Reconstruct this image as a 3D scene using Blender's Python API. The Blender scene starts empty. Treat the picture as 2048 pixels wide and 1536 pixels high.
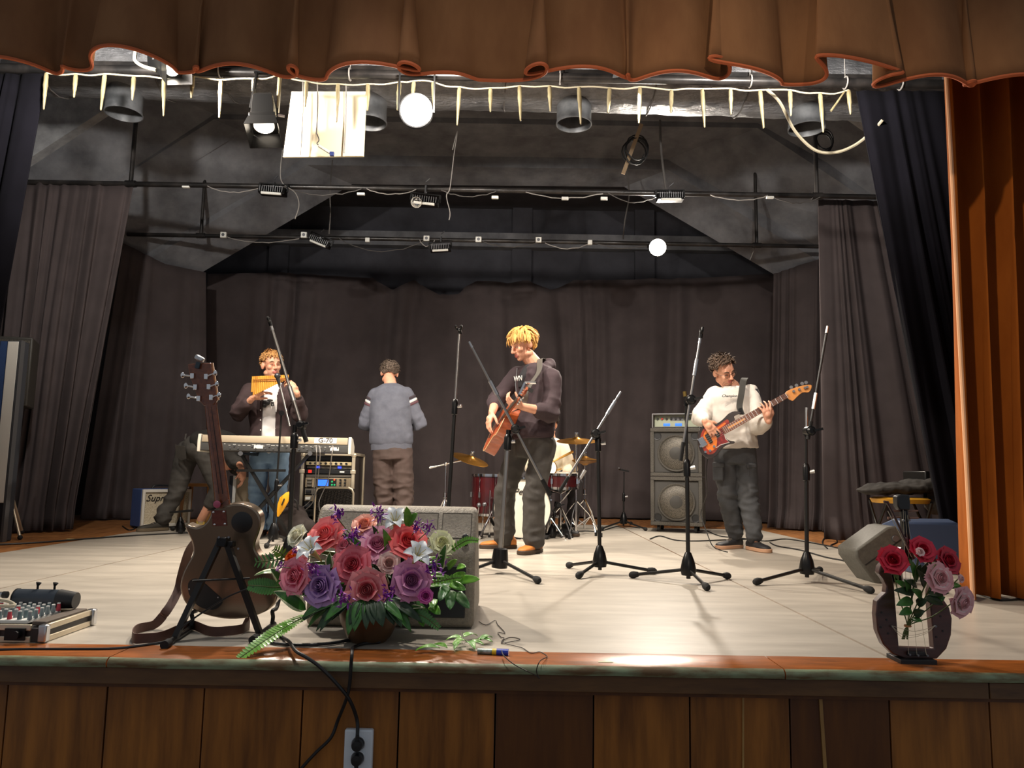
import bpy, bmesh, math, random
from mathutils import Vector, Matrix, noise
V = Vector
rnd = random.Random(7)
PI = math.pi
SC = bpy.context.scene
COL = SC.collection

# ---------------------------------------------------------------- camera
FPX, CX, CY, CAMH = 1500.0, 1024.0, 768.0, 0.616
PITCH, ROLL = math.atan(178 / 1500.0), math.radians(1.0)
_R0, _U0, _F = V((1, 0, 0)), V((0, -math.sin(PITCH), math.cos(PITCH))), V((0, math.cos(PITCH), math.sin(PITCH)))
_cx = _R0 * math.cos(ROLL) + _U0 * math.sin(ROLL)
_cy = -_R0 * math.sin(ROLL) + _U0 * math.cos(ROLL)
cam = bpy.data.cameras.new('camera')
cam.sensor_width = 36.0
cam.lens = FPX / 2048 * 36
cam.clip_start = 0.05
camo = bpy.data.objects.new('camera', cam)
COL.objects.link(camo)
M = Matrix.Identity(4)
for i in range(3):
    M[i][0], M[i][1], M[i][2] = _cx[i], _cy[i], -_F[i]
M[2][3] = CAMH
camo.matrix_world = M
SC.camera = camo

def ray(px, py):
    x, y = px - CX, -(py - CY)
    return _cx * x + _cy * y + _F * FPX

def P(px, py, Y):
    d = ray(px, py)
    return V((0, 0, CAMH)) + d * (Y / d.y)

def G(px, py, z=0.0):
    d = ray(px, py)
    return V((0, 0, CAMH)) + d * ((z - CAMH) / d.z)

# ---------------------------------------------------------------- world, exposure, lamps
SC.view_settings.view_transform = 'Standard'
SC.view_settings.look = 'None'
SC.view_settings.gamma = 1.0
SC.view_settings.exposure = 0.0
SC.view_settings.use_curve_mapping = False
w = bpy.data.worlds.new('world')
SC.world = w
w.use_nodes = True
w.node_tree.nodes['Background'].inputs[0].default_value = (0.88, 0.92, 1.0, 1)
w.node_tree.nodes['Background'].inputs[1].default_value = 0.30

def spot(name, loc, target, power, angle, color=(1, .86, .68), blend=.5, size=.06):
    l = bpy.data.lights.new(name, 'SPOT')
    l.energy, l.spot_size, l.spot_blend, l.color, l.shadow_soft_size = power, math.radians(angle), blend, color, size
    o = bpy.data.objects.new(name, l)
    COL.objects.link(o)
    o.location = loc
    o.rotation_euler = (V(target) - V(loc)).to_track_quat('-Z', 'Y').to_euler()
    return o

LAMP_A = P(832, 222, 5.15)      # blazing lamp on the first pipe
LAMP_B = P(1315, 495, 8.42)     # blazing lamp on the third pipe
LAMP_C = P(528, 262, 5.1)       # barn-door spot, centre left
LAMP_D = P(352, 138, 5.0)       # spot behind the valance, left
LAMP_E = P(1262, 140, 5.1)      # lamp half hidden behind the valance, right
WARM = (1, .89, .76)
spot('lamp_light', LAMP_A + V((0, -.05, -.01)), LAMP_A + V((.12, -1, -.75)), 330, 165, WARM, .6, .07)
spot('lamp_light', LAMP_B + V((0, -.05, -.02)), LAMP_B + V((.05, -1, -.55)), 600, 165, WARM, .6, .07)
spot('lamp_light', LAMP_C + V((.01, -.05, -.07)), (-1.0, 4.9, .0), 430, 140, WARM, .9, .06)
spot('lamp_light', LAMP_D + V((.08, -.05, -.03)), (.3, 7.2, .6), 500, 125, WARM, .9, .06)
spot('lamp_light', LAMP_E + V((0, .06, -.14)), (.9, 7.2, .5), 480, 105, WARM, .9, .06)
spot('hall_light', (-2.2, -.6, 6.6), (2.55, 4.1, .9), 900, 26, (1, .80, .58), .8, .12)
spot('hall_light', (-.45, 2.6, 6.6), (-.45, 2.85, .2), 640, 36, (1, .94, .86), 1.0, .2)
spot('hidden_fill', (-.6, 4.32, 3.26), (.2, 8.2, 3.5), 230, 150, (1, .93, .84), .8, .05)  # unseen spots added behind the valance to brighten duct, vault and curtains
spot('hidden_fill', (-2.75, 4.35, 3.22), (-3.3, 7.8, 3.6), 300, 140, (1, .94, .86), .8, .05)
spot('hidden_fill', (1.75, 4.35, 3.28), (2.2, 8.0, 3.6), 260, 140, (1, .94, .86), .8, .05)
spot('hall_light', (.6, -5.0, 3.9), (.2, 7.0, 1.1), 900, 26, (1, .84, .66), .9, .12)
# ---------------------------------------------------------------- materials
def lin(c):
    if isinstance(c, str):
        c = tuple(int(c[i:i + 2], 16) / 255 for i in (0, 2, 4))
    return tuple(x / 12.92 if x <= .04045 else ((x + .055) / 1.055) ** 2.4 for x in c)

_MATS = {}

def mat(name, col, rough=.6, metal=0., col2=None, scale=8., detail=4., stretch=(1, 1, 1), bump=0., bscale=None, bstretch=None,
        sheen=0., coat=0., emit=0., lo=.35, hi=.65, spec=.5, wave=None, trans=0.):
    if name in _MATS:
        return _MATS[name]
    m = bpy.data.materials.new(name)
    m.use_nodes = True
    nt = m.node_tree
    b = nt.nodes['Principled BSDF']
    I = b.inputs
    c = lin(col) + (1,)
    I['Base Color'].default_value = c
    I['Roughness'].default_value = rough
    I['Metallic'].default_value = metal
    I['Specular IOR Level'].default_value = spec
    if sheen:
        I['Sheen Weight'].default_value = sheen
        I['Sheen Roughness'].default_value = .4
        I['Sheen Tint'].default_value = c
    if coat:
        I['Coat Weight'].default_value = coat
        I['Coat Roughness'].default_value = .15
    if trans:
        I['Transmission Weight'].default_value = trans
    if emit:
        I['Emission Color'].default_value = c
        I['Emission Strength'].default_value = emit
    if col2 or bump:
        tc = nt.nodes.new('ShaderNodeTexCoord')

        def nz(sc, st, det=detail):
            mp = nt.nodes.new('ShaderNodeMapping')
            mp.inputs['Scale'].default_value = st
            nt.links.new(tc.outputs['Object'], mp.inputs[0])
            n = nt.nodes.new('ShaderNodeTexNoise')
            n.inputs['Scale'].default_value = sc
            n.inputs['Detail'].default_value = det
            n.inputs['Roughness'].default_value = .6
            nt.links.new(mp.outputs[0], n.inputs['Vector'])
            return n
        if col2:
            n = nz(scale, stretch)
            r = nt.nodes.new('ShaderNodeValToRGB')
            r.color_ramp.elements[0].position, r.color_ramp.elements[1].position = lo, hi
            r.color_ramp.elements[0].color, r.color_ramp.elements[1].color = c, lin(col2) + (1,)
            nt.links.new(n.outputs['Fac'], r.inputs[0])
            nt.links.new(r.outputs[0], I['Base Color'])
        if bump:
            n2 = nz(bscale or scale, bstretch or stretch)
            bp = nt.nodes.new('ShaderNodeBump')
            bp.inputs['Strength'].default_value = bump
            bp.inputs['Distance'].default_value = .02
            nt.links.new(n2.outputs['Fac'], bp.inputs['Height'])
            nt.links.new(bp.outputs[0], I['Normal'])
    _MATS[name] = m
    return m

# ---------------------------------------------------------------- mesh builder
def frame(d, up=V((0, 0, 1))):
    d = V(d).normalized()
    x = V(up).cross(d)
    if x.length < 1e-4:
        x = V((1, 0, 0)).cross(d)
    x.normalize()
    return x, d.cross(x), d

def rotm(x, y, z, o=(0, 0, 0)):
    m = Matrix.Identity(4)
    for i in range(3):
        m[i][0], m[i][1], m[i][2], m[i][3] = x[i], y[i], z[i], o[i]
    return m

def at(loc, rz=0., rx=0., ry=0.):
    return Matrix.Translation(V(loc)) @ Matrix.Rotation(rz, 4, 'Z') @ Matrix.Rotation(ry, 4, 'Y') @ Matrix.Rotation(rx, 4, 'X')

class MB:
    def __init__(s, m=None):
        s.v, s.f, s.mi, s.M, s.k = [], [], [], m, 0

    def add(s, vs, fs):
        o = len(s.v)
        s.v += [s.M @ V(v) for v in vs] if s.M is not None else [V(v) for v in vs]
        s.f += [tuple(i + o for i in f) for f in fs]
        s.mi += [s.k] * len(fs)
        return s

    def box(s, c, size, R=None):
        hx, hy, hz = size[0] / 2, size[1] / 2, size[2] / 2
        vs = [V((x, y, z)) for x in (-hx, hx) for y in (-hy, hy) for z in (-hz, hz)]
        if R is not None:
            vs = [R @ v for v in vs]
        vs = [v + V(c) for v in vs]
        return s.add(vs, [(0, 1, 3, 2), (4, 6, 7, 5), (0, 4, 5, 1), (2, 3, 7, 6), (0, 2, 6, 4), (1, 5, 7, 3)])

    def bar(s, p0, p1, w, h, up=(0, 0, 1)):
        p0, p1 = V(p0), V(p1)
        x, y, z = frame(p1 - p0, up)
        vs = []
        for p in (p0, p1):
            for a, b in ((-1, -1), (1, -1), (1, 1), (-1, 1)):
                vs.append(p + x * a * w / 2 + y * b * h / 2)
        return s.add(vs, [(3, 2, 1, 0), (4, 5, 6, 7), (0, 1, 5, 4), (1, 2, 6, 5), (2, 3, 7, 6), (3, 0, 4, 7)])

    def cyl(s, p0, p1, r0, r1=None, n=12):
        return s.tube([p0, p1], [r0, r0 if r1 is None else r1], n)

    def tube(s, pts, r, n=8, closed=False, caps=True, flat=1.0):
        pts = [V(p) for p in pts]
        k = len(pts)
        rs = r if isinstance(r, (list, tuple)) else [r] * k
        vs, fs, x = [], [], None
        for i, p in enumerate(pts):
            if closed:
                d = pts[(i + 1) % k] - pts[i - 1]
            else:
                d = pts[min(i + 1, k - 1)] - pts[max(i - 1, 0)]
            if d.length < 1e-9:
                d = V((0, 0, 1))
            d.normalize()
            if x is None:
                x, y, _ = frame(d)
            else:
                x = x - d * x.dot(d)
                if x.length < 1e-6:
                    x, y, _ = frame(d)
                x.normalize()
            y = d.cross(x)
            for j in range(n):
                a = 2 * PI * j / n
                vs.append(p + (x * math.cos(a) + y * math.sin(a) * flat) * rs[i])
        for i in range(k if closed else k - 1):
            a, b = i * n, ((i + 1) % k) * n
            for j in range(n):
                fs.append((a + j, a + (j + 1) % n, b + (j + 1) % n, b + j))
        if caps and not closed:
            fs.append(tuple(range(n - 1, -1, -1)))
            fs.append(tuple((k - 1) * n + j for j in range(n)))
        return s.add(vs, fs)

    def lathe(s, prof, o=(0, 0, 0), axis=(0, 0, 1), n=20):
        x, y, z = frame(axis, (0, 1, 0) if abs(V(axis).normalized().z) > .9 else (0, 0, 1))
        vs, fs = [], []
        for r, h in prof:
            for j in range(n):
                a = 2 * PI * j / n
                vs.append(V(o) + z * h + (x * math.cos(a) + y * math.sin(a)) * max(r, 1e-5))
        for i in range(len(prof) - 1):
            for j in range(n):
                fs.append((i * n + j, i * n + (j + 1) % n, (i + 1) * n + (j + 1) % n, (i + 1) * n + j))
        ring = prof[0] == prof[-1]
        if prof[0][0] > 1e-4 and not ring:
            fs.append(tuple(range(n - 1, -1, -1)))
        if prof[-1][0] > 1e-4 and not ring:
            fs.append(tuple((len(prof) - 1) * n + j for j in range(n)))
        return s.add(vs, fs)

    def prism(s, poly, h, m=None, z0=0.):
        """polygon in local xy, extruded z0..z0+h, placed by matrix m"""
        n = len(poly)
        m = m or Matrix.Identity(4)
        area = sum(poly[i][0] * poly[(i + 1) % n][1] - poly[(i + 1) % n][0] * poly[i][1] for i in range(n))
        if area < 0:
            poly = poly[::-1]
        vs = [m @ V((x, y, z0)) for x, y in poly] + [m @ V((x, y, z0 + h)) for x, y in poly]
        fs = [tuple(range(n - 1, -1, -1)), tuple(range(n, 2 * n))]
        fs += [(i, (i + 1) % n, n + (i + 1) % n, n + i) for i in range(n)]
        return s.add(vs, fs)

    def ell(s, c, r, R=None, nu=14, nv=9):
        vs, fs = [], []
        for i in range(nv + 1):
            t = PI * i / nv
            for j in range(nu):
                a = 2 * PI * j / nu
                v = V((r[0] * math.sin(t) * math.cos(a), r[1] * math.sin(t) * math.sin(a), -r[2] * math.cos(t)))
                vs.append((R @ v if R is not None else v) + V(c))
        for i in range(nv):
            for j in range(nu):
                fs.append((i * nu + j, i * nu + (j + 1) % nu, (i + 1) * nu + (j + 1) % nu, (i + 1) * nu + j))
        return s.add(vs, fs)

    def limb(s, pts, rs, n=12):
        pts = [V(p) for p in pts]
        for p, r in zip(pts, rs):
            s.ell(p, (r, r, r), None, n, 8)
        for i in range(len(pts) - 1):
            if (pts[i + 1] - pts[i]).length > 1e-4:
                s.cyl(pts[i], pts[i + 1], rs[i], rs[i + 1], n)
        return s

    def loft(s, rings, n=20, e=1.0):
        """rings: (centre, half width vector, half depth vector)"""
        vs, fs = [], []
        for c, a, b in rings:
            for j in range(n):
                t = 2 * PI * j / n
                ct, st = math.cos(t), math.sin(t)
                vs.append(V(c) + V(a) * math.copysign(abs(ct) ** e, ct) + V(b) * math.copysign(abs(st) ** e, st))
        for i in range(len(rings) - 1):
            for j in range(n):
                fs.append((i * n + j, i * n + (j + 1) % n, (i + 1) * n + (j + 1) % n, (i + 1) * n + j))
        fs.append(tuple(range(n - 1, -1, -1)))
        fs.append(tuple((len(rings) - 1) * n + j for j in range(n)))
        return s.add(vs, fs)

    def ribbon(s, pts, wd, w, t=.004):
        """flat strap: wd = width direction, one per point or one for all"""
        pts = [V(p) for p in pts]
        k = len(pts)
        wds = [V(q) for q in wd] if isinstance(wd, list) else [V(wd)] * k
        vs, fs = [], []
        for i, p in enumerate(pts):
            d = (pts[min(i + 1, k - 1)] - pts[max(i - 1, 0)]).normalized()
            a = (wds[i] - d * wds[i].dot(d)).normalized()
            b = d.cross(a)
            for x, y in ((-1, -1), (1, -1), (1, 1), (-1, 1)):
                vs.append(p + a * x * w / 2 + b * y * t / 2)
        for i in range(k - 1):
            for j in range(4):
                fs.append((i * 4 + j, i * 4 + (j + 1) % 4, i * 4 + 4 + (j + 1) % 4, i * 4 + 4 + j))
        fs += [(3, 2, 1, 0), tuple((k - 1) * 4 + j for j in range(4))]
        return s.add(vs, fs)

    def grid(s, fn, nu, nv):
        vs = [fn(i / nu, j / nv) for i in range(nu + 1) for j in range(nv + 1)]
        fs = [(i * (nv + 1) + j, (i + 1) * (nv + 1) + j, (i + 1) * (nv + 1) + j + 1, i * (nv + 1) + j + 1)
              for i in range(nu) for j in range(nv)]
        return s.add(vs, fs)

    def mesh(s, name, mats, smooth=35):
        me = bpy.data.meshes.new(name)
        me.from_pydata([tuple(v) for v in s.v], [], s.f)
        for m in (mats if isinstance(mats, (list, tuple)) else [mats]):
            me.materials.append(m)
        if any(s.mi):
            me.polygons.foreach_set('material_index', s.mi)
        if smooth:
            me.polygons.foreach_set('use_smooth', [True] * len(me.polygons))
            me.set_sharp_from_angle(angle=math.radians(smooth))
        return me

def spline(pts, n=8, closed=False):
    pts = [V(p) if len(p) == 3 else V((p[0], p[1], 0)) for p in pts]
    out, k = [], len(pts)
    for i in range(k if closed else k - 1):
        if closed:
            p0, p1, p2, p3 = pts[i - 1], pts[i], pts[(i + 1) % k], pts[(i + 2) % k]
        else:
            p0, p1, p2, p3 = pts[max(i - 1, 0)], pts[i], pts[i + 1], pts[min(i + 2, k - 1)]
        for j in range(n):
            t = j / n
            out.append(.5 * (2 * p1 + (p2 - p0) * t + (2 * p0 - 5 * p1 + 4 * p2 - p3) * t * t + (3 * p1 - p0 - 3 * p2 + p3) * t ** 3))
    if not closed:
        out.append(pts[-1])
    return out

def spl2(pts, n=6):
    return [(p.x, p.y) for p in spline(pts, n, True)]

# ---------------------------------------------------------------- things and parts
WM = {}

def tag(o, label=None, cat=None, group=None, kind=None):
    for k, v in (('label', label), ('category', cat), ('group', group), ('kind', kind)):
        if v:
            o[k] = v
    return o

def thing(name, label, cat, loc=(0, 0, 0), rz=0., group=None):
    o = bpy.data.objects.new(name, None)
    o.empty_display_size = .1
    COL.objects.link(o)
    o.location, o.rotation_euler = loc, (0, 0, rz)
    WM[o.name] = Matrix.Translation(V(loc)) @ Matrix.Rotation(rz, 4, 'Z')
    return tag(o, label, cat, group)

def part(name, mb, mats, parent=None, W=True, bevel=0., smooth=35, label=None, seg=2, kind=None, solid=0.):
    """link the builder as ONE mesh object; W: vertices are in world space"""
    if isinstance(mb, bpy.types.Mesh):
        me = mb
        if mats:
            me.materials.clear()
            for m in (mats if isinstance(mats, (list, tuple)) else [mats]):
                me.materials.append(m)
    else:
        if W and parent is not None:
            inv = WM[parent.name].inverted()
            mb.v = [inv @ v for v in mb.v]
        me = mb.mesh(name, mats, smooth)
    o = bpy.data.objects.new(name, me)
    COL.objects.link(o)
    if parent is not None:
        o.parent = parent
        WM[o.name] = WM[parent.name]
    else:
        WM[o.name] = Matrix.Identity(4)
    if bevel:
        b = o.modifiers.new('bevel', 'BEVEL')
        b.width, b.segments, b.limit_method, b.angle_limit = bevel, seg, 'ANGLE', math.radians(40)
    if solid:
        b = o.modifiers.new('solid', 'SOLIDIFY')
        b.thickness, b.offset = solid, 0
    if label:
        o['label'] = label
    if kind:
        o['kind'] = kind
    return o

def single(name, mb, mats, label, cat, group=None, kind=None, loc=None, **kw):
    """a thing that is one mesh; origin at loc (world vertices are shifted)"""
    if loc is None and mb.v:
        xs = [v.x for v in mb.v]; ys = [v.y for v in mb.v]; zs = [v.z for v in mb.v]
        loc = V(((min(xs) + max(xs)) / 2, (min(ys) + max(ys)) / 2, min(zs)))
    loc = V(loc)
    mb.v = [v - loc for v in mb.v]
    o = part(name, mb, mats, None, **kw)
    o.location = loc
    WM[o.name] = Matrix.Translation(loc)
    return tag(o, label, cat, group, kind)

def struct(name, mb, mats, parent=None, **kw):
    o = part(name, mb, mats, parent, **kw)
    if parent is None:
        o['kind'] = 'structure'
    return o

def children(o):
    return [c for c in COL.objects if c.parent == o]

def copy_tree(o, loc, rz=None, label=None, group=None):
    kids = {}
    for c in COL.objects:
        if c.parent:
            kids.setdefault(c.parent.name, []).append(c)

    def rec(x, par):
        c = x.copy()
        COL.objects.link(c)
        if par:
            c.parent = par
        for k in kids.get(x.name, []):
            rec(k, c)
        return c
    r = rec(o, None)
    r.location = loc
    if rz is not None:
        r.rotation_euler = (0, 0, rz)
    if label:
        r['label'] = label
    if group:
        r['group'] = group
    return r

_TX = {}

def text_mesh(s, size, extrude=.0015, shear=0., bold=0.):
    cu = bpy.data.curves.new('lettering', 'FONT')
    cu.body, cu.size, cu.extrude, cu.shear, cu.offset = s, size, extrude, shear, bold
    cu.align_x, cu.align_y = 'CENTER', 'CENTER'
    cu.resolution_u = 3
    ob = bpy.data.objects.new('tmp', cu)
    COL.objects.link(ob)
    dg = bpy.context.evaluated_depsgraph_get()
    me = bpy.data.meshes.new_from_object(ob.evaluated_get(dg))
    bpy.data.objects.remove(ob)
    bpy.data.curves.remove(cu)
    return me

def lettering(s, size, m, material, parent, name='lettering', **kw):
    """text laid in the xy plane of matrix m (world)"""
    me = text_mesh(s, size, **kw)
    me.transform(WM[parent.name].inverted() @ m)
    return part(name, me, material, parent)

def vox(mb, size, smooth=4, fac=.5, post=None):
    """fuse the builder's overlapping solids into one continuous surface"""
    me = mb.mesh('tmp', [], 0)
    ob = bpy.data.objects.new('tmp', me)
    COL.objects.link(ob)
    r = ob.modifiers.new('r', 'REMESH')
    r.mode, r.voxel_size, r.use_smooth_shade = 'VOXEL', size, True
    if smooth:
        q = ob.modifiers.new('s', 'SMOOTH')
        q.iterations, q.factor = smooth, fac
    dg = bpy.context.evaluated_depsgraph_get()
    out = bpy.data.meshes.new_from_object(ob.evaluated_get(dg))
    bpy.data.objects.remove(ob)
    bpy.data.meshes.remove(me)
    if post:
        nrm = [v.normal.copy() for v in out.vertices]
        for v, n in zip(out.vertices, nrm):
            v.co += n * post(v.co)
        out.update()
    return out
# ---------------------------------------------------------------- stage floor, front wall
M_LINO = mat('grey_lino', 'a39b8f', .33, 0, 'c3baac', 2.0, 9, (1, 4.5, 1), .05, 3, lo=.28, hi=.72)
M_FLOORWOOD = mat('floor_wood', 'a8713f', .5, 0, '7a4c26', 5, 4, (6, 1, 1))
M_EDGE = mat('edge_wood', 'b4652c', .28, 0, '744420', 6, 8, (1, 5, 5), .06, 30, coat=.5, lo=.3, hi=.75)
M_EDGEGREEN = mat('worn_edge', '7d8a6a', .6, 0, '5c4424', 5, 8, (1, 4, 4), lo=.4, hi=.6)
M_FASCIA = mat('fascia_wood', '6a4a26', .5, 0, '4a3016', 5, 8, (1, 6, 6), lo=.3, hi=.7)
M_PANEL = mat('panel_wood', 'a06628', .42, 0, '643c16', 2.6, 9, (7, 1, .7), lo=.34, hi=.70, spec=.4)
M_PANELDARK = mat('panel_wood_dark', '4f2d14', .42, 0, '6e4318', 3.0, 9, (6, 1, .8), lo=.35, hi=.8, spec=.4)
M_PALE = mat('pale_batten', 'b08a50', .5, 0, '8d6a38', 4, 4, (5, 1, 1))
M_CONC = mat('black_concrete', '77787c', .9, 0, '505156', 3.2, 10, (1, 1, 1), .35, 14, lo=.3, hi=.7)
M_CONCD = mat('dark_concrete', '414148', .9, 0, '313137', 3, 8, (1, 1, 1), .2, 10, lo=.3, hi=.7)

YE = 2.50         # front edge of the stage
mb = MB().box((-.3, 7.0, -.16), (12.0, 2 * (7.0 - YE - .24), .30))
floor = struct('floor', mb, M_FLOORWOOD)
for x0, x1, y0, y1 in ((-3.55, -2.537, YE + .17, 8.0), (-2.523, 1.323, YE + .17, 9.35), (1.337, 2.95, YE + .17, 9.0)):
    mb = MB().box(((x0 + x1) / 2, (y0 + y1) / 2, -.005), (x1 - x0, y1 - y0, .012))
    struct('linoleum_sheet', mb, M_LINO, floor)
for i in range(11):            # bare boards beyond the lino, left and right
    for sx, xa in ((-1, -3.56), (1, 2.96)):
        mb = MB().box((xa + sx * (.11 + i * .22), 7.0, -.006), (.214, 8.3, .012))
        struct('floorboard', mb, M_FLOORWOOD, floor)
for i in range(30):
    mb = MB().box((-3.5 + .11 + i * .22, 10.3, -.007), (.214, 1.9, .010))
    struct('floorboard', mb, M_FLOORWOOD, floor)

# wall under the stage edge: boards, fascia, nosing
wf = struct('wall_front', MB().box((0, YE + .24, -.80), (6.4, .04, 1.30)), M_CONCD)
edges_px = [-190, 10, 210, 405, 603, 797, 990, 1187, 1380, 1580, 1780, 1980, 2180]
YP = YE + .075
def xb(px, y=1440):
    return P(px, y, YP).x
xs = [xb(p) for p in edges_px]
for i in range(len(xs) - 1):
    dark = i in (6, 9)
    mb = MB().box(((xs[i] + xs[i + 1]) / 2, YP + .011 + rnd.uniform(-.001, .001), -.685), (xs[i + 1] - xs[i] - .005, .022, 1.20))
    struct('panel', mb, M_PANELDARK if dark else M_PANEL, wf, bevel=.002)
for p0, p1, wd in ((1486, 1486, .006), (1640, 1650, .011)):
    a, b = P(p0, 1385, YP - .002), P(p1, 1536, YP - .002)
    b2 = a + (b - a) * 3
    struct('pale_batten', MB().bar(a, b2, wd, .006, (0, 1, 0)), M_PALE, wf)
splits = [-2.6, P(215, 1310, YE).x, P(1570, 1340, YE).x, 2.6]
for i in range(3):
    x0, x1 = splits[i] + .002, splits[i + 1] - .002
    mb = MB()
    prof = [(YE + .19, .002), (YE + .012, .003), (YE, -.004), (YE - .004, -.014), (YE, -.026), (YE + .19, -.028)]
    n = 24
    vs, fs = [], []
    for k in range(n + 1):
        x = x0 + (x1 - x0) * k / n
        for j, (y, z) in enumerate(prof):
            w_ = .0025 * noise.noise(V((x * 5, y * 3, 1.7 + j * .3))) if j in (1, 2, 3, 4) else 0
            vs.append((x, y + w_, z + w_ * .7 + rnd.uniform(-.0004, .0004)))
    L = len(prof)
    for k in range(n):
        for j in range(L):
            fs.append((k * L + j, (k + 1) * L + j, (k + 1) * L + (j + 1) % L, k * L + (j + 1) % L))
            mb.mi.append(0)
    fs += [tuple(range(L)), tuple(n * L + j for j in range(L - 1, -1, -1))]
    mb.v, mb.f = [V(v) for v in vs], fs
    mb.mi = [1 if (q % L in (1, 2, 3)) else 0 for q in range(n * L)] + [0, 0]
    struct('edge_board', mb, [M_EDGE, M_EDGEGREEN], wf, smooth=60)
xk = P(1985, 1370, YE).x
for x0, x1 in ((-2.6, xk - .002), (xk + .002, 2.6)):
    struct('fascia_board', MB().box(((x0 + x1) / 2, YE + .045, -.056), (x1 - x0, .055, .052)), M_FASCIA, wf, bevel=.002)
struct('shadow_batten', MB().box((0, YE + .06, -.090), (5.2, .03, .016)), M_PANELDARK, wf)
# the hall floor in front of the stage
mb = MB().box((0, -1.2, -1.45), (9, 8.0, .1))
struct('floor_hall', mb, mat('hall_parquet', '6b4a2c', .5, 0, '4d3520', 4, 4, (1, 6, 1)))
# proscenium piers left and right of the opening
for nm, sx in (('wall_proscenium_left', -1), ('wall_proscenium_right', 1)):
    struct(nm, MB().box((sx * 3.95, 3.3, 1.4), (1.3, .25, 5.6)), mat('plaster', '8f8578', .9))

struct('wall_proscenium_top', MB().box((0, 3.52, 4.5), (9.2, .25, 1.7)), mat('plaster', ''))

# ---------------------------------------------------------------- stage house: vault, walls
YA, YB = 7.7, 9.35
PF = [(-6.6, 2.72), (-3.95, 4.70), (3.25, 4.70), (6.0, 2.66)]          # wide mouth of the vault
PB = [(-6.3, 1.74), (-2.13, 4.43), (1.42, 4.46), (6.1, 1.70)]          # narrow end over the back curtain
def prof_at(y, dz=0.):
    t = (y - YA) / (YB - YA)
    return [(a[0] + (b[0] - a[0]) * t, a[1] + (b[1] - a[1]) * t - dz) for a, b in zip(PF, PB)]
def vault_slab(y0, y1, d0, d1, up):
    mb = MB()
    for k in range(3):
        vs = []
        for y, d in ((y0, d0), (y1, d1)):
            p = prof_at(y, d)
            (xa, za), (xc, zc) = p[k], p[k + 1]
            vs += [V((xa, y, za)), V((xc, y, zc)), V((xc, y, zc + up)), V((xa, y, za + up))]
        mb.add(vs, [(0, 1, 2, 3), (7, 6, 5, 4), (0, 4, 5, 1), (1, 5, 6, 2), (2, 6, 7, 3), (3, 7, 4, 0)])
    return mb
ceil = struct('ceiling', vault_slab(YA, YB, 0, 0, .12), M_CONC, smooth=0)
struct('arch_rib', vault_slab(YB - .42, YB + .01, .13, .13, .2), M_CONC, ceil, smooth=0)
struct('arch_rib', vault_slab(YA + .45, YA + .68, .06, .06, .2), M_CONC, ceil, smooth=0)
mb = MB()
q = PF + [(6.0, 5.6), (-6.6, 5.6)]
vs = [V((x, YA, z)) for x, z in q] + [V((x, YA - .12, z)) for x, z in q]
mb.add(vs, [(0, 1, 5), (1, 2, 4, 5), (2, 3, 4), (11, 7, 6), (11, 10, 8, 7), (10, 9, 8), (0, 6, 7, 1), (1, 7, 8, 2), (2, 8, 9, 3), (3, 9, 10, 4), (4, 10, 11, 5), (5, 11, 6, 0)])
struct('vault_face', mb, mat('lit_concrete', 'a3a4a6', .9, 0, '7d7e81', 5, 10, (1, 1, 1), .3, 18), ceil, smooth=0)  # paler than the vault: lamplight on this face is put into its colour
struct('ceiling_back', MB().box((0, 10.3, 4.75), (10, 2.2, .1)), M_CONCD)
wb = struct('wall_back', MB().box((0, 11.35, 2.3), (10.4, .1, 5.0)), M_CONCD)
for px in (1045, 1290, 560):
    x = P(px, 440, 11.2).x
    struct('pilaster', MB().box((x, 11.27, 2.3), (.30, .10, 4.9)), M_CONCD, wb)
struct('cornice', MB().box((0, 11.22, 4.15), (9.6, .2, .22)), M_CONC, wb)
struct('wall_left', MB().box((-5.45, 7.3, 2.3), (.1, 8.2, 5.0)), M_CONCD)
struct('wall_right', MB().box((5.35, 7.3, 2.3), (.1, 8.2, 5.0)), M_CONCD)
struct('ceiling_front', MB().box((0, 5.8, 5.05), (10.6, 3.9, .1)), M_CONCD)
# ---------------------------------------------------------------- curtains
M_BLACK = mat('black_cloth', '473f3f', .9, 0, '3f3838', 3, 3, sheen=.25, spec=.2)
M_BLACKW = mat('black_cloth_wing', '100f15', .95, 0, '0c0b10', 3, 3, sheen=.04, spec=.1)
M_VELVET = mat('brown_velvet', '7d583a', .88, 0, '6d4a30', 4, 4, (1, 1, .4), .05, 60, sheen=.25, spec=.15)
M_HEM = mat('velvet_hem', 'a9542c', .8, 0, sheen=.4)
M_DRAPE = mat('orange_velvet', 'a0581c', .88, 0, '8c4a16', 4, 4, (1, 1, .4), .05, 60, sheen=.25, spec=.15)

def lerp_poly(pts, t):
    """point at fraction t (by index-weighted length) of a polyline"""
    L = [0]
    for a, b in zip(pts, pts[1:]):
        L.append(L[-1] + (b - a).length)
    d = t * L[-1]
    for i in range(len(pts) - 1):
        if d <= L[i + 1] or i == len(pts) - 2:
            s = (d - L[i]) / max(L[i + 1] - L[i], 1e-6)
            return pts[i].lerp(pts[i + 1], s)

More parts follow.
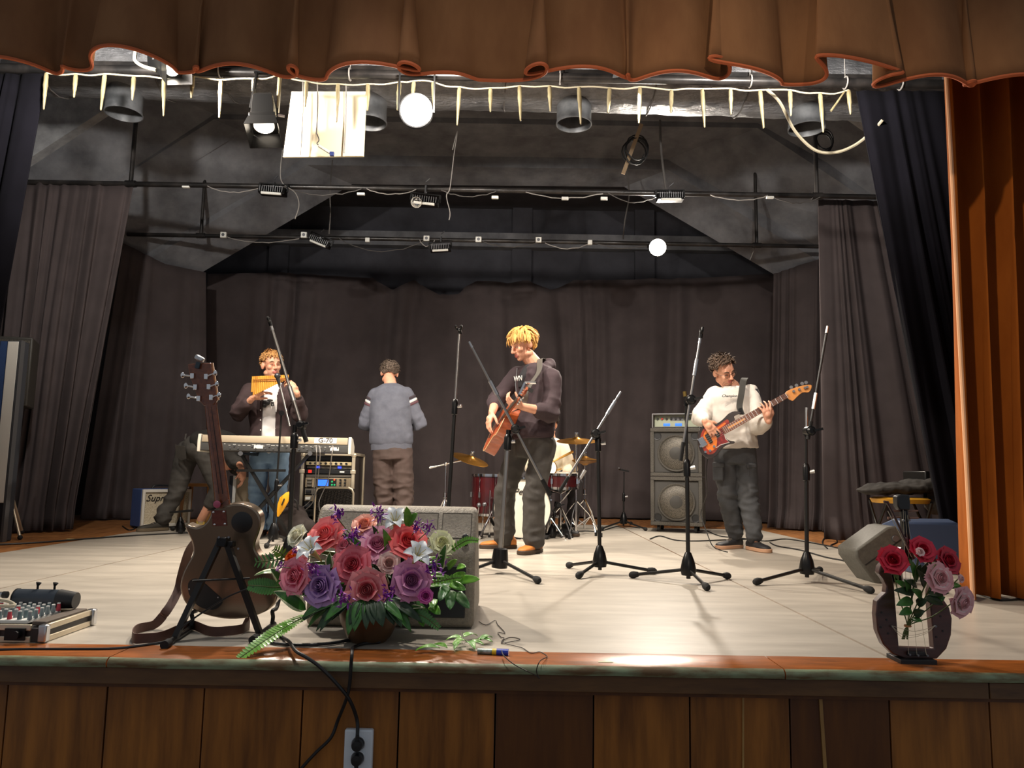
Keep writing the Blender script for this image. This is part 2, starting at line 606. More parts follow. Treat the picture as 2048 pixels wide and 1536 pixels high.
def curtain(top, bot, folds, amp0, amp1, seed, nu=160, nv=26, sag=None, hemdrop=0.):
    """cloth grid between two polylines; folds per width, pleats deepen downwards"""
    top, bot = [V(p) for p in top], [V(p) for p in bot]
    r = random.Random(seed)
    ph = [r.uniform(0, 6.28) for _ in range(8)]
    tx = [lerp_poly(top, i / nu) for i in range(nu + 1)]
    bx = [lerp_poly(bot, i / nu) for i in range(nu + 1)]

    def fn(u, v):
        i = min(int(round(u * nu)), nu)
        a, b = tx[i], bx[i]
        p = a.lerp(b, v)
        d = (bx[min(i + 1, nu)] - bx[max(i - 1, 0)])
        n = V((d.y, -d.x, 0)).normalized()
        amp = amp0 + (amp1 - amp0) * v ** .7
        uu = u + .25 / folds * math.sin(u * folds * 2.1 + ph[0]) + .012 * math.sin(v * 3 + ph[1] + u * 9)
        w_ = (math.sin(uu * folds * 2 * PI + ph[2]) * (.55 + .45 * math.sin(uu * folds * 1.7 + ph[3]))
              + .45 * math.sin(uu * folds * 4.3 * PI + ph[4] + v * 1.2) * (.4 + .6 * math.sin(u * 11 + ph[5] + v))
              + .5 * noise.noise(V((u * folds * 1.1, v * 2.2, seed))))
        p = p + n * amp * w_
        if sag:
            p.z -= sag(u) * (1 - v) ** 3
        if hemdrop and v > .93:
            p += n * hemdrop * (v - .93) / .07 * (.6 + .6 * noise.noise(V((u * 14, 3.1, seed))))
        return p
    return MB().grid(fn, nu, nv)

def Gz(px, py):
    g = G(px, py)
    g.z = .02
    return g

# main back curtain on its curved wire
topw = [P(415, 548, 10.0), P(560, 545, 10.45), P(740, 556, 10.7), P(900, 562, 10.8), P(1160, 561, 10.8), P(1400, 556, 10.6), P(1560, 546, 10.2)]
botw = [V((p.x, p.y, .02)) for p in topw]
swag = lambda u: sum(d * max(0, 1 - abs((u - c) / w_)) ** .8 for c, w_, d in ((.315, .035, .16), (.40, .045, .22), (.435, .03, .12), (.60, .04, .14), (.52, .03, .03)))
single('curtain', curtain(topw, botw, 17, .03, .085, 3, 300, 30, swag, .16), M_BLACK,
       'wide black back curtain with drooping swags along its top wire', 'curtain', 'black stage curtains', solid=.006)
single('curtain', curtain([P(246, 486, 8.6), P(330, 528, 8.95), P(412, 545, 9.22)], [V((P(160, 1040, 8.6).x, 8.6, .02)), V((P(300, 1040, 8.95).x, 8.95, .02)), V((P(414, 1040, 9.22).x, 9.22, .02))], 4, .01, .05, 5, 90, 24, None, .1),
       M_BLACK, 'dark smooth black curtain behind the bent person on the left', 'curtain', 'black stage curtains', solid=.006)
single('curtain', curtain([P(1548, 548, 9.2), P(1600, 530, 9.0), P(1660, 512, 8.8)], [V((P(1540, 1040, 9.2).x, 9.2, .02)), V((P(1600, 1040, 9.0).x, 9.0, .02)), V((P(1660, 1050, 8.8).x, 8.8, .02))], 4, .02, .06, 6, 90, 24, None, .12),
       M_BLACK, 'narrow black curtain behind and right of the bass player', 'curtain', 'black stage curtains', solid=.006)
# leg left, swept outwards at its foot
single('curtain', curtain([P(38, 366, 7.2), P(150, 368, 7.2), P(266, 372, 7.2)], [Gz(-30, 1066), Gz(50, 1066), Gz(142, 1062)], 7, .02, .07, 9, 150, 30, None, .08),
       M_BLACK, 'black side curtain on the left swept outwards towards its foot', 'curtain', 'black stage curtains', solid=.006)
single('curtain', curtain([P(-60, 366, 7.3), P(0, 366, 7.3), P(36, 366, 7.3)], [V((-5.25, 7.35, .02)), V((-5.1, 7.3, .02)), V((P(2, 900, 7.3).x, 7.3, .02))], 3, .02, .05, 19, 60, 20),
       M_BLACK, 'sliver of black curtain at the far left edge beside the swept one', 'curtain', 'black stage curtains', solid=.006)
single('curtain', curtain([P(1636, 398, 7.4), P(1690, 400, 7.4), P(1770, 402, 7.4)], [V((P(1650, 900, 7.5).x, 7.6, .02)), V((P(1740, 900, 7.5).x, 7.45, .02)), V((P(1900, 900, 7.5).x, 7.3, .02))], 5, .015, .07, 11, 110, 26, None, .14),
       M_BLACK, 'black side curtain on the right hanging from the middle pipe', 'curtain', 'black stage curtains', solid=.006)
# black wings hung from the first pipe
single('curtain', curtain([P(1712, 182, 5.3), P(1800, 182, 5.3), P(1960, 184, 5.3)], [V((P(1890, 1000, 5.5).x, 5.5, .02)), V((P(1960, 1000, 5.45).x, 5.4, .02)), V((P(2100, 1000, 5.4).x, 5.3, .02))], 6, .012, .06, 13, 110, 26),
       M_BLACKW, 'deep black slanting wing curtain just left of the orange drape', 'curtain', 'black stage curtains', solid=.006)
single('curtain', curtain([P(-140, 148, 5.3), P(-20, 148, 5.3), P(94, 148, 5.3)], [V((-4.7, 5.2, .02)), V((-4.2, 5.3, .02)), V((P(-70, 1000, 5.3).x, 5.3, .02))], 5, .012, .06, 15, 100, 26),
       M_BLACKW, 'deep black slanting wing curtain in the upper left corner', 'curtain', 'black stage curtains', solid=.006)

# orange velvet drape on the right
tp = [P(1866, 60, 4.12), P(1960, 60, 4.12), P(2075, 60, 4.12), P(2250, 60, 4.12)]
bt = [P(1916, 1178, 4.05), P(1985, 1188, 4.05), P(2090, 1192, 4.05), P(2250, 1192, 4.05)]
for q in bt:
    q.z = .015
r_ = MB()
def drape(u, v):
    a, b = lerp_poly(tp, u), lerp_poly(bt, u)
    p = a.lerp(b, v)
    k = 6.4
    uu = u * k
    s_ = .085 * math.sin(uu * 2 * PI + .6) + .03 * math.sin(uu * 4 * PI + 1.1 + v) + .02 * noise.noise(V((uu * 2, v * 2, 3)))
    p.y -= s_ * (.8 + .3 * v)
    p.x += .035 * math.sin(uu * 2 * PI + 2.2) * (.7 + .3 * v) * min(1, u / .12)
    p.y -= .05 * max(0, 1 - u / .05)
    return p
r_.grid(drape, 200, 24)
dr = single('drape', r_, M_DRAPE, 'orange velvet stage drape hanging full height at the right', 'curtain', solid=.008)
mb = MB().tube([drape(0, j / 24) + V((-.004, 0, 0)) for j in range(25)], .011, 8)
part('lining_edge', mb, mat('drape_lining', 'd9a57c', .8), dr, label='pale folded leading edge')

# brown velvet valance with rolled folds
YV = 3.72
zt = P(1024, -60, YV).z
xl, xr = -3.5, 3.5
XF = [P(px, 100, YV).x for px in (-190, -90, 30, 145, 275, 410, 490, 600, 735, 815, 900, 1080, 1165, 1250, 1345, 1440, 1490, 1640, 1680, 1740, 1840, 1925, 2010, 2100, 2200)]
WF = [1, .9, 1.1, .45, 1.15, .5, .8, .9, 1.0, .9, .4, 1.1, .9, .4, .8, .95, .8, 1.0, 1.0, .8, .9, .5, 1.0, .8, .8]
def valp(u, v):
    """plan of the valance: each fold is a roll (x doubles back)"""
    x = XF[0] + (XF[-1] - XF[0]) * u
    y, dx = YV, 0.
    for k, (xc, a) in enumerate(zip(XF, WF)):
        wd = .085 + .03 * a
        t = (x - xc) / wd
        if abs(t) < 2.2:
            g = math.exp(-t * t * 1.6)
            y -= .16 * a * g * (.45 + .55 * v)
            dx += .14 * a * math.sin(max(-PI, min(PI, t * 1.5))) * math.exp(-t * t * .5) * (.35 + .65 * v) * (1 if k % 2 else -1) * -1
    y += .02 * noise.noise(V((x * 2.5, v, 0)))
    zb = 2.66 + .03 * noise.noise(V((x * 1.3, 0, 5)))
    for px_, dz in ((250, .05), (1440, .06), (1680, .05)):
        xc = P(px_, 100, YV).x
        zb += dz * math.exp(-((x - xc) / .12) ** 2)
    z = zt + .3 + (zb - zt - .3) * v
    return V((x + dx, y, z))
va = single('valance', MB().grid(valp, 560, 14), M_VELVET, 'brown velvet valance with rolled folds across the top of the stage', 'curtain', solid=.012)
mb = MB().tube([valp(i / 560, 1.0) + V((0, 0, -.002)) for i in range(561)], .010, 6)
part('hem', mb, M_HEM, va, label='orange stitched hem')
# ---------------------------------------------------------------- rig over the stage
M_PIPE = mat('black_pipe', '1d1c1c', .35, .3, '3a3634', 5, 5, (1, 1, 1), lo=.4, hi=.7)
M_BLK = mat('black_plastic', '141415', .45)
M_BLKM = mat('black_metal', '1a1a1b', .35, .6)
M_STEEL = mat('steel', 'b9b9ba', .28, 1.)
M_CHROME = mat('chrome', 'dcdcdc', .12, 1.)
M_GREYM = mat('grey_metal', '6e6f72', .4, .7)
M_WHITE = mat('white_plastic', 'dcdcd6', .5)
M_CORD = mat('black_cord', '131314', .55)
M_CORDG = mat('grey_cord', '8a8682', .6)
M_CORDW = mat('cream_cord', 'a8a08a', .6)
M_FOIL = mat('duct_foil', '8e8f92', .38, .55, '5f6064', 6, 8, (1, 1, 1), 1.0, 11, (1, 3, 3), lo=.3, hi=.7)
M_DUCT = mat('duct_metal', '77797c', .5, .5, '55575a', 6, 5)
M_GLOW = mat('lit_lens', 'fff2dc', .5, emit=40.)
M_GLOWS = mat('dim_lens', 'fff0d8', .5, emit=7.)
M_LENS = mat('unlit_tube', 'd8d8d2', .3)

def pipe(name, px0, px1, Y, r, hangers, label):
    (xa, ya), (xb2, yb) = px0, px1
    a, b = P(xa, ya, Y), P(xb2, yb, Y)
    zc = (a.z + b.z) / 2
    a.z = b.z = zc
    t = thing(name, label, 'pipe', (a + b) / 2)
    part('pipe', MB().cyl(a, b, r, n=14), M_PIPE, t)
    for hx in hangers:
        x = P(hx, ya, Y).x
        part('hanger', MB().cyl((x, Y, zc), (x, Y, min(4.7, zc + 1.3)), r * .8, n=10), M_PIPE, t)
        part('joint', MB().cyl((x - .05, Y, zc), (x + .05, Y, zc), r * 1.35, n=12), M_PIPE, t)
    return t, zc
p1, Z1 = pipe('lighting_pipe', (-60, 134), (1890, 170), 5.3, .034, (), 'thick black pipe just below the valance, carrying the icicle string')
part('rail', MB().bar((-3.9, 5.36, Z1 + .07), (3.2, 5.36, Z1 + .07), .05, .04), M_PIPE, p1)
for px in (440, 700, 1120, 1500, 1690, 1800):
    x = P(px, 150, 5.3).x
    part('suspension_wire', MB().cyl((x, 5.3, Z1), (x, 5.3, 4.95), .003, n=5), M_CORDG, p1)
    part('loop', MB().tube([(x, 5.3 + .045 * math.cos(a), Z1 + .045 * math.sin(a)) for a in [i * PI / 6 for i in range(12)]], .006, 6, True), M_CORDG, p1)
p2, Z2 = pipe('lighting_pipe', (30, 362), (1760, 396), 7.2, .026, (262, 1633), 'middle black pipe holding three floodlights and the side curtains')
p3, Z3 = pipe('lighting_pipe', (255, 470), (1645, 492), 8.6, .024, (402, 1513), 'lowest, farthest black pipe with white sockets along it')
for t, Y, Z, xs_ in ((p2, 7.2, Z2, [(722, 388, 16, 5), (990, 395, 14, 6), (1130, 397, 14, 6), (1208, 397, 14, 6), (1540, 395, 15, 5), (372, 374, 15, 4)]),
                     (p3, 8.6, Z3, [(447, 470, 12, 12), (608, 470, 12, 12), (735, 480, 9, 9), (853, 477, 12, 11), (957, 479, 12, 11), (1077, 480, 12, 11), (1180, 485, 9, 10)])):
    for px, py, wpx, hpx in xs_:
        s_ = Y / FPX
        c = P(px, py, Y - .035)
        sk = part('socket' if t is p3 else 'label_plate', MB().box(c, (wpx * s_, .03, hpx * s_)), M_WHITE, t, bevel=.004)
        if t is p3 and wpx > 10:
            part('socket_hole', MB().cyl(c + V((0, -.012, 0)), c + V((0, -.019, 0)), .018, n=12), M_GREYM, t)

def sagline(a, b, sag, n=12, jit=0., seed=0):
    r = random.Random(seed)
    return [V(a).lerp(V(b), i / n) + V((0, r.uniform(-jit, jit), -sag * 4 * (i / n) * (1 - i / n) + r.uniform(-jit, jit))) for i in range(n + 1)]
M_CORD2 = mat('dusty_cord', '4a4745', .7)
for t, Y, Z, spans in ((p2, 7.2, Z2, [(410, 520, .06), (565, 720, .07), (730, 830, .05), (880, 990, .06), (1050, 1205, .06), (1215, 1320, .09), (1420, 1535, .05), (1545, 1640, .07)]),
                       (p3, 8.6, Z3, [(455, 600, .06), (680, 850, .14), (840, 870, .07), (965, 1075, .06), (1090, 1180, .07), (1190, 1300, .05)])):
    for k, (xa, xb2, sg) in enumerate(spans):
        a, b = P(xa, 480, Y), P(xb2, 480, Y)
        a.z = b.z = Z - .02
        a.y = b.y = Y - .03
        part('wire', MB().tube(sagline(a, b, sg, 12, .006, k), .005, 6), M_CORD2 if k % 2 else M_CORDG, t)

# cables that dangle
def dangling(pts, Y, r, m, label, cat='cable', name='dangling_cable'):
    single(name, MB().tube(spline([P(x, y, Y) if len(q) == 0 else P(x, y, q[0]) for x, y, *q in pts], 6), r, 6), m, label, cat)
dangling([(905, 300), (915, 262), (908, 310), (900, 375), (893, 392), (900, 425), (898, 440)], 7.15, .005, M_CORDG, 'thin pale cable dropping past the middle pipe near centre')
dangling([(1535, 180, 5.3), (1560, 205, 5.4), (1590, 262, 5.6), (1630, 300, 5.7), (1670, 305, 5.7), (1710, 290, 5.5), (1745, 262, 5.35), (1765, 240, 5.28)], 5.4, .012, M_CORDW, 'thick cream cable looping low in front of the right concrete')
dangling([(565, 300), (562, 360), (590, 385), (598, 410), (590, 438)], 7.15, .005, M_CORDG, 'short pale cable hanging left of the white board, below the pipe')
dangling([(665, 320), (660, 380), (661, 425), (658, 468)], 8.0, .007, M_CORD2, 'dark cable dropping from the white board to the lowest pipe')
dangling([(1252, 330), (1258, 390), (1250, 440), (1246, 478)], 8.6, .009, M_CORD2, 'dark cable bundle dropping to the lowest pipe right of centre')
dangling([(1320, 240), (1322, 300), (1328, 350), (1332, 382)], 7.18, .012, M_CORD2, 'straight black cable feeding the right floodlight')
dangling([(1512, 490), (1508, 500), (1500, 520)], 8.75, .004, M_CORDG, 'tiny wire end dangling right of the lit far lamp')
def coil(cx, cy, Y, rx, rz, n, m, label):
    c = P(cx, cy, Y)
    r = random.Random(n)
    pts = []
    for i in range(n * 16):
        a = i / 16 * 2 * PI
        k = 1 + .12 * math.sin(i * .37) + r.uniform(-.02, .02)
        pts.append(c + V((math.cos(a) * rx * k + .02 * math.sin(i * .05), .03 * math.sin(i * .2), math.sin(a) * rz * k - .02 * math.cos(i * .11))))
    single('cable_coil', MB().tube(pts, .008, 6), m, label, 'cable')
coil(1272, 302, 7.55, .12, .14, 5, M_CORD, 'coil of black cable hung above the middle pipe, right of centre')
coil(1646, 285, 7.22, .09, .11, 4, M_CORD, 'coil of black cable hung beside the right hanger post')
single('wooden_lath', MB().bar(P(1283, 248, 7.5), P(1246, 348, 7.6), .04, .02, (0, 1, 0)), mat('lath', '8f7a60', .8), 'narrow wooden lath leaning beside the black cable coil', 'lath')

# duct
mb = MB()
for k in range(61):
    pass
def duct(u, v):
    x = -4.3 + 8.4 * u
    a = -PI * .95 + PI * 1.9 * v
    n_ = .016 * noise.noise(V((x * 2.2, a * 1.3, 0))) + .012 * noise.noise(V((x * 8, a * 3, 4)))
    r1, r2 = .30 + n_, .245 + n_
    return V((x, 5.98 + r1 * math.cos(a + PI), 3.92 + r2 * math.sin(a + PI) - .012 * x + .01 * math.sin(x * 1.1)))
dt = thing('air_duct', 'fat foil-wrapped air duct running across above the icicle string', 'duct', (0, 5.98, 3.92))
part('duct_body', MB().grid(duct, 150, 40), M_FOIL, dt, smooth=180, solid=.004)
for px, py in ((248, 222), (738, 240), (1148, 243), (1613, 252)):
    c = P(px, py, 5.98)
    part('outlet_collar', MB().lathe([(.145, .20), (.145, .0), (.150, -.012), (.150, -.03), (.143, -.03), (.138, .0), (.138, .16), (.0, .16)], c, (0, 0, 1), 28), M_DUCT, dt)
for px in (110, 330, 465, 600, 870, 1010, 1300, 1480):
    x = P(px, 200, 5.98).x
    pts = [(x + .01 * math.sin(i), 5.98 + .306 * math.cos(PI + i * PI / 8 - .2), 3.92 - .012 * x + .252 * math.sin(PI + i * PI / 8 - .2)) for i in range(9)]
    part('duct_strap', MB().tube(pts, .006, 5), M_CORD2, dt)

# icicle string lights
M_ICE = mat('icicle_plastic', '8d8365', .4, 0, '6d6145', 30, 3, (1, 1, .3), coat=.3)
st = thing('icicle_string_light', 'string of pale plastic icicles hanging from the first pipe', 'string light', P(900, 165, 5.2))
ice = [(93, 146, 80), (152, 148, 52), (210, 148, 80), (268, 152, 52), (328, 157, 82), (386, 152, 48), (442, 160, 82), (507, 157, 50), (560, 150, 75), (613, 163, 56), (676, 168, 84), (736, 168, 58),
       (799, 164, 62), (828, 162, 40), (866, 164, 60), (919, 174, 86), (981, 176, 52), (1039, 172, 78), (1099, 172, 56), (1158, 174, 82), (1219, 176, 54), (1280, 174, 80), (1343, 180, 52), (1404, 178, 86), (1461, 177, 56), (1520, 180, 84), (1580, 180, 56), (1640, 186, 86), (1697, 180, 54)]
cordp = []
for i, (x, y, h) in enumerate(ice):
    cordp.append(P(x, y, 5.2))
    if i < len(ice) - 1:
        x2, y2, _ = ice[i + 1]
        cordp.append(P((x + x2) / 2, (y + y2) / 2 + rnd.uniform(-2, 5), 5.2))
part('cord', MB().tube(spline(cordp, 3), .006, 6), M_CORDW, st)
long_m = None
meshes = {}
for i, (x, y, h) in enumerate(ice):
    p = P(x, y, 5.2)
    L = h / FPX * 5.2
    key = 'l' if h > 65 else 's'
    mb = MB()
    pr = [(.0, 0), (.012, -.004), (.016, -.03), (.015, -.06)]
    for k in range(1, 7):
        pr.append((.015 * (1 - k / 7.5) * (1 + .12 * math.sin(k * 2.4 + i)) + .003, -.06 - (L - .06) * k / 6))
    pr.append((.0, -L - .006))
    mb.lathe(pr, p, V((rnd.uniform(-.07, .05), rnd.uniform(-.04, .04), 1)), 10)
    part('icicle', mb, M_ICE, st)
x0, y0 = 1690, 182
part('icicle', MB().cyl(P(x0, y0, 5.2), P(1662, 222, 5.2), .006, .009, 8), M_ICE, st)

# white board hung in front of the duct
bd = thing('white_board', 'plain cream board hung from cords between the icicles', 'board', P(650, 314, 5.45))
q = [P(583, 183, 5.48), P(733, 183, 5.48), P(727, 312, 5.48), P(566, 314, 5.48)]
mb = MB()
mb.add(q + [v + V((0, .02, 0)) for v in q], [(3, 2, 1, 0), (4, 5, 6, 7), (0, 1, 5, 4), (1, 2, 6, 5), (2, 3, 7, 6), (3, 0, 4, 7)])
part('panel', mb, mat('cream_board', 'd9d0b4', .6), bd, smooth=0)
for x0, y0, x1, y1 in ((606, 150, 601, 310), (634, 145, 633, 268), (692, 165, 688, 306)):
    part('cord', MB().tube(spline([P(x0, y0, 5.44), P((x0 + x1) / 2 + 2, (y0 + y1) / 2, 5.44), P(x1, y1, 5.44)], 6), .005, 6), M_CORDG, bd)
tg = thing('switch_plug', 'small pale plug dangling on a wire over the white board', 'plug', P(655, 300, 5.40))
part('plug_body', MB().bar(P(637, 291, 5.4), P(664, 308, 5.4), .022, .02), M_WHITE, tg, bevel=.004)
part('badge', MB().box(P(664, 308, 5.39), (.03, .02, .03)), mat('blue_badge', '31407c', .5), tg)
part('wire', MB().tube(spline([P(634, 268, 5.42), P(638, 280, 5.41), P(634, 287, 5.4), P(640, 292, 5.4)], 5), .004, 6), M_CORD2, tg)

# fixtures
def clamp_hook(t, x, Y, Z, drop):
    part('clamp', MB().tube([(x, Y + .035 * math.cos(a), Z + .035 * math.sin(a)) for a in [i * PI / 6 for i in range(-2, 9)]], .009, 6), M_BLKM, t)
    part('stem', MB().cyl((x, Y - .03, Z - .02), (x, Y - .03, Z - drop), .008, n=8), M_BLKM, t)

def floodlight(px, py, Y, Z, wid, label, tilt=0., tube_mat=None, rz=0.):
    c = P(px, py, Y - .05)
    t = thing('floodlight', label, 'stage light', c, rz, 'floodlights on the pipes')
    R = Matrix.Rotation(tilt, 4, 'Y')
    mb = MB(R)
    mb.prism([(-.04, .03), (.04, .03), (.055, -.035), (-.055, -.035)], wid, rotm((0, 1, 0), (0, 0, 1), (1, 0, 0), (-wid / 2, 0, 0)))
    part('housing', mb, M_BLKM, t, W=False, bevel=.004)
    mb = MB(R)
    for k in range(11):
        mb.box((-wid * .42 + wid * .84 * k / 10, -.02, .005), (.006, .10, .055))
    part('cooling_fins', mb, M_GREYM, t, W=False)
    mb = MB(R)
    mb.cyl((-wid * .38, -.045, -.035), (wid * .38, -.045, -.035), .014, n=10)
    part('tube', mb, tube_mat or M_LENS, t, W=False)
    mb = MB(R)
    for sx in (-1, 1):
        mb.bar((sx * (wid / 2 + .008), 0, 0), (sx * (wid / 2 + .008), 0, .075), .012, .02)
    mb.bar((-wid / 2 - .012, 0, .075), (wid / 2 + .012, 0, .075), .02, .01)
    part('yoke', mb, M_BLKM, t, W=False)
    x = c.x
    mb = MB().cyl((x, Y - .05, c.z + .07), (x, Y - .03, Z + .02), .009, n=8).tube([(x, Y + .036 * math.cos(a), Z + .036 * math.sin(a)) for a in [i * PI / 6 for i in range(-3, 8)]], .008, 6)
    mb.bar((x, Y - .03, Z + .06), (x + .04, Y - .05, Z + .09), .008, .008)
    part('clamp', mb, M_GREYM, t)
    return t
floodlight(546, 383, 7.2, Z2, .26, 'ribbed floodlight on the middle pipe, below the white board', .06)
f2 = floodlight(850, 403, 7.2, Z2, .27, 'floodlight with a round shiny reflector under the middle pipe', .1)
cc = P(833, 404, 7.1)
inv = WM[f2.name]
part('reflector', MB().lathe([(.0, .02), (.03, .012), (.05, -.02), (.054, -.02), (.034, .02), (.0, .03)], cc, (0, .8, .5), 18), M_CHROME, f2)
floodlight(1340, 395, 7.2, Z2, .26, 'ribbed floodlight at the right end of the middle pipe', -.02)
floodlight(640, 484, 8.6, Z3, .26, 'tilted ribbed floodlight on the lowest pipe, left', .38)
floodlight(881, 497, 8.6, Z3, .24, 'ribbed floodlight hanging under the lowest pipe, centre', -.08)

def can_lamp(c, Y, Z, r, label, facing):
    t = thing('stage_lamp', label, 'stage light', c)
    f = V(facing).normalized()
    part('body', MB().lathe([(.0, -.16), (r * .8, -.15), (r * 1.06, -.04), (r * 1.06, .02), (r * .97, .02), (r * .97, 0), (.0, 0)], c, f, 24), M_BLKM, t)
    part('lens', MB().lathe([(.0, .016), (r * .6, .012), (r * .96, .004), (r * .96, .0), (0, 0)], c, f, 24), M_GLOW, t, label='glowing lens')
    mb = MB()
    x_, y_, z_ = frame(f)
    for sg in (-1, 1):
        mb.bar(c + x_ * sg * (r * 1.1) - f * .04, V((c.x + x_.x * sg * r * 1.1, c.y, Z - .06)), .012, .02)
    mb.bar((c.x - r * 1.15, c.y, Z - .06), (c.x + r * 1.15, c.y, Z - .06), .02, .012)
    mb.cyl((c.x, c.y, Z - .06), (c.x, Y, Z), .01)
    mb.tube([(c.x, Y + .045 * math.cos(a), Z + .045 * math.sin(a)) for a in [i * PI / 6 for i in range(-3, 8)]], .009, 6)
    part('yoke', mb, M_BLKM, t)
    return t
can_lamp(LAMP_A, 5.3, Z1, .115, 'blazing round stage lamp on the first pipe beside the white board', (.05, -1, -.25))
can_lamp(LAMP_B, 8.6, Z3, .10, 'blazing stage lamp at the right of the lowest pipe', (-.05, -1, -.25))

def barn_lamp(c, f, Z, label, lit, s=1.0, roll=0.):
    """square spot with flared barn doors; c = centre of the mouth"""
    t = thing('barn_door_spotlight', label, 'stage light', c)
    x_, y_, z_ = frame(f)
    m = rotm(x_, y_, z_, c) @ Matrix.Rotation(roll, 4, 'Z')
    mb = MB(m)
    rings = [(-.34, .06), (-.30, .075), (-.10, .085), (-.10, .095), (-.06, .095)]
    vs = [V((a * w_ * s, b * w_ * s, z * s)) for z, w_ in rings for a, b in ((-1, -1), (1, -1), (1, 1), (-1, 1))]
    fs = [(i * 4 + j, i * 4 + (j + 1) % 4, i * 4 + 4 + (j + 1) % 4, i * 4 + 4 + j) for i in range(4) for j in range(4)] + [(3, 2, 1, 0), (16, 17, 18, 19)]
    mb.add(vs, fs)
    part('body', mb, M_BLKM, t, bevel=.005)
    part('lens', MB(m).lathe([(.075 * s, -.058 * s), (.075 * s, -.05 * s), (.05 * s, -.035 * s), (.0, -.03 * s)], (0, 0, 0), (0, 0, 1), 22), M_GLOW if lit else M_GLOWS, t, label='lit lens')
    for k in range(4):
        a = k * PI / 2
        ca, sa = math.cos(a), math.sin(a)
        rot = Matrix.Rotation(a, 4, 'Z')
        b0, b1 = .095 * s, .12 * s
        vs = [V((b0, -b0, -.06 * s)), V((b0, b0, -.06 * s)), V((b1, b1, .05 * s)), V((b1, -b1, .05 * s))]
        vs += [v + V((.004, 0, 0)) for v in vs]
        part('barn_door', MB(m @ rot).add(vs, [(0, 1, 2, 3), (7, 6, 5, 4), (0, 4, 5, 1), (1, 5, 6, 2), (2, 6, 7, 3), (3, 7, 4, 0)]), M_BLKM, t, smooth=0)
    mb = MB()
    bc = m @ V((0, 0, -.2 * s))
    mb.bar(bc + x_ * .1 * s, V((bc.x + x_.x * .1 * s, bc.y + .05, Z - .05)), .012, .03)
    mb.bar(bc - x_ * .1 * s, V((bc.x - x_.x * .1 * s, bc.y + .05, Z - .05)), .012, .03)
    mb.bar((bc.x - .11 * s, bc.y + .05, Z - .05), (bc.x + .11 * s, bc.y + .05, Z - .05), .03, .012)
    mb.cyl((bc.x, bc.y + .05, Z - .05), (bc.x, 5.3, Z + .01), .012)
    part('yoke', mb, M_BLKM, t)
    part('wing_nut', MB().cyl(bc + x_ * .1 * s, bc + x_ * .15 * s, .014, n=8), M_STEEL, t)
    return t
barn_lamp(LAMP_C, V((.16, -.35, -.95)), Z1, 'black barn-door spotlight hanging from the first pipe left of the white board', False, .95, .3)
barn_lamp(LAMP_D + V((.01, -.02, -.01)), V((.75, -.35, -.45)), Z1, 'barn-door spotlight half behind the valance, upper left', True, .8, .5)
barn_lamp(LAMP_E, V((.1, .4, -.8)), Z1, 'dark barn-door spotlight peeping out under the valance, right of centre', True, .8, .4)
dangling([(272, 100, 5.0), (270, 120, 5.0), (285, 132, 5.0), (312, 140, 5.0)], 5.0, .012, M_CORDW, 'cream cable bend behind the upper left spotlight')
# ---------------------------------------------------------------- microphone stands
M_RUB = mat('black_rubber', '101010', .8)
M_POLE = mat('stand_pole', '2b2a29', .35, .6)
M_POLEC = mat('chromed_pole', '9a9794', .28, .9)

def foot_leg(t, hub, end, r=.010, foot=True):
    d = (end - hub)
    part('leg', MB().cyl(hub, end, r, n=10), M_POLE, t)
    if foot:
        u = d.normalized()
        part('rubber_foot', MB().lathe([(0, -.004), (.013, 0), (.020, .012), (.021, .03), (.015, .055), (.010, .06)], end + u * .022, -u, 12), M_RUB, t)

def clip(t, p, d):
    x_, y_, z_ = frame(d)
    part('mic_clip', MB(rotm(x_, y_, z_, p)).tube([(.021 * math.cos(a), 0, .03 + .021 * math.sin(a)) for a in [PI * .5 + i * PI / 7 for i in range(2, 13)]], .008, 6).cyl((0, 0, -.02), (0, 0, .012), .012), M_BLKM, t)

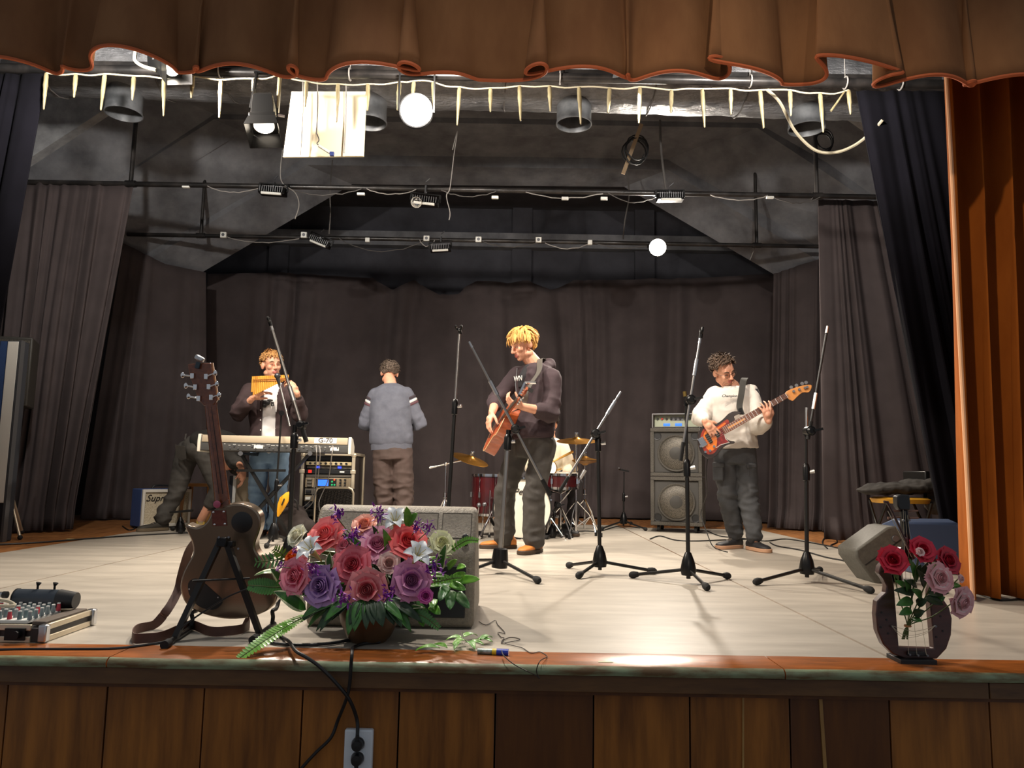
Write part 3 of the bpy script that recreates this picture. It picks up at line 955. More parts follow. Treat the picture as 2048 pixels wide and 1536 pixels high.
def mic_stand(label, base, top, feet, boom=None, split=.5, hub='cone', r=.0125, upper=M_POLEC, lower=M_POLE, tip=True, joint_at=None, hubz=.10, end_clip=False, boomm=None):
    """base: floor point; top: pole top; feet: floor points; boom: (front end, rear end)"""
    base, top = V(base), V(top)
    t = thing('microphone_stand', label, 'microphone stand', base)
    ax = (top - base).normalized()
    m = base.lerp(top, split)
    part('lower_pole', MB().cyl(base + ax * .03, m, r, n=12), lower, t)
    part('upper_pole', MB().cyl(m, top, r * .72, n=12), upper, t)
    part('height_clutch', MB().lathe([(r * 1.1, -.05), (r * 1.6, -.045), (r * 1.7, .03), (r * 1.2, .05), (r * .8, .055)], m, ax, 14), M_BLKM, t)
    part('clutch_knob', MB().cyl(m, m + V((.045, -.01, .01)), .007, .012, 8), M_STEEL, t)
    h = base + ax * hubz
    if hub == 'cone':
        part('hub', MB().lathe([(.012, -.055), (.04, -.05), (.046, -.02), (.036, .03), (.019, .075), (.014, .08)], h, ax, 16), M_BLKM, t)
    else:
        part('hub', MB().lathe([(.02, -.07), (.048, -.065), (.052, -.02), (.044, .05), (.03, .055), (.02, .055)], h, ax, 18), M_BLKM, t)
    for f in feet:
        f = V(f)
        f.z = .022
        part_hub = h + (V((f.x, f.y, h.z)) - h).normalized() * .02 + V((0, 0, -.02))
        foot_leg(t, part_hub, f)
    if boom:
        a, b = V(boom[0]), V(boom[1])
        d = (a - b).normalized()
        part('boom_arm', MB().cyl(b, a, r * .62, n=10), boomm or M_POLEC, t)
        # clutch where the boom meets the pole
        s = (top - b).dot(d)
        j = b + d * s
        part('boom_clutch', MB().cyl(j - V((0, .03, 0)), j + V((0, .035, 0)), .030, n=16).cyl(j - V((0, .03, 0)), j - V((0, .045, 0)), .026, .018, 14).cyl(top - ax * .03, top + ax * .02, .016), M_BLKM, t)
        part('clutch_knob', MB().bar(j + V((.01, -.05, 0)), j + V((.06, -.055, .012)), .012, .014), M_BLKM, t)
        mid = b + d * (s + (a - b).length * .28)
        part('boom_sleeve', MB().cyl(mid - d * .05, mid + d * .05, r * .95, n=10), M_STEEL, t)
        part('boom_grip', MB().cyl(b - d * .02, b + d * .09, r * .95, n=10), M_RUB, t)
        part('boom_tip', MB().cyl(a - d * .02, a + d * .025, r * .75, r * .6, 10), M_STEEL, t)
        if end_clip:
            clip(t, a + d * .03, d)
    elif tip:
        clip(t, top + ax * .02, V((ax.x * .4 - .2, -.6, .75)))
    return t

def stand_px(label, b, tp, feet, boom=None, lean=0., **kw):
    g = G(*b)
    top = P(tp[0], tp[1], g.y + lean)
    bm = None
    if boom:
        bm = (P(boom[0], boom[1], g.y + lean - .03 + (boom[4] if len(boom) > 4 else 0)), P(boom[2], boom[3], g.y + lean - .03 - (boom[4] * .3 if len(boom) > 4 else 0)))
    return mic_stand(label, g, top, [G(*f) for f in feet], bm, **kw)
stand_px('boom microphone stand with its long arm tilted across the guitarist', (998, 1147), (1017, 866), [(1075, 1168), (928, 1127), (930, 1152)], (942, 690, 1098, 985), split=.93, hub='cast', lower=M_POLEC, r=.015)
stand_px('boom microphone stand with arm tilted up to the right, right of the drums', (1200, 1150), (1196, 872), [(1138, 1137), (1158, 1158), (1306, 1149)], (1238, 790, 1122, 978), split=.94, r=.012)
stand_px('microphone stand in front of the bass cabinets, steep arm and clip on top', (1377, 1168), (1372, 800), [(1266, 1157), (1413, 1182), (1455, 1159)], (1400, 680, 1362, 915), split=.62, upper=M_POLE, end_clip=True)
stand_px('tall microphone stand right of the bass player, black arm pointing up', (1614, 1165), (1612, 862), [(1514, 1171), (1740, 1188), (1640, 1146)], (1654, 660, 1617, 872), split=.72, upper=M_POLE, boomm=M_BLK)
t = children(COL.objects['microphone_stand.003'])
part('spigot', MB().cyl(P(1613, 862, G(1614, 1165).y), P(1613, 815, G(1614, 1165).y), .009, n=10), M_STEEL, COL.objects['microphone_stand.003'])
part('spigot', MB().cyl(P(1371, 800, G(1377, 1168).y), P(1369, 783, G(1377, 1168).y), .011, n=10), mat('brass', 'a58a50', .35, 1.), COL.objects['microphone_stand.002'])
stand_px('straight telescopic microphone stand behind the black floor monitor', (889, 1138), (919, 668), [(845, 1128), (935, 1130), (893, 1160)], None, split=.68, upper=M_POLEC)
stand_px('boom microphone stand with arm tilted up to the left, left of the rack case', (576, 1128), (590, 856), [(540, 1120), (612, 1122), (585, 1150)], (543, 655, 611, 878), split=.90, r=.016, end_clip=True)
s0 = stand_px('slim microphone stand in front of the keyboard player', (545, 1091), (563, 828), [(507, 1085), (590, 1086), (533, 1097)], None, split=.45, upper=M_POLE, tip=False, r=.011)
g0 = G(545, 1091)
part('boom_arm', MB().cyl(P(579, 852, g0.y - .02), P(560, 772, g0.y + .02), .007), M_POLEC, s0)
part('boom_clutch', MB().cyl(P(563, 826, g0.y - .05), P(563, 826, g0.y + .02), .022, n=14), M_BLKM, s0)
stand_px('small unused stand with a short clip by the back curtain', (1247, 1056), (1248, 944), [(1204, 1061), (1291, 1062), (1262, 1050)], None, split=.55, tip=False, r=.010, upper=M_POLE)
gs = G(1247, 1056)
part('cradle', MB().bar(P(1240, 939, gs.y - .02), P(1258, 943, gs.y - .02), .03, .02).bar(P(1240, 939, gs.y - .02), P(1238, 936, gs.y - .1), .02, .015), M_BLKM, COL.objects['microphone_stand.007'])
stand_px('short T-shaped stand in front of the cream guitar amplifier', (361, 1064), (361, 1026), [(345, 1062), (380, 1062), (361, 1068)], None, split=.5, tip=False, r=.012, upper=M_POLE, hubz=.05)
part('cross_bar', MB().cyl(P(340, 1025, 7.2), P(386, 1021, 7.2), .011), M_POLE, COL.objects['microphone_stand.008'])
# vocal microphone on the slim stand
mp = P(555, 752, g0.y + .03)
mic = thing('microphone', 'black microphone pointing at the pan pipes', 'microphone', mp)
part('body', MB().cyl(P(560, 775, g0.y + .03), P(556, 757, g0.y + .03), .009, .017), M_BLK, mic)
part('grille', MB().ell(mp, (.026, .026, .026)), mat('mic_mesh', '4b4b4e', .45, .7, '2c2c2e', 180, 2), mic)

# ---------------------------------------------------------------- bass amplifier stack
M_CARPET = mat('grey_carpet', '5a5650', .95, 0, '45423c', 90, 3, bump=.5, bscale=160)
M_GRILLE = mat('speaker_grille', '6b655b', .5, .4, '2f2c28', 220, 2, lo=.45, hi=.55)
M_CONE = mat('speaker_cone', '3a3835', .7)
def bass_cab(z, loc, rz, label, casters):
    t = thing('bass_cabinet', label, 'speaker', (loc[0], loc[1], z), rz, 'bass speaker cabinets')
    Wd, Dp, Ht = .56, .42, .53
    mb = MB()
    mb.box((0, Dp / 2 + .02, Ht / 2), (Wd - .004, Dp - .04, Ht - .004))
    for c, s in (((0, .02, Ht - .02), (Wd, .04, .04)), ((0, .02, .02), (Wd, .04, .04)), ((-Wd / 2 + .02, .02, Ht / 2), (.04, .04, Ht - .08)), ((Wd / 2 - .02, .02, Ht / 2), (.04, .04, Ht - .08))):
        mb.box(c, s)
    part('cabinet', mb, M_CARPET, t, W=False, bevel=.006)
    part('baffle', MB().box((0, .036, Ht / 2), (Wd - .09, .01, Ht - .09)), M_CONE, t, W=False)
    part('speaker_ring', MB().lathe([(.195, 0), (.205, .012), (.198, .02), (.185, .014), (.182, 0)], (0, .03, Ht * .48), (0, -1, 0), 36), M_CARPET, t, W=False)
    part('speaker_grille', MB().lathe([(.186, .004), (.16, .022), (.09, .034), (.0, .038)], (0, .03, Ht * .48), (0, -1, 0), 36), M_GRILLE, t, W=False)
    part('dust_cap', MB().lathe([(.07, .036), (.06, .041), (.0, .044)], (0, .03, Ht * .48), (0, -1, 0), 24), M_CONE, t, W=False)
    zc = Ht - .085 if not casters else .085
    for sx in (-1, 1):
        part('port', MB().lathe([(.0, -.02), (.036, -.02), (.036, .004), (.045, .006), (.045, 0), (.036, -.0)], (sx * .205, .03, zc), (0, -1, 0), 20), M_BLK, t, W=False)
    if casters:
        for sx in (-1, 1):
            for y in (.07, .36):
                part('caster', MB().cyl((sx * .2 - .014, y, -.035), (sx * .2 + .014, y, -.035), .036, n=16).bar((sx * .2, y, 0), (sx * .2, y, -.035), .04, .02), M_RUB, t, W=False, smooth=40)
    return t
BL = G(1310, 1066); BR = G(1402, 1070)
cabx, caby = P(1352, 960, 8.3).x, 8.3
CRZ = -math.radians(19)
bass_cab(.075, (cabx, caby), CRZ, 'lower grey carpeted bass speaker cabinet, on casters', True)
bass_cab(.61, (cabx, caby), CRZ, 'upper grey carpeted bass speaker cabinet, under the amplifier head', False)
t = thing('bass_amplifier', 'bass amplifier head with two small blue displays, atop the cabinets', 'amplifier', (cabx, caby, 1.144), CRZ)
mb = MB()
for c, s in (((0, .2, .15), (.52, .34, .014)), ((0, .2, .007), (.52, .34, .014)), ((-.254, .2, .08), (.012, .34, .13)), ((.254, .2, .08), (.012, .34, .13)), ((0, .24, .08), (.5, .24, .128))):
    mb.box(c, s)
part('case', mb, M_CARPET, t, W=False, bevel=.003)
part('trim', MB().box((0, .028, .158), (.52, .012, .008)).box((-.258, .028, .08), (.008, .012, .15)).box((.258, .028, .08), (.008, .012, .15)), M_STEEL, t, W=False)
part('faceplate', MB().box((0, .115, .08), (.49, .01, .126)), mat('amp_face', '9aa08c', .45, .3), t, W=False)
for i in range(9):
    part('knob', MB().cyl((-.21 + i * .05, .11, .108), (-.21 + i * .05, .088, .108), .013, .011, 12), M_BLK if i != 1 else mat('red_knob', 'c03020', .4), t, W=False)
for x in (-.11, .02):
    part('display', MB().box((x, .107, .042), (.075, .006, .03)), mat('blue_display', '2f6fe0', .4, emit=.9), t, W=False, bevel=.003)
part('display_slot', MB().box((.0, .107, .108), (.14, .007, .04)), M_GREYM, t, W=False)

# ---------------------------------------------------------------- keyboard on its stand
M_KBTOP = mat('keyboard_silver', '94856d', .5, .2)
M_KBBACK = mat('keyboard_back', '3b3a38', .5)
KY = 6.5
kc = P(550, 906, KY)
krz = math.radians(8)
kb = thing('keyboard', 'long silver and black keyboard on a crossed stand', 'keyboard', kc, krz)
pr = [(-.21 + .21, .015), (.21 + .21, .0), (.42, .075), (.20, .135), (.03, .14), (.0, .075)]
part('case', MB().prism([(y, z) for y, z in ((0, .012), (.42, .012), (.42, .07), (.22, .125), (.02, .14), (0, .085))], 1.24, rotm((0, 1, 0), (0, 0, 1), (1, 0, 0), (-.62, 0, 0))), M_KBBACK, kb, W=False, bevel=.004)
part('top_strip', MB().prism([(y, z) for y, z in ((-.004, .083), (-.004, .088), (.018, .145), (.2, .131), (.2, .124), (.02, .138))], 1.22, rotm((0, 1, 0), (0, 0, 1), (1, 0, 0), (-.61, 0, 0))), M_KBTOP, kb, W=False, bevel=.003)
for sx in (-1, 1):
    part('end_cheek', MB().prism([(y, z) for y, z in ((-.008, .0), (.43, .0), (.43, .08), (.22, .142), (.01, .152), (-.008, .09))], .026, rotm((0, 1, 0), (0, 0, 1), (1, 0, 0), (sx * .63 - .013, 0, 0))), mat('cheek', 'd8d2c2', .45), kb, W=False, bevel=.004)
r = random.Random(4)
mb = MB()
for i in range(30):
    x = -.52 + i * .036 + r.uniform(-.006, .006)
    if r.random() < .75:
        mb.cyl((x, .001, .035 + .02 * (i % 2)), (x, -.006, .035 + .02 * (i % 2)), .007, n=10)
part('jack_sockets', mb, M_GREYM, kb, W=False, kind='stuff')
mb = MB()
for i in range(26):
    x = -.50 + i * .040
    mb.box((x, -.001, .062 + r.uniform(-.004, .008)), (r.uniform(.012, .032), .002, .0035))
part('panel_print', mb, M_WHITE, kb, W=False, kind='stuff')
part('rating_plate', MB().box((.50, -.001, .045), (.075, .003, .03)), M_WHITE, kb, W=False)
part('card_slot', MB().box((-.14, -.002, .05), (.075, .004, .03)), M_WHITE, kb, W=False)
sl = math.atan2(.057, .022)
m = WM[kb.name] @ Matrix.Translation(V((.42, .004, .116))) @ Matrix.Rotation(sl, 4, 'X')
part('name_plate', MB(m).box((0, 0, .0), (.19, .05, .002)), M_WHITE, kb, W=True)
lettering('G-70', .060, m @ Matrix.Translation(V((0, 0, .002))), mat('plate_grey', '39322b', .6), kb, bold=.0015)
mb = MB()
for i in range(36):
    mb.box((-.57 + i * .032, .34, .079), (.030, .14, .02), Matrix.Rotation(math.radians(-14), 3, 'X'))
part('keys', mb, mat('ivory', 'e6e2d6', .35), kb, W=False, kind='stuff')
ks = thing('keyboard_stand', 'black crossed-leg stand holding up the keyboard', 'stand', (kc.x, KY + .18, 0))
zt_ = kc.z
for y in (KY + .06, KY + .36):
    part('leg', MB().bar(P(481, 905, y), V((P(588, 1000, y).x, y, .012)), .03, .022), M_POLE, ks)
    part('leg', MB().bar(P(620, 905, y) + V((0, .026, 0)), V((P(468, 1000, y).x, y + .026, .012)), .03, .022), M_POLE, ks)
for px in (481, 620):
    part('support_arm', MB().bar(P(px, 905, KY - .02) + V((0, 0, -.008)), P(px, 905, KY - .02) + V((0, .46, -.008)), .03, .025), M_POLE, ks)
    part('end_cap', MB().cyl(P(px, 905, KY - .02) + V((0, 0, -.008)), P(px, 905, KY - .05) + V((0, 0, -.008)), .02), M_GREYM, ks)
for px in (588, 468):
    part('foot_bar', MB().bar((P(px, 1000, KY + .2).x, KY - .02, .018), (P(px, 1000, KY + .2).x, KY + .46, .018), .035, .03), M_RUB, ks)
part('cross_bar', MB().bar(P(474, 941, KY + .04), P(571, 941, KY + .04), .022, .022), M_POLE, ks)
# cords from the keyboard's back
for i, (x0, x1) in enumerate(((626, 633), (633, 640), (660, 663))):
    single('audio_cable', MB().tube(spline([P(x0, 896, KY - .02), P(x0 + 6, 893, KY - .06), P(x1, 915, KY - .06), P(x1 - 3 - i * 2, 960, 7.10), P(x1 - 12 - 12 * (i == 2), 1000, 7.10), P(x1 - 40 + 8 * i, 1022, 7.06)], 6), .0045, 6),
           M_CORDG, ('pale audio cable at the left of the three leaving the keyboard', 'pale audio cable in the middle of the three leaving the keyboard', 'pale audio cable at the right of the three leaving the keyboard')[i], 'cable', 'keyboard audio cables')

# ---------------------------------------------------------------- rack case
M_ALU = mat('aluminium_edge', 'cbbfa8', .38, .7)
M_LAM = mat('black_laminate', '231d1b', .5)
RY = 7.3
rc = P(653, 1000, RY)
rk = thing('rack_case', 'flight case rack of audio units with aluminium edges', 'rack', (rc.x, RY, 0))
rx0, rx1 = P(604, 960, RY).x - rc.x, P(706, 960, RY).x - rc.x
rw, rz1 = rx1 - rx0, P(655, 908, RY).z
mid = (rx0 + rx1) / 2
mb = MB()
for c, s in (((mid, .24, rz1 - .01), (rw, .48, .02)), ((mid, .24, .06), (rw, .48, .02)), ((rx0 + .01, .24, rz1 / 2 + .025), (.02, .48, rz1 - .07)), ((rx1 - .01, .24, rz1 / 2 + .025), (.02, .48, rz1 - .07)), ((mid, .44, rz1 / 2 + .025), (rw - .04, .02, rz1 - .07))):
    mb.box(c, s)
part('shell', mb, M_LAM, rk, W=False)
mb = MB()
for x in (rx0, rx1):
    for y in (0, .48):
        mb.box((x, y, rz1 / 2 + .025), (.03, .03, rz1 - .05))
    for z in (.06, rz1):
        mb.box((x, .24, z), (.028, .46, .028))
for y in (0, .48):
    for z in (.06, rz1):
        mb.box((mid, y, z), (rw, .028, .028))
part('edge_profile', mb, M_ALU, rk, W=False, bevel=.004)
for x in (rx0, rx1):
    for z in (.07, rz1 - .01):
        part('ball_corner', MB().ell((x, -.004, z), (.026, .02, .026)), M_ALU, rk, W=False)
    part('latch', MB().box((x, -.012, rz1 * .78), (.05, .02, .035)), M_ALU, rk, W=False, bevel=.003)
for x in (rx0 + .04, rx1 - .04):
    for y in (.07, .41):
        part('caster', MB().cyl((x - .015, y, .028), (x + .015, y, .028), .028, n=14).box((x, y, .045), (.05, .05, .01)), M_RUB, rk, W=False)
iw = rw - .05
def unit(py0, py1, m, name='audio_unit', d=.03):
    z0, z1 = P(655, py1, RY).z, P(655, py0, RY).z
    return part(name, MB().box((mid, d + .1, (z0 + z1) / 2), (iw, .2, z1 - z0 - .004)), m, rk, W=False, bevel=.002), (z0 + z1) / 2, z1 - z0
M_UNITC = mat('unit_cream', 'c9b892', .4, .4); M_UNITB = mat('unit_black', '17171a', .4); M_UNITG = mat('unit_grey', '57524b', .5, .3); M_UNITT = mat('unit_tan', '8f8069', .45, .4)
u, z, h = unit(912, 922, M_UNITB, 'drawer', .08)
u, z, h = unit(923, 931, M_UNITC)
for i in range(8):
    part('knob', MB().cyl((mid - .18 + i * .05, .03, z), (mid - .18 + i * .05, .012, z), .011, n=10), M_BLK, u, W=False)
u, z, h = unit(931, 938, M_UNITG, d=.05)
for x in (-.11, .10):
    part('blue_lamp', MB().box((mid + x, .048, z), (.035, .008, .02)), mat('blue_lamp', '2b3fe8', .4, emit=2.2), u, W=False)
u, z, h = unit(938.5, 948, M_UNITB)
part('power_switch', MB().box((mid - .18, .026, z), (.035, .012, .03)), mat('red_switch', 'd5332a', .4, emit=.5), u, W=False, bevel=.003)
part('badge', MB().box((mid + .13, .028, z), (.045, .004, .014)), M_WHITE, u, W=False)
unit(948.5, 955, M_UNITG, 'blank_panel', .04)
u, z, h = unit(955.5, 976, M_UNITT)
part('screen_frame', MB().box((mid - .02, .027, z), (.20, .008, h * .82)), M_UNITB, u, W=False, bevel=.003)
part('screen', MB().box((mid - .045, .021, z), (.10, .006, h * .6)), mat('blue_screen', '2c62d8', .3, emit=1.6), u, W=False)
for x, zz, c in ((.04, .012, '27a060'), (.04, -.018, '2fb070'), (.065, -.018, '2fb070'), (.062, .03, 'd0532f')):
    part('button', MB().cyl((mid + x, .024, z + zz), (mid + x, .016, z + zz), .009, n=10), mat('button_' + c, c, .4, emit=.3), u, W=False)
for i in range(6):
    part('knob', MB().cyl((mid + .12 + .045 * (i % 2), .03, z + .03 - .03 * (i // 2)), (mid + .12 + .045 * (i % 2), .012, z + .03 - .03 * (i // 2)), .010, n=10), M_UNITB, u, W=False)
for i in range(3):
    part('knob', MB().box((mid - .18, .022, z + .03 - .03 * i), (.05, .02, .018)), M_UNITG, u, W=False, bevel=.003)
for k, (y0, y1) in enumerate(((977, 990), (991, 1004), (1005, 1018), (1019, 1034))):
    u, z, h = unit(y0, y1, (M_UNITG, M_UNITT, M_UNITB, M_UNITG)[k])
    part('power_switch', MB().box((mid - .185, .024, z), (.05, .02, .03)), (M_UNITB, M_WHITE, M_GREYM, M_BLK)[k], u, W=False, bevel=.003)
# foam lined lid leaning against the rack
lx0, lx1, lz1 = P(630, 1000, RY - .12).x, P(706, 1000, RY - .12).x, P(668, 977, RY - .12).z
ld = thing('case_lid', 'foam-lined open case lid leaning on the rack', 'case', ((lx0 + lx1) / 2, RY - .12, 0))
w_, h_ = lx1 - lx0, lz1
part('shell', MB().box((0, .035, h_ / 2), (w_, .02, h_)), M_LAM, ld, W=False)
fr = [(-w_ / 2, 0), (-w_ / 2, h_ - .05), (-w_ / 2 + .015, h_ - .015), (-w_ / 2 + .05, h_), (w_ / 2 - .05, h_), (w_ / 2 - .015, h_ - .015), (w_ / 2, h_ - .05), (w_ / 2, 0)]
part('edge_profile', MB().tube([(x, 0, z + .01) for x, z in fr], .012, 6), M_ALU, ld, W=False)
def foam(u, v):
    x, z = -w_ / 2 + .015 + (w_ - .03) * u, .02 + (h_ - .04) * v
    return V((x, .018 - .018 * math.sin(x * 2 * PI / .045 + z * 2 * PI / .06) * math.sin(z * 2 * PI / .045 - x * 2 * PI / .09), z))
part('egg_crate_foam', MB().grid(foam, 64, 50), mat('black_foam', '2a2622', .95), ld, W=False)

# ---------------------------------------------------------------- combo amplifier at the left
AY = 7.75
ac = P(330, 1056, AY)
am = thing('guitar_amplifier', 'small guitar amplifier with blue cover sides and cream grille', 'amplifier', (ac.x, ac.y, 0), math.radians(50))
part('cabinet', MB().box((0, .13, .205), (.50, .22, .38)), mat('blue_tolex', '3d4f7c', .6), am, W=False, bevel=.01)
part('frame', MB().box((0, .0, .375), (.50, .03, .03)).box((0, .0, .03), (.50, .03, .03)).box((-.237, 0, .2), (.026, .03, .33)).box((.237, 0, .2), (.026, .03, .33)), mat('white_vinyl', 'd9d4c8', .5), am, W=False, bevel=.004)
part('grille_cloth', MB().box((0, .008, .2), (.45, .012, .32)), mat('cream_cloth', 'cbbfa6', .85, 0, 'a4977e', 160, 3, lo=.4, hi=.6), am, W=False)
part('handle', MB().tube(spline([(-.1, .13, .395), (-.07, .13, .425), (.07, .13, .425), (.1, .13, .395)], 5), .01, 8), M_BLK, am, W=False)
for x in (-.2, .2):
    part('foot', MB().cyl((x, .05, 0), (x, .05, .02), .02).cyl((x, .2, 0), (x, .2, .02), .02), M_RUB, am, W=False)
m = WM[am.name] @ rotm((1, 0, 0), (0, 0, 1), (0, -1, 0), (-.10, -.002, .30))
lettering('Supro', .095, m, M_BLK, am, shear=.35)

# bench behind the bent person, pale board, bags
sb = thing('stool', 'low wooden stool half hidden behind the bent person', 'stool', P(397, 972, 7.9))
zz = P(397, 970, 7.9).z
part('seat', MB().box((P(397, 970, 7.9).x, 7.95, zz), (.34, .26, .03)), mat('stool_wood', 'a9763f', .5), sb, bevel=.006)
for sx in (-.13, .13):
    for sy in (-.09, .09):
        part('leg', MB().bar((P(397, 970, 7.9).x + sx, 7.95 + sy, zz), (P(397, 970, 7.9).x + sx * 1.15, 7.95 + sy * 1.1, 0), .03, .03), mat('stool_wood', ''), sb)
bb = thing('leaning_board', 'beige board with a white edge leaning behind the keyboard stand', 'board', P(500, 1050, 7.5))
part('panel', MB().box((0, 0, .265), (.30, .02, .53)), mat('beige_board', '8a7d68', .7), bb, W=False)
part('white_edge', MB().box((-.165, -.01, .27), (.03, .05, .54)), M_WHITE, bb, W=False)
part('dark_edge', MB().box((-.20, -.01, .27), (.035, .04, .54)), mat('dark_edge', '2c2f38', .6), bb, W=False)
bb.location.z = 0
yb_ = P(564, 1010, 6.4)
mb = MB().loft([(P(575, 984, 6.4), (.012, 0, .004), (0, .006, 0)), (P(571, 992, 6.4), (.045, 0, .01), (0, .016, 0)), (P(566, 1006, 6.4), (.045, 0, .01), (0, .02, 0)), (P(561, 1020, 6.4), (.03, 0, .006), (0, .014, 0)), (P(556, 1033, 6.4), (.008, 0, 0), (0, .006, 0))], 14, .8)
yp = thing('yellow_pouch', 'bright yellow pouch hanging from the keyboard stand', 'pouch', P(564, 1033, 6.4))
part('pouch_body', mb, mat('yellow_cloth', 'e8a410', .6), yp)
part('strap', MB().tube([P(575, 984, 6.4), P(578, 960, 6.45), P(584, 935, 6.52)], .005), M_BLK, yp)
part('print_mark', MB().box(P(566, 1004, 6.375), (.01, .004, .06), Matrix.Rotation(.35, 3, 'Y')), M_BLK, yp)
gb = thing('gig_bag', 'dark soft bag slumped on the floor left of the rack', 'bag', (P(585, 1040, 6.85).x, 6.85, 0))
b0 = V((P(585, 1040, 6.85).x, 6.85, 0))
part('bag_body', vox(MB().ell(b0 + V((-gb.location.x, -6.85, .16)), (.14, .13, .16)).ell(b0 + V((.05 - gb.location.x, -6.85, .10)), (.17, .15, .10)), .015, 5, .5, lambda c: .01 * noise.noise(c * 18)), mat('brown_black_cloth', '2a211e', .9), gb)
part('carry_handle', MB().tube(spline([b0 + V((-.06, -.08, .29)), b0 + V((-.03, -.11, .35)), b0 + V((.05, -.11, .34)), b0 + V((.07, -.08, .26))], 5), .008), M_BLK, gb)
# ---------------------------------------------------------------- drum kit
M_MAROON = mat('maroon_shell', '4a0f14', .25, .1, '340a0e', 6, 3, coat=.8)
M_SKIN = mat('drum_head', 'e9e3d2', .5)
M_BRASS = mat('cymbal_bronze', 'c08a3e', .28, .95, 'a8742e', 3, 3, (1, 1, 30), .05, 40)
DY = 7.15
bc_ = P(1045, 1021, DY)
bc_.z = .285
bd_ = thing('bass_drum', 'bass drum with a white front head behind the guitarist', 'drum', (bc_.x, DY, 0), math.radians(10))
ax_ = (0, 1, 0)
part('shell', MB().lathe([(.268, .03), (.268, .40), (.262, .40), (.262, .03)], (0, 0, .285), ax_, 40), M_MAROON, bd_, W=False)
part('front_hoop', MB().lathe([(.272, 0), (.285, 0), (.285, .045), (.272, .045), (.272, 0)], (0, 0, .285), ax_, 44), M_BLK, bd_, W=False)
part('rear_hoop', MB().lathe([(.272, .385), (.285, .385), (.285, .43), (.272, .43)], (0, 0, .285), ax_, 44), M_BLK, bd_, W=False)
part('front_head', MB().lathe([(0, .012), (.272, .014), (.272, .03), (0, .03)], (0, 0, .285), ax_, 44), M_SKIN, bd_, W=False, smooth=20)
part('port_ring', MB().lathe([(.0, .008), (.052, .008), (.06, .010), (.06, .013), (0, .013)], (.13, 0, .15), ax_, 24), M_BLK, bd_, W=False)
lettering('Pearl', .085, WM[bd_.name] @ rotm((1, 0, 0), (0, 0, 1), (0, -1, 0), (.0, .008, .44)), M_BLK, bd_, shear=.3)
for k in range(10):
    a = k * PI / 5 + .3
    c = V((.285 * math.cos(a), 0, .285 + .285 * math.sin(a)))
    part('lug', MB().bar(c + V((0, -.01, 0)), c + V((0, .16, 0)), .016, .014), M_CHROME, bd_, W=False)
for sx in (-1, 1):
    part('spur', MB().cyl((sx * .26, .16, .26), (sx * .40, .0, .02), .010).ell((sx * .40, 0, .02), (.017, .017, .02)), M_CHROME, bd_, W=False)

def drum(name, c, r, h, label, tilt=(0, 0, 1), legs=None):
    t = thing(name, label, 'drum', V((c.x, c.y, 0)))
    ax = V(tilt).normalized()
    part('shell', MB().lathe([(r, -h / 2), (r, h / 2), (r - .006, h / 2), (r - .006, -h / 2)], c, ax, 32), M_MAROON, t)
    part('head', MB().lathe([(0, h / 2 + .004), (r, h / 2 + .004), (r, h / 2 - .004), (0, h / 2 - .004)], c, ax, 32), M_SKIN, t, smooth=20)
    for s_ in (-1, 1):
        part('hoop', MB().lathe([(r + .001, -.012), (r + .010, -.012), (r + .010, .012), (r + .001, .012), (r + .001, -.012)], c + ax * s_ * (h / 2), ax, 32), M_CHROME, t)
    x_, y_, z_ = frame(ax)
    for k in range(8):
        a = k * PI / 4 + .2
        q = c + (x_ * math.cos(a) + y_ * math.sin(a)) * (r + .010)
        part('lug', MB().cyl(q - ax * h * .46, q + ax * h * .46, .004, n=6).box(q, (.018, .018, min(.05, h * .4))), M_CHROME, t)
    if legs == 'floor':
        for k in range(3):
            a = k * 2 * PI / 3 + .5
            q = V((c.x + (r + .02) * math.cos(a), c.y + (r + .02) * math.sin(a), 0))
            part('leg', MB().cyl(q + V((0, 0, .01)), q + V((0, 0, c.z + .05)), .007), M_CHROME, t)
            part('rubber_foot', MB().cyl(q, q + V((0, 0, .03)), .013), M_RUB, t)
    elif legs == 'stand':
        part('stand_post', MB().cyl((c.x, c.y, .12), (c.x, c.y, c.z - h / 2 - .06), .011), M_CHROME, t)
        for k in range(3):
            a = k * 2 * PI / 3 + .9
            d = V((math.cos(a), math.sin(a), 0))
            part('leg', MB().cyl(V((c.x, c.y, .3)), V((c.x, c.y, .012)) + d * .25, .008), M_CHROME, t)
            part('basket_arm', MB().tube([V((c.x, c.y, c.z - h / 2 - .06)), c - ax * (h / 2 + .03) + d * r * .6, c - ax * (h / 2 - .01) + d * (r + .012)], .006), M_CHROME, t)
    elif legs == 'mount':
        part('mount_arm', MB().tube([c - V((0, -r, 0)), V((c.x, c.y + r + .02, c.z - .1)), V((bc_.x + .02, DY + .25, .56))], .011), M_CHROME, t)
    return t
ft = P(970, 985, 7.45)
drum('floor_tom', V((ft.x + .06, 7.5, .40)), .19, .38, 'deep maroon floor tom left of the guitarist', (0, 0, 1), 'floor')
drum('snare_drum', P(1122, 961, 7.4), .17, .13, 'maroon snare drum under the drummer\'s hand', (.0, -.05, 1), 'stand')
drum('rack_tom', P(1082, 944, 7.5), .13, .17, 'small tom with a pale head tipped toward the audience', (.25, -.75, .7), 'mount')

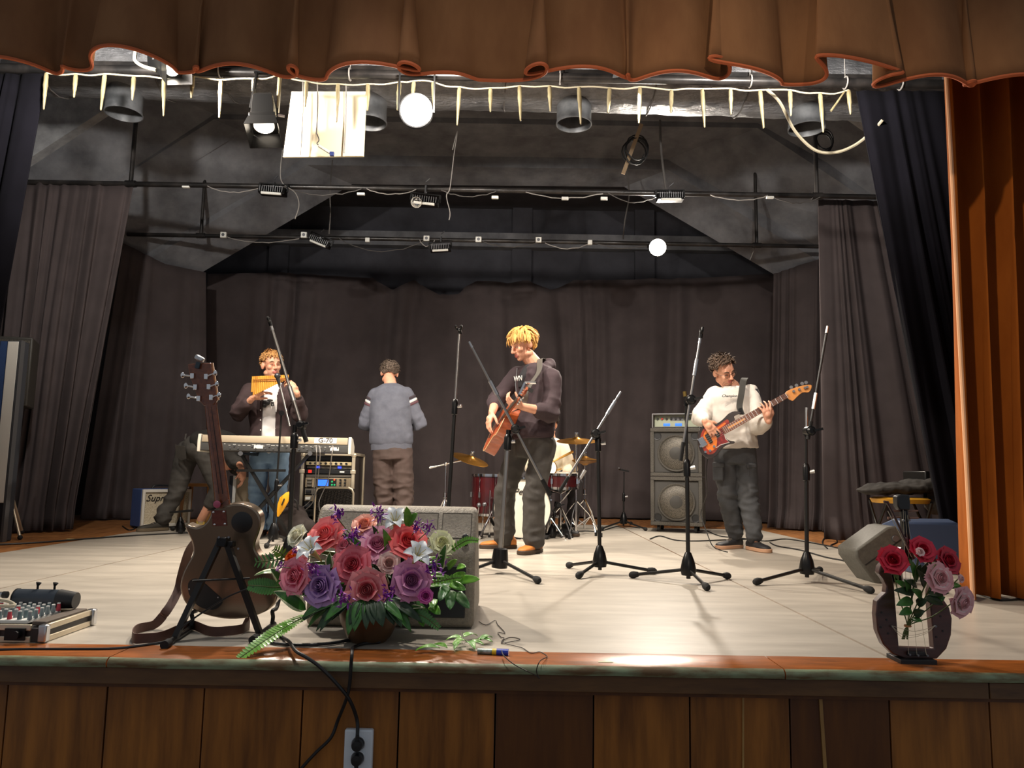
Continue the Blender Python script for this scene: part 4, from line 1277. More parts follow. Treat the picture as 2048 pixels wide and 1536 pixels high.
def cymbal(name, c, r, tilt, label, base, legs_r=.26, boom=None, hat=False):
    t = thing(name, label, 'cymbal', V((base[0], base[1], 0)))
    ax = V(tilt).normalized()
    pr = [(.0, .034), (.02, .032), (.038, .020), (.05, .013), (r * .6, .004), (r, -.012), (r, -.014), (r * .6, .001), (.05, .010), (.03, .018), (.0, .03)]
    part('cymbal', MB().lathe(pr, c, ax, 40), M_BRASS, t, smooth=50)
    if hat:
        pr2 = [(rr, -z - .034) for rr, z in pr]
        part('lower_cymbal', MB().lathe(pr2[::-1], c, ax, 40), M_BRASS, t, smooth=50)
    part('felt', MB().cyl(c + ax * .03, c + ax * .055, .016), mat('felt', '4d463c', .95), t)
    part('wing_nut', MB().cyl(c + ax * .055, c + ax * .075, .008).bar(c + ax * .07 - V((.016, 0, 0)), c + ax * .07 + V((.016, 0, 0)), .006, .01), M_CHROME, t)
    b = V((base[0], base[1], 0))
    if boom:
        top = V((b.x, b.y, boom))
        d = (c - top).normalized()
        part('boom', MB().cyl(top - d * .16, c, .008), M_CHROME, t)
        part('boom_weight', MB().cyl(top - d * .17, top - d * .10, .012), M_CHROME, t)
    else:
        top = V((c.x, c.y, c.z))
    part('upper_tube', MB().cyl(b.lerp(top, .55), top, .008), M_CHROME, t)
    part('lower_tube', MB().cyl(b + V((0, 0, .06)), b.lerp(top, .58), .0125), M_CHROME, t)
    part('tilter', MB().ell(top, (.018, .018, .022)), M_CHROME, t)
    part('clamp_collar', MB().lathe([(.013, -.03), (.02, -.025), (.02, .025), (.013, .03)], b.lerp(top, .56), top - b, 12), M_CHROME, t)
    for k in range(3):
        a = k * 2 * PI / 3 + base[2]
        d = V((math.cos(a), math.sin(a), 0))
        f = b + d * legs_r + V((0, 0, .02))
        part('leg', MB().tube([b + V((0, 0, .36)), b.lerp(f, .5) + V((0, 0, .22)), f], .008), M_CHROME, t)
        part('leg_brace', MB().cyl(b + V((0, 0, .10)), b.lerp(f, .55) + V((0, 0, .19)), .006), M_CHROME, t)
        part('rubber_foot', MB().cyl(f + V((0, 0, -.02)), f + V((0, 0, .02)), .014), M_RUB, t)
    return t
cl = P(941, 917, 7.5)
bl_ = P(890, 1000, 7.5)
cymbal('ride_cymbal', cl, .19, (.30, -.22, .93), 'cymbal on a boom stand, far left of the kit', (bl_.x, 7.5, .4), .16, P(891, 928, 7.5).z)
c2_ = P(1153, 880, 7.5)
cymbal('crash_cymbal', c2_, .20, (-.02, -.18, .98), 'golden crash cymbal highest at the right of the kit', (c2_.x, 7.5, .2), .26)
c3_ = P(1170, 918, 7.9)
cymbal('hi_hat', c3_, .155, (0, -.02, 1), 'small cymbal pair below the golden crash cymbal', (c3_.x, 7.9, .9), .25, None, True)
pd = P(1122, 1072, 7.1)
hp = thing('drum_pedal', 'low black foot pedal assembly under the right cymbals', 'pedal', V((pd.x + .08, 7.55, 0)))
part('footboard', MB().bar((pd.x + .08, 7.35, .03), (pd.x + .08, 7.65, .11), .09, .014), M_BLKM, hp, bevel=.003)
part('base_frame', MB().bar((pd.x + .03, 7.35, .01), (pd.x + .03, 7.7, .01), .012, .012).bar((pd.x + .13, 7.35, .01), (pd.x + .13, 7.7, .01), .012, .012).bar((pd.x + .02, 7.68, 0), (pd.x + .02, 7.68, .2), .014, .02).bar((pd.x + .14, 7.68, 0), (pd.x + .14, 7.68, .2), .014, .02).bar((pd.x + .02, 7.68, .2), (pd.x + .14, 7.68, .2), .014, .02), M_BLKM, hp)
# drum microphone on its own boom
dm = G(1100, 1066)
dms = mic_stand('low boom stand with a silver microphone aimed at the hi-hat', (P(1103, 1030, 7.35).x, 7.35, 0), (P(1112, 1010, 7.35).x, 7.35, .33), [V((P(1103, 1030, 7.35).x + .18 * math.cos(a), 7.35 + .18 * math.sin(a), 0)) for a in (0.2, 2.3, 4.4)], (P(1162, 955, 7.35), P(1108, 1020, 7.35)), split=.6, r=.009, upper=M_POLE, hubz=.06)
part('microphone', MB().cyl(P(1160, 957, 7.33), P(1170, 940, 7.33), .016, .02), M_STEEL, dms)
t = thing('drum_throne', 'black round drum stool under the drummer', 'stool', (P(1100, 1000, 7.95).x, 7.95, 0))
part('seat', MB().lathe([(.0, .42), (.15, .42), (.17, .45), (.165, .49), (.14, .50), (.0, .50)], (0, 0, 0), (0, 0, 1), 28), M_BLK, t, W=False)
part('post', MB().cyl((0, 0, .08), (0, 0, .43), .014), M_CHROME, t, W=False)
for k in range(3):
    a = k * 2 * PI / 3 + .3
    part('leg', MB().cyl((0, 0, .25), (.24 * math.cos(a), .24 * math.sin(a), .012), .009), M_CHROME, t, W=False)
for k, (px, py) in enumerate(((958, 1010), (969, 1009))):
    a = P(px, py, 7.25)
    pts = [V((a.x - .02, 7.25, .03)), V((a.x - .01, 7.25, a.z - .08)), a]
    t = thing('pedal_beater', ('grey ball beater left of the floor tom, the left one', 'grey ball beater left of the floor tom, the right one')[k], 'drum pedal', V((a.x, 7.25, 0)))
    part('shaft', MB().tube(pts, .006), M_CHROME, t)
    part('beater_head', MB().ell(a, (.022, .022, .022)), M_GREYM, t)
    part('footboard', MB().bar((a.x - .03, 7.1, .02), (a.x - .03, 7.35, .05), .05, .012), M_BLKM, t)

# ---------------------------------------------------------------- floor monitor in front
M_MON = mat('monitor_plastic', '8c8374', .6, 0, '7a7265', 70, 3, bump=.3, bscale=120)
mx0, mx1 = -.80, -.135
wg = thing('floor_monitor', 'big dark wedge floor monitor behind the flower arrangement', 'speaker', ((mx0 + mx1) / 2, 3.1, 0))
pr = [(3.06, .0), (3.04, .04), (3.06, .30), (3.085, .325), (3.19, .462), (3.23, .47), (3.26, .462), (3.60, .07), (3.60, .0)]
part('cabinet', MB().prism(pr, mx1 - mx0, rotm((0, 1, 0), (0, 0, 1), (1, 0, 0), (mx0, 0, 0))), M_MON, wg, bevel=.022, seg=3)
mmid = (mx0 + mx1) / 2
e1, e2 = V((0, 3.085, .325)), V((0, 3.19, .462))
ud = (e2 - e1).normalized()
nd = V((0, -ud.z, ud.y))
for x, w__ in ((mmid + .07, .20), (mmid + .25, .12), (mmid - .15, .18)):
    mm = rotm((1, 0, 0), ud, nd, V((x, 0, 0)) + e1.lerp(e2, .52) + nd * .0005)
    pts = [(-w__ / 2, -.06), (w__ / 2, -.06), (w__ / 2, .06), (-w__ / 2, .06)]
    part('panel_line', MB().tube([mm @ V((a, b, 0)) for a, b in pts], .0022, 4, True), mat('line_dark', '3c3832', .7), wg)
for px in (872, 931):
    c = P(px, 1063, 3.07)
    part('handle_recess', MB().ell(V((c.x, 3.072, .345)), (.016, .012, .026)), M_BLK, wg)
part('rear_shade_panel', MB().box((mmid, 3.052, .145), (mx1 - mx0 - .07, .02, .20), Matrix.Rotation(math.radians(-4.4), 3, 'X')), M_BLK, wg, bevel=.004)  # dark panel, also stands in for the shade on the lower rear
part('grille', MB().box((mmid, 3.44, .28), (mx1 - mx0 - .1, .008, .44), Matrix.Rotation(math.radians(41), 3, 'X')), M_BLKM, wg)
for x in (mx0 + .08, mx1 - .08):
    part('rubber_strip', MB().box((x, 3.3, .003), (.03, .4, .006)), M_RUB, wg)

# ---------------------------------------------------------------- mixer in its open case, near left corner
mxr = thing('mixer', 'audio mixer full of small knobs in an aluminium-edged case', 'mixer', (-1.83, 2.83, 0))
x0, x1, y0, y1 = -2.05, -1.615, 2.70, 3.00
part('case_base', MB().box(((x0 + x1) / 2, (y0 + y1) / 2, .026), (x1 - x0, y1 - y0, .048)), M_LAM, mxr, bevel=.003)
mb = MB()
for z in (.012, .052):
    mb.box((x1, (y0 + y1) / 2, z), (.012, y1 - y0 - .03, .020)).box(((x0 + x1) / 2 - .02, y0, z), (x1 - x0 - .05, .012, .020)).box(((x0 + x1) / 2, y1, z), (x1 - x0, .012, .020))
part('edge_profile', mb, M_ALU, mxr, bevel=.002)
for x, y in ((x1, y0), (x1, y1)):
    part('corner_cap', MB().box((x, y, .034), (.03, .03, .06)), M_STEEL, mxr, bevel=.006)
part('latch', MB().cyl((-1.70, y0 - .006, .03), (-1.70, y0 - .028, .03), .014, n=14).box((-1.71, y0 - .008, .03), (.07, .008, .04)), M_BLKM, mxr)
part('badge', MB().box((-1.80, y0 - .008, .032), (.06, .004, .016)), mat('orange_badge', 'c56a30', .5), mxr)
part('control_panel', MB().box(((x0 + x1) / 2 - .03, 2.83, .064), (x1 - x0 - .10, .20, .012)), M_WHITE, mxr, bevel=.002)
part('rubber_pad', MB().box((-1.648, 2.85, .062), (.05, .26, .014)), mat('pad', '554a40', .7), mxr, bevel=.003)
KC = [mat('knob_grey', '7f8b8d', .45), mat('knob_red', 'b83a46', .45), mat('knob_white', 'd5d5d0', .45), mat('knob_teal', '5f7376', .45)]
kms = []
for c in range(4):
    mb = MB().lathe([(.0075, 0), (.008, .006), (.0065, .018), (.006, .026), (0, .026)], (0, 0, 0), (0, 0, 1), 10)
    mb.k = 1
    mb.lathe([(.0062, .0262), (.0058, .030), (0, .030)], (0, 0, 0), (0, 0, 1), 10)
    kms.append(mb.mesh('knob', [KC[c], KC[2]]))
for i in range(9):
    for j in range(6):
        o = part('knob', kms[(1 if (j == 3 and i % 2) or r.random() < .15 else (0, 3)[i % 2])], None, mxr)
        o.location = V((-1.985 + i * .036, 2.745 + j * .034, .070)) - mxr.location
cyl_ = thing('power_cylinder', 'dark grey cylinder with two small thumbscrews lying on the mixer case', 'device', (-1.72, 2.95, .07))
part('cylinder_body', MB().cyl((-1.88, 2.955, .106), (-1.72, 2.955, .106), .036, n=20), mat('slate_plastic', '2f3740', .4), cyl_)
part('end_cap', MB().cyl((-1.72, 2.955, .106), (-1.655, 2.955, .102), .037, .03, 20), M_BLK, cyl_)
part('end_ring', MB().cyl((-1.885, 2.955, .106), (-1.88, 2.955, .106), .038, n=20), M_BLK, cyl_)
for x in (-1.81, -1.745):
    part('thumbscrew', MB().cyl((x, 2.96, .14), (x, 2.96, .155), .004).cyl((x, 2.96, .155), (x + .003, 2.96, .166), .005, .010), M_BLKM, cyl_)
single('white_cable', MB().tube(spline([(-2.1, 2.78, .12), (-1.93, 2.80, .13), (-1.84, 2.83, .118), (-1.80, 2.81, .105), (-1.86, 2.79, .108), (-2.0, 2.76, .115), (-2.1, 2.74, .11)], 8), .006, 8), M_CORDW, 'cream cable looped on top of the mixer knobs', 'cable')
cp = thing('cable_plug', 'silver and black plug at the end of the cream cable', 'plug', (-1.92, 2.90, .12))
part('plug_body', MB().cyl((-1.945, 2.90, .128), (-1.90, 2.90, .128), .011, n=12), M_STEEL, cp)
part('plug_grip', MB().cyl((-1.97, 2.90, .128), (-1.945, 2.90, .128), .013).cyl((-1.90, 2.90, .128), (-1.885, 2.90, .128), .013), M_BLK, cp)

# ---------------------------------------------------------------- loudspeaker group at the left edge
pa = P(28, 740, 6.7)
sp = thing('loudspeaker', 'black loudspeaker cabinet on a tripod at the left edge', 'speaker', (P(8, 1000, 6.4).x, 6.45, 0))
zt0, zt1 = P(30, 812, 6.35).z, P(30, 674, 6.35).z
q = [(-.20, 0), (.20, 0), (.13, .34), (-.13, .34)]
sxx = P(16, 740, 6.4).x
part('cabinet', MB().prism(q, zt1 - zt0, at((sxx + .02, 6.32, zt0), math.radians(12))), mat('speaker_black', '35322d', .55, 0, '2b2925', 120, 3), sp, bevel=.012)
part('grille', MB(at((sxx + .02, 6.32, zt0), math.radians(12))).box((0, -.006, (zt1 - zt0) / 2), (.36, .008, zt1 - zt0 - .06)), M_GRILLE, sp)
part('badge', MB(at((sxx + .02, 6.32, zt0), math.radians(12))).box((.15, -.013, .06), (.04, .004, .025)), M_WHITE, sp)
part('pole', MB().cyl((sxx, 6.45, .25), (sxx, 6.45, zt0 + .02), .018), M_POLE, sp)
for a in (-.5, 1.6, 3.7):
    part('leg', MB().cyl((sxx, 6.45, .62), (sxx + .36 * math.cos(a), 6.45 + .36 * math.sin(a), .02), .012), mat('pale_metal', 'b8a994', .4, .6), sp)
    part('rubber_foot', MB().ell((sxx + .36 * math.cos(a), 6.45 + .36 * math.sin(a), .02), (.02, .02, .02)), M_RUB, sp)
cs = thing('upright_case', 'tall silver-fronted case standing on end at the left edge', 'case', (P(2, 900, 6.05).x, 6.05, 0))
cxx = P(10, 900, 6.05).x
zc1 = P(14, 680, 6.05).z
part('case_body', MB().box((cxx - .16, 6.13, zc1 / 2), (.38, .12, zc1)), mat('case_dark', '2e3138', .5), cs, bevel=.01)
part('silver_front', MB().box((cxx - .02, 6.062, zc1 * .5 + .15), (.09, .014, zc1 - .32)), mat('silver_front', 'd6d1c8', .45), cs, bevel=.003)
part('blue_strip', MB().box((cxx - .10, 6.062, zc1 * .5 + .15), (.05, .012, zc1 - .32)), mat('blue_strip', '31456e', .5), cs)
part('grey_edge', MB().box((cxx + .035, 6.08, zc1 * .5), (.02, .05, zc1)), M_GREYM, cs)

# ---------------------------------------------------------------- right: chair, jacket, two monitors
ch = thing('chair', 'folding chair with a yellow seat, half hidden by the lyre', 'chair', (P(1800, 1000, 5.9).x, 5.9, 0))
zc = P(1800, 1003, 5.9).z
xa = P(1800, 1000, 5.9).x
part('seat', MB().loft([((xa, 5.9, zc - .012), (.19, 0, 0), (0, .17, 0)), ((xa, 5.9, zc + .02), (.205, 0, 0), (0, .185, 0)), ((xa, 5.9, zc + .032), (.18, 0, 0), (0, .16, 0))], 28, .75), mat('yellow_seat', 'd9a032', .5), ch)
for sx, sy in ((-1, -1), (1, -1), (-1, 1), (1, 1)):
    part('leg', MB().cyl((xa + sx * .17, 5.9 + sy * .14, zc), (xa + sx * .20, 5.9 - sy * .16, .01), .011), M_POLE, ch)
part('backrest', MB().box((xa + .22, 6.06, zc + .16), (.04, .34, .16)), M_POLE, ch, bevel=.01)
part('back_post', MB().cyl((xa + .2, 5.92, zc - .02), (xa + .23, 5.92, zc + .22), .011).cyl((xa + .2, 6.2, zc - .02), (xa + .23, 6.2, zc + .22), .011), M_POLE, ch)
jk = vox(MB().ell((0, 0, .03), (.30, .2, .045)).ell((.18, .02, .06), (.2, .18, .05)).ell((-.2, -.02, .01), (.16, .14, .03)).ell((.28, 0, -.06), (.07, .16, .12)), .014, 4, .5, lambda c: .014 * noise.noise(c * 13) + .008 * noise.noise(c * 30))
o = part('jacket', jk, mat('black_jacket', '2b2723', .9), None)
o.location = (xa + .02, 5.92, zc + .07)
tag(o, 'dark jacket thrown over the yellow chair at the right', 'jacket')
gw = thing('monitor_box', 'grey box speaker tilted up behind the lyre', 'speaker', G(1775, 1160))
mm = rotm(V((.80, -.1, .60)).normalized(), V((-.60, .0, .80)), V((0, -1, 0)), P(1771, 1108, 4.55))
q = [(-.145, -.13), (.145, -.13), (.145, .10), (.10, .125), (-.12, .125), (-.145, .08)]
part('cabinet', MB().prism([(x * 1.05, y * .95) for x, y in q], .26, mm, -.26), mat('grey_box', '57554e', .6, 0, '4c4a44', 60, 3), gw, bevel=.012)
for x, y in ((-.09, -.05), (.10, .04)):
    part('screw_cap', MB(mm).cyl((x, y, -.004), (x, y, .01), .022, .018, 16), M_GREYM, gw)
part('seam', MB(mm).box((0, .015, .001), (.27, .006, .004)), M_BLK, gw)
part('foot_bracket', MB().bar(P(1771, 1118, 4.65), V((P(1775, 1140, 4.7).x, 4.7, .01)), .16, .06), M_BLKM, gw)
bw = thing('monitor_box', 'blue-lit wedge speaker standing behind the roses at the right', 'speaker', (P(1862, 1100, 5.2).x, 5.2, 0))
xq = P(1862, 1100, 5.2).x
pr = [(5.06, 0), (5.05, .06), (5.2, .33), (5.3, .35), (5.48, .30), (5.5, 0)]
part('cabinet', MB().prism(pr, .40, rotm((0, 1, 0), (0, 0, 1), (1, 0, 0), (xq - .2, 0, 0))), mat('blue_lit_black', '34425e', .55), bw, bevel=.014)  # blue light on the speaker is put into cabinet and grille colours
part('grille', MB().box((xq, 5.115, .20), (.33, .006, .26), Matrix.Rotation(math.radians(-29), 3, 'X')), mat('blue_lit_grille', '2c3850', .6), bw)

# ---------------------------------------------------------------- wall socket, plugs and leads at the front
ol = thing('wall_outlet', 'white double power outlet on the wooden stage front', 'outlet', P(719, 1496, YP - .001))
oc = P(719, 1496, YP)
s_ = YP / FPX
mb = MB().box(oc + V((0, -.012, 0)), (54 * s_, .024, 75 * s_))
part('plate', mb, mat('outlet_white', 'd4dce2', .35), ol, bevel=.006, seg=3)
pcs = [P(717, 1486, YP - .025), P(716, 1515, YP - .025)]
for c in pcs:
    part('socket_ring', MB().lathe([(.021, 0), (.024, .004), (.022, .006), (.018, .002), (0, .001)], c, (0, -1, 0), 24), mat('ring_white', 'c8ccd0', .4), ol)
for k, c in enumerate(pcs):
    t = thing('power_plug', ('black plug in the upper socket', 'black plug in the lower socket')[k] + ' of the white outlet', 'plug', c)
    part('plug_body', MB().lathe([(.0185, -.0), (.0185, .022), (.016, .03), (0, .031)], c + V((0, -.003, 0)), (0, -1, 0), 20), M_BLK, t)
    part('strain_relief', MB().cyl(c + V((0, -.022, .0)), c + V((0, -.024, (.034, -.034)[k])), .008, .006), M_BLK, t)
c = pcs[0]
lead = [c + V((0, -.024, .03)), P(714, 1440, YP - .03), P(699, 1400, YE + .01), P(672, 1366, YE - .006), P(640, 1334, YE - .014), P(615, 1316, YE - .014), P(594, 1304, YE + .0), P(585, 1293, YE + .06), P(578, 1283, YE + .16), G(566, 1275, .008), G(556, 1272, .008), G(545, 1285, .008), G(600, 1290, .008), G(655, 1287, .008), G(700, 1280, .008)]
single('power_lead', MB().tube(spline(lead, 8), .0058, 8), M_CORD, 'black power lead curving from the upper socket over the stage edge', 'cable')
lead = [G(760, 1284, .008), G(728, 1287, .008), G(708, 1294, .008), P(704, 1300, YE + .08), P(704, 1308, YE - .008), P(702, 1330, YE - .014), P(699, 1370, YE - .002), P(692, 1400, YE + .012), P(676, 1440, YP - .02), P(662, 1475, YP - .02), P(632, 1505, YP - .02), P(604, 1536, YP - .02), P(590, 1560, YP - .02)]
single('power_lead', MB().tube(spline(lead, 8), .0055, 8), M_CORD, 'black lead hanging from under the flower pot down to the lower left', 'cable')
c = pcs[1]
single('power_lead', MB().tube(spline([c + V((0, -.024, -.03)), c + V((-.002, -.026, -.08)), c + V((-.01, -.02, -.16))], 6), .0065, 8), M_CORD, 'short black lead running straight down from the lower socket', 'cable')
wire = [(958, 1243), (972, 1250), (990, 1241), (996, 1250), (1010, 1266), (996, 1265), (1002, 1274), (1008, 1276), (1004, 1286), (1040, 1279), (1020, 1275), (1004, 1284), (1030, 1292), (1045, 1296), (1062, 1306), (1080, 1304), (1094, 1313)]
pts = [G(x, y, .005) for x, y in wire] + [P(1080, 1322, YE - .006), P(1073, 1342, YE - .008), P(1079, 1357, YE - .010), P(1070, 1350, YE - .012), P(1030, 1330, YE - .008), P(1008, 1312, YE + .01), P(1003, 1301, YE + .09)]
single('thin_wire', MB().tube(spline(pts, 5), .0017, 5), mat('brown_wire', '2c2018', .6), 'thin curly dark wire straggling over the stage edge', 'wire')
pn = thing('glue_stick', 'silver glue stick with a yellow band and blue cap on the stage edge', 'stick', G(985, 1304))
a, b = G(955, 1302, .012), G(1017, 1305, .012)
part('barrel', MB().cyl(a, a.lerp(b, .48), .009, .010, 14), mat('silver_label', 'a8b0ac', .35, .4, '6e7d6a', 60, 2), pn)
part('yellow_band', MB().cyl(a.lerp(b, .48), a.lerp(b, .62), .0102, n=14), mat('yellow_label', 'e0c020', .4), pn)
part('blue_cap', MB().cyl(a.lerp(b, .62), b, .0112, n=14), mat('blue_cap', '2038a8', .3), pn)

# cables lying on the stage
def floor_cable(pts, r, m, label, z=None):
    single('floor_cable', MB().tube(spline([G(x, y, r + .001) for x, y in pts], 6), r, 6), m, label, 'cable')
floor_cable([(-30, 1300), (60, 1298), (150, 1298), (230, 1297), (290, 1290), (330, 1284)], .0045, M_CORD, 'black cable along the stage edge left of the guitar stand')
floor_cable([(-40, 1090), (60, 1086), (180, 1077), (300, 1069), (420, 1064), (520, 1066)], .007, M_CORD, 'long black cable running across the left of the stage')
floor_cable([(245, 1052), (258, 1060), (270, 1056), (262, 1050), (285, 1051), (300, 1058), (280, 1062), (310, 1056), (335, 1054)], .006, M_CORD, 'small tangle of black cable at the left amplifier')
floor_cable([(1415, 1062), (1440, 1072), (1480, 1076), (1530, 1082), (1570, 1078), (1620, 1085), (1690, 1098), (1740, 1104)], .006, M_CORD, 'upper black cable wandering right from the bass player')
floor_cable([(1300, 1078), (1320, 1072), (1350, 1080), (1390, 1082), (1440, 1080), (1500, 1078)], .006, M_CORD, 'black cable curling in front of the bass cabinets')
floor_cable([(1540, 1085), (1555, 1092), (1600, 1100), (1650, 1114), (1690, 1122), (1722, 1134)], .006, M_CORD, 'lower black cable curving right from the bass player')
floor_cable([(1655, 1097), (1645, 1086), (1650, 1076), (1668, 1074), (1674, 1084), (1662, 1092), (1700, 1100), (1745, 1108)], .006, M_CORD, 'looped black cable at the foot of the right side curtain')
floor_cable([(1130, 1064), (1170, 1062), (1200, 1062), (1240, 1052), (1280, 1056)], .006, M_CORD, 'black cable trailing from the drums to the small unused stand')
floor_cable([(1930, 1183), (1960, 1188), (2000, 1200), (2060, 1196)], .006, M_CORD, 'black cable passing under the foot of the orange drape')
a = P(1415, 917, 6.45)
single('bass_lead', MB().tube(spline([a, P(1412, 950, 6.5), P(1414, 985, 6.7), P(1406, 1012, 6.9), P(1402, 1030, 6.95), P(1412, 1060, 6.7), P(1424, 1090, 6.5), G(1440, 1100, .006), G(1455, 1104, .006)], 8), .0045, 6), M_CORD, 'black lead dangling from the bass guitar to the floor', 'cable')

def flat_mark(name, px, py, w_, l_, m, label, rz=0.):
    c = G(px, py, .002)
    single(name, MB(at((c.x, c.y, .0022), rz)).box((0, 0, 0), (w_, l_, .0012)), m, label, 'tape')
flat_mark('tape_mark', 1131, 1080, .012, .10, M_WHITE, 'tiny white tape mark on the floor right of the tan boots')
flat_mark('tape_mark', 146, 1078, .10, .02, mat('yellow_tape', 'd8d8a0', .6), 'short yellowish tape mark on the floor at the far left', .1)
c = P(1212, 1323, YE + .05)
single('sticker', MB().box((c.x, YE + .06, .0036), (.048, .011, .001)), mat('pale_sticker', 'c9c79a', .5), 'small pale strip sticker on the wooden stage edge', 'sticker')
# ---------------------------------------------------------------- people
M_SKINA = mat('skin_fair', 'd9a184', .55, 0, 'cf9275', 14, 3)
M_LIP = mat('lips', 'b5685c', .5)
M_EYEW = mat('eye_white', 'd8d2ca', .3)
M_IRIS = mat('iris', '2a2320', .3)

def headm(c, fwd, up=(0, 0, 1), s=1.0):
    f = V(fwd).normalized()
    u = V(up)
    x = f.cross(u).normalized()         # person's right
    u = x.cross(f)
    return rotm(x * s, f * s, u * s, c)

def add_head(mb, hm):
    old = mb.M
    mb.M = hm
    mb.ell((0, -.014, .038), (.077, .098, .088), None, 20, 14)
    mb.ell((0, .030, -.042), (.058, .060, .070), None, 18, 12)
    mb.ell((0, .062, -.094), (.024, .024, .020))
    mb.ell((0, .045, .030), (.060, .052, .058))
    for sx in (-1, 1):
        mb.ell((sx * .036, .060, -.022), (.026, .030, .026))
        mb.ell((sx * .080, -.008, -.006), (.010, .022, .033), Matrix.Rotation(sx * .35, 3, 'Z'), 12, 9)
        mb.ell((sx * .050, .0, -.070), (.020, .040, .026))
        mb.limb([(sx * .040, .080, .026), (sx * .016, .091, .022)], [.010, .010], 8)
    mb.limb([(0, .092, .014), (0, .106, -.012), (0, .114, -.032)], [.009, .010, .0125], 10)
    for sx in (-1, 1):
        mb.ell((sx * .012, .102, -.036), (.009, .011, .008))
    mb.limb([(-.019, .088, -.0605), (0, .093, -.058), (.019, .088, -.0605)], [.006, .0085, .006], 8)
    mb.limb([(-.016, .087, -.071), (0, .091, -.073), (.016, .087, -.071)], [.006, .0085, .006], 8)
    mb.M = old

def add_hand(mb, w, d, n, right, curl, s=1.0, spread=.0, thumb=.5):
    """w wrist, d finger direction, n direction the palm faces"""
    d = V(d).normalized()
    n = V(n)
    n = (n - d * n.dot(d)).normalized()
    t = d.cross(n) * (1 if right else -1)
    w = V(w)
    kn = []
    offs = (.030, .010, -.010, -.029)
    for k in range(4):
        q = w + d * (.088 - .004 * abs(k - 1)) * s + t * offs[k] * s
        kn.append(q)
        mb.limb([w + t * offs[k] * .55 * s + d * .012 * s, q], [.0165 * s, .0125 * s], 8)
    mb.ell(w + d * .05 * s, (.03 * s, .03 * s, .03 * s), None, 10, 7)
    L = ((.042, .025, .020), (.046, .028, .021), (.042, .026, .020), (.033, .020, .018))
    for k in range(4):
        c = curl[k] if isinstance(curl, (list, tuple)) else curl
        dd = (d + t * spread * (1.5 - k) * .5).normalized()
        p, pts = kn[k], [kn[k]]
        ang = 0
        for j, l in enumerate(L[k]):
            ang += c * (.8, 1.1, .7)[j]
            q = dd * math.cos(ang) + n * math.sin(ang)
            p = p + q * l * s
            pts.append(p)
        mb.limb(pts, [.0095 * s, .0088 * s, .008 * s, .0068 * s], 8)
    p = w + d * .022 * s + t * .026 * s + n * .006 * s
    q1 = (d * .62 + t * .75 + n * .28).normalized()
    q2 = (d * .85 + t * .35 + n * thumb).normalized()
    pts = [p, p + q1 * .040 * s, p + q1 * .040 * s + q2 * .032 * s, p + q1 * .040 * s + q2 * .032 * s + (q2 + n * thumb * .5).normalized() * .024 * s]
    mb.limb(pts, [.0150 * s, .0120 * s, .0105 * s, .0085 * s], 8)

def spine_rings(P0, N, lat0, lat1, spec, curve=V((0, 0, 0))):
    """spec rows: (fraction up the spine, half width, half depth)"""
    P0, N = V(P0), V(N)
    rings = []
    for t, hw, hd in spec:
        lat = V(lat0).lerp(V(lat1), max(0, min(1, t))).normalized()
        ax = (N - P0).normalized()
        lat = (lat - ax * lat.dot(ax)).normalized()
        fw = ax.cross(lat)
        rings.append((P0.lerp(N, t) + curve * 4 * t * (1 - t), lat * hw, fw * hd))
    return rings

def wrinkles(amp, f1=9., zf=2.2, seed=0., folds=None):
    def fn(c):
        a = noise.noise(V((c.x * f1, c.y * f1, c.z * f1 * zf + seed)))
        b = noise.noise(V((c.x * f1 * 2.3 + 7, c.y * f1 * 2.3, c.z * f1 * zf * 1.7 - seed)))
        k = 1.
        if folds:
            k = .35 + sum(max(0, 1 - (c - q).length / r) * w_ for q, r, w_ in folds)
        return amp * k * ((1 - abs(a) * 2.2) * .8 + .5 * b)
    return fn

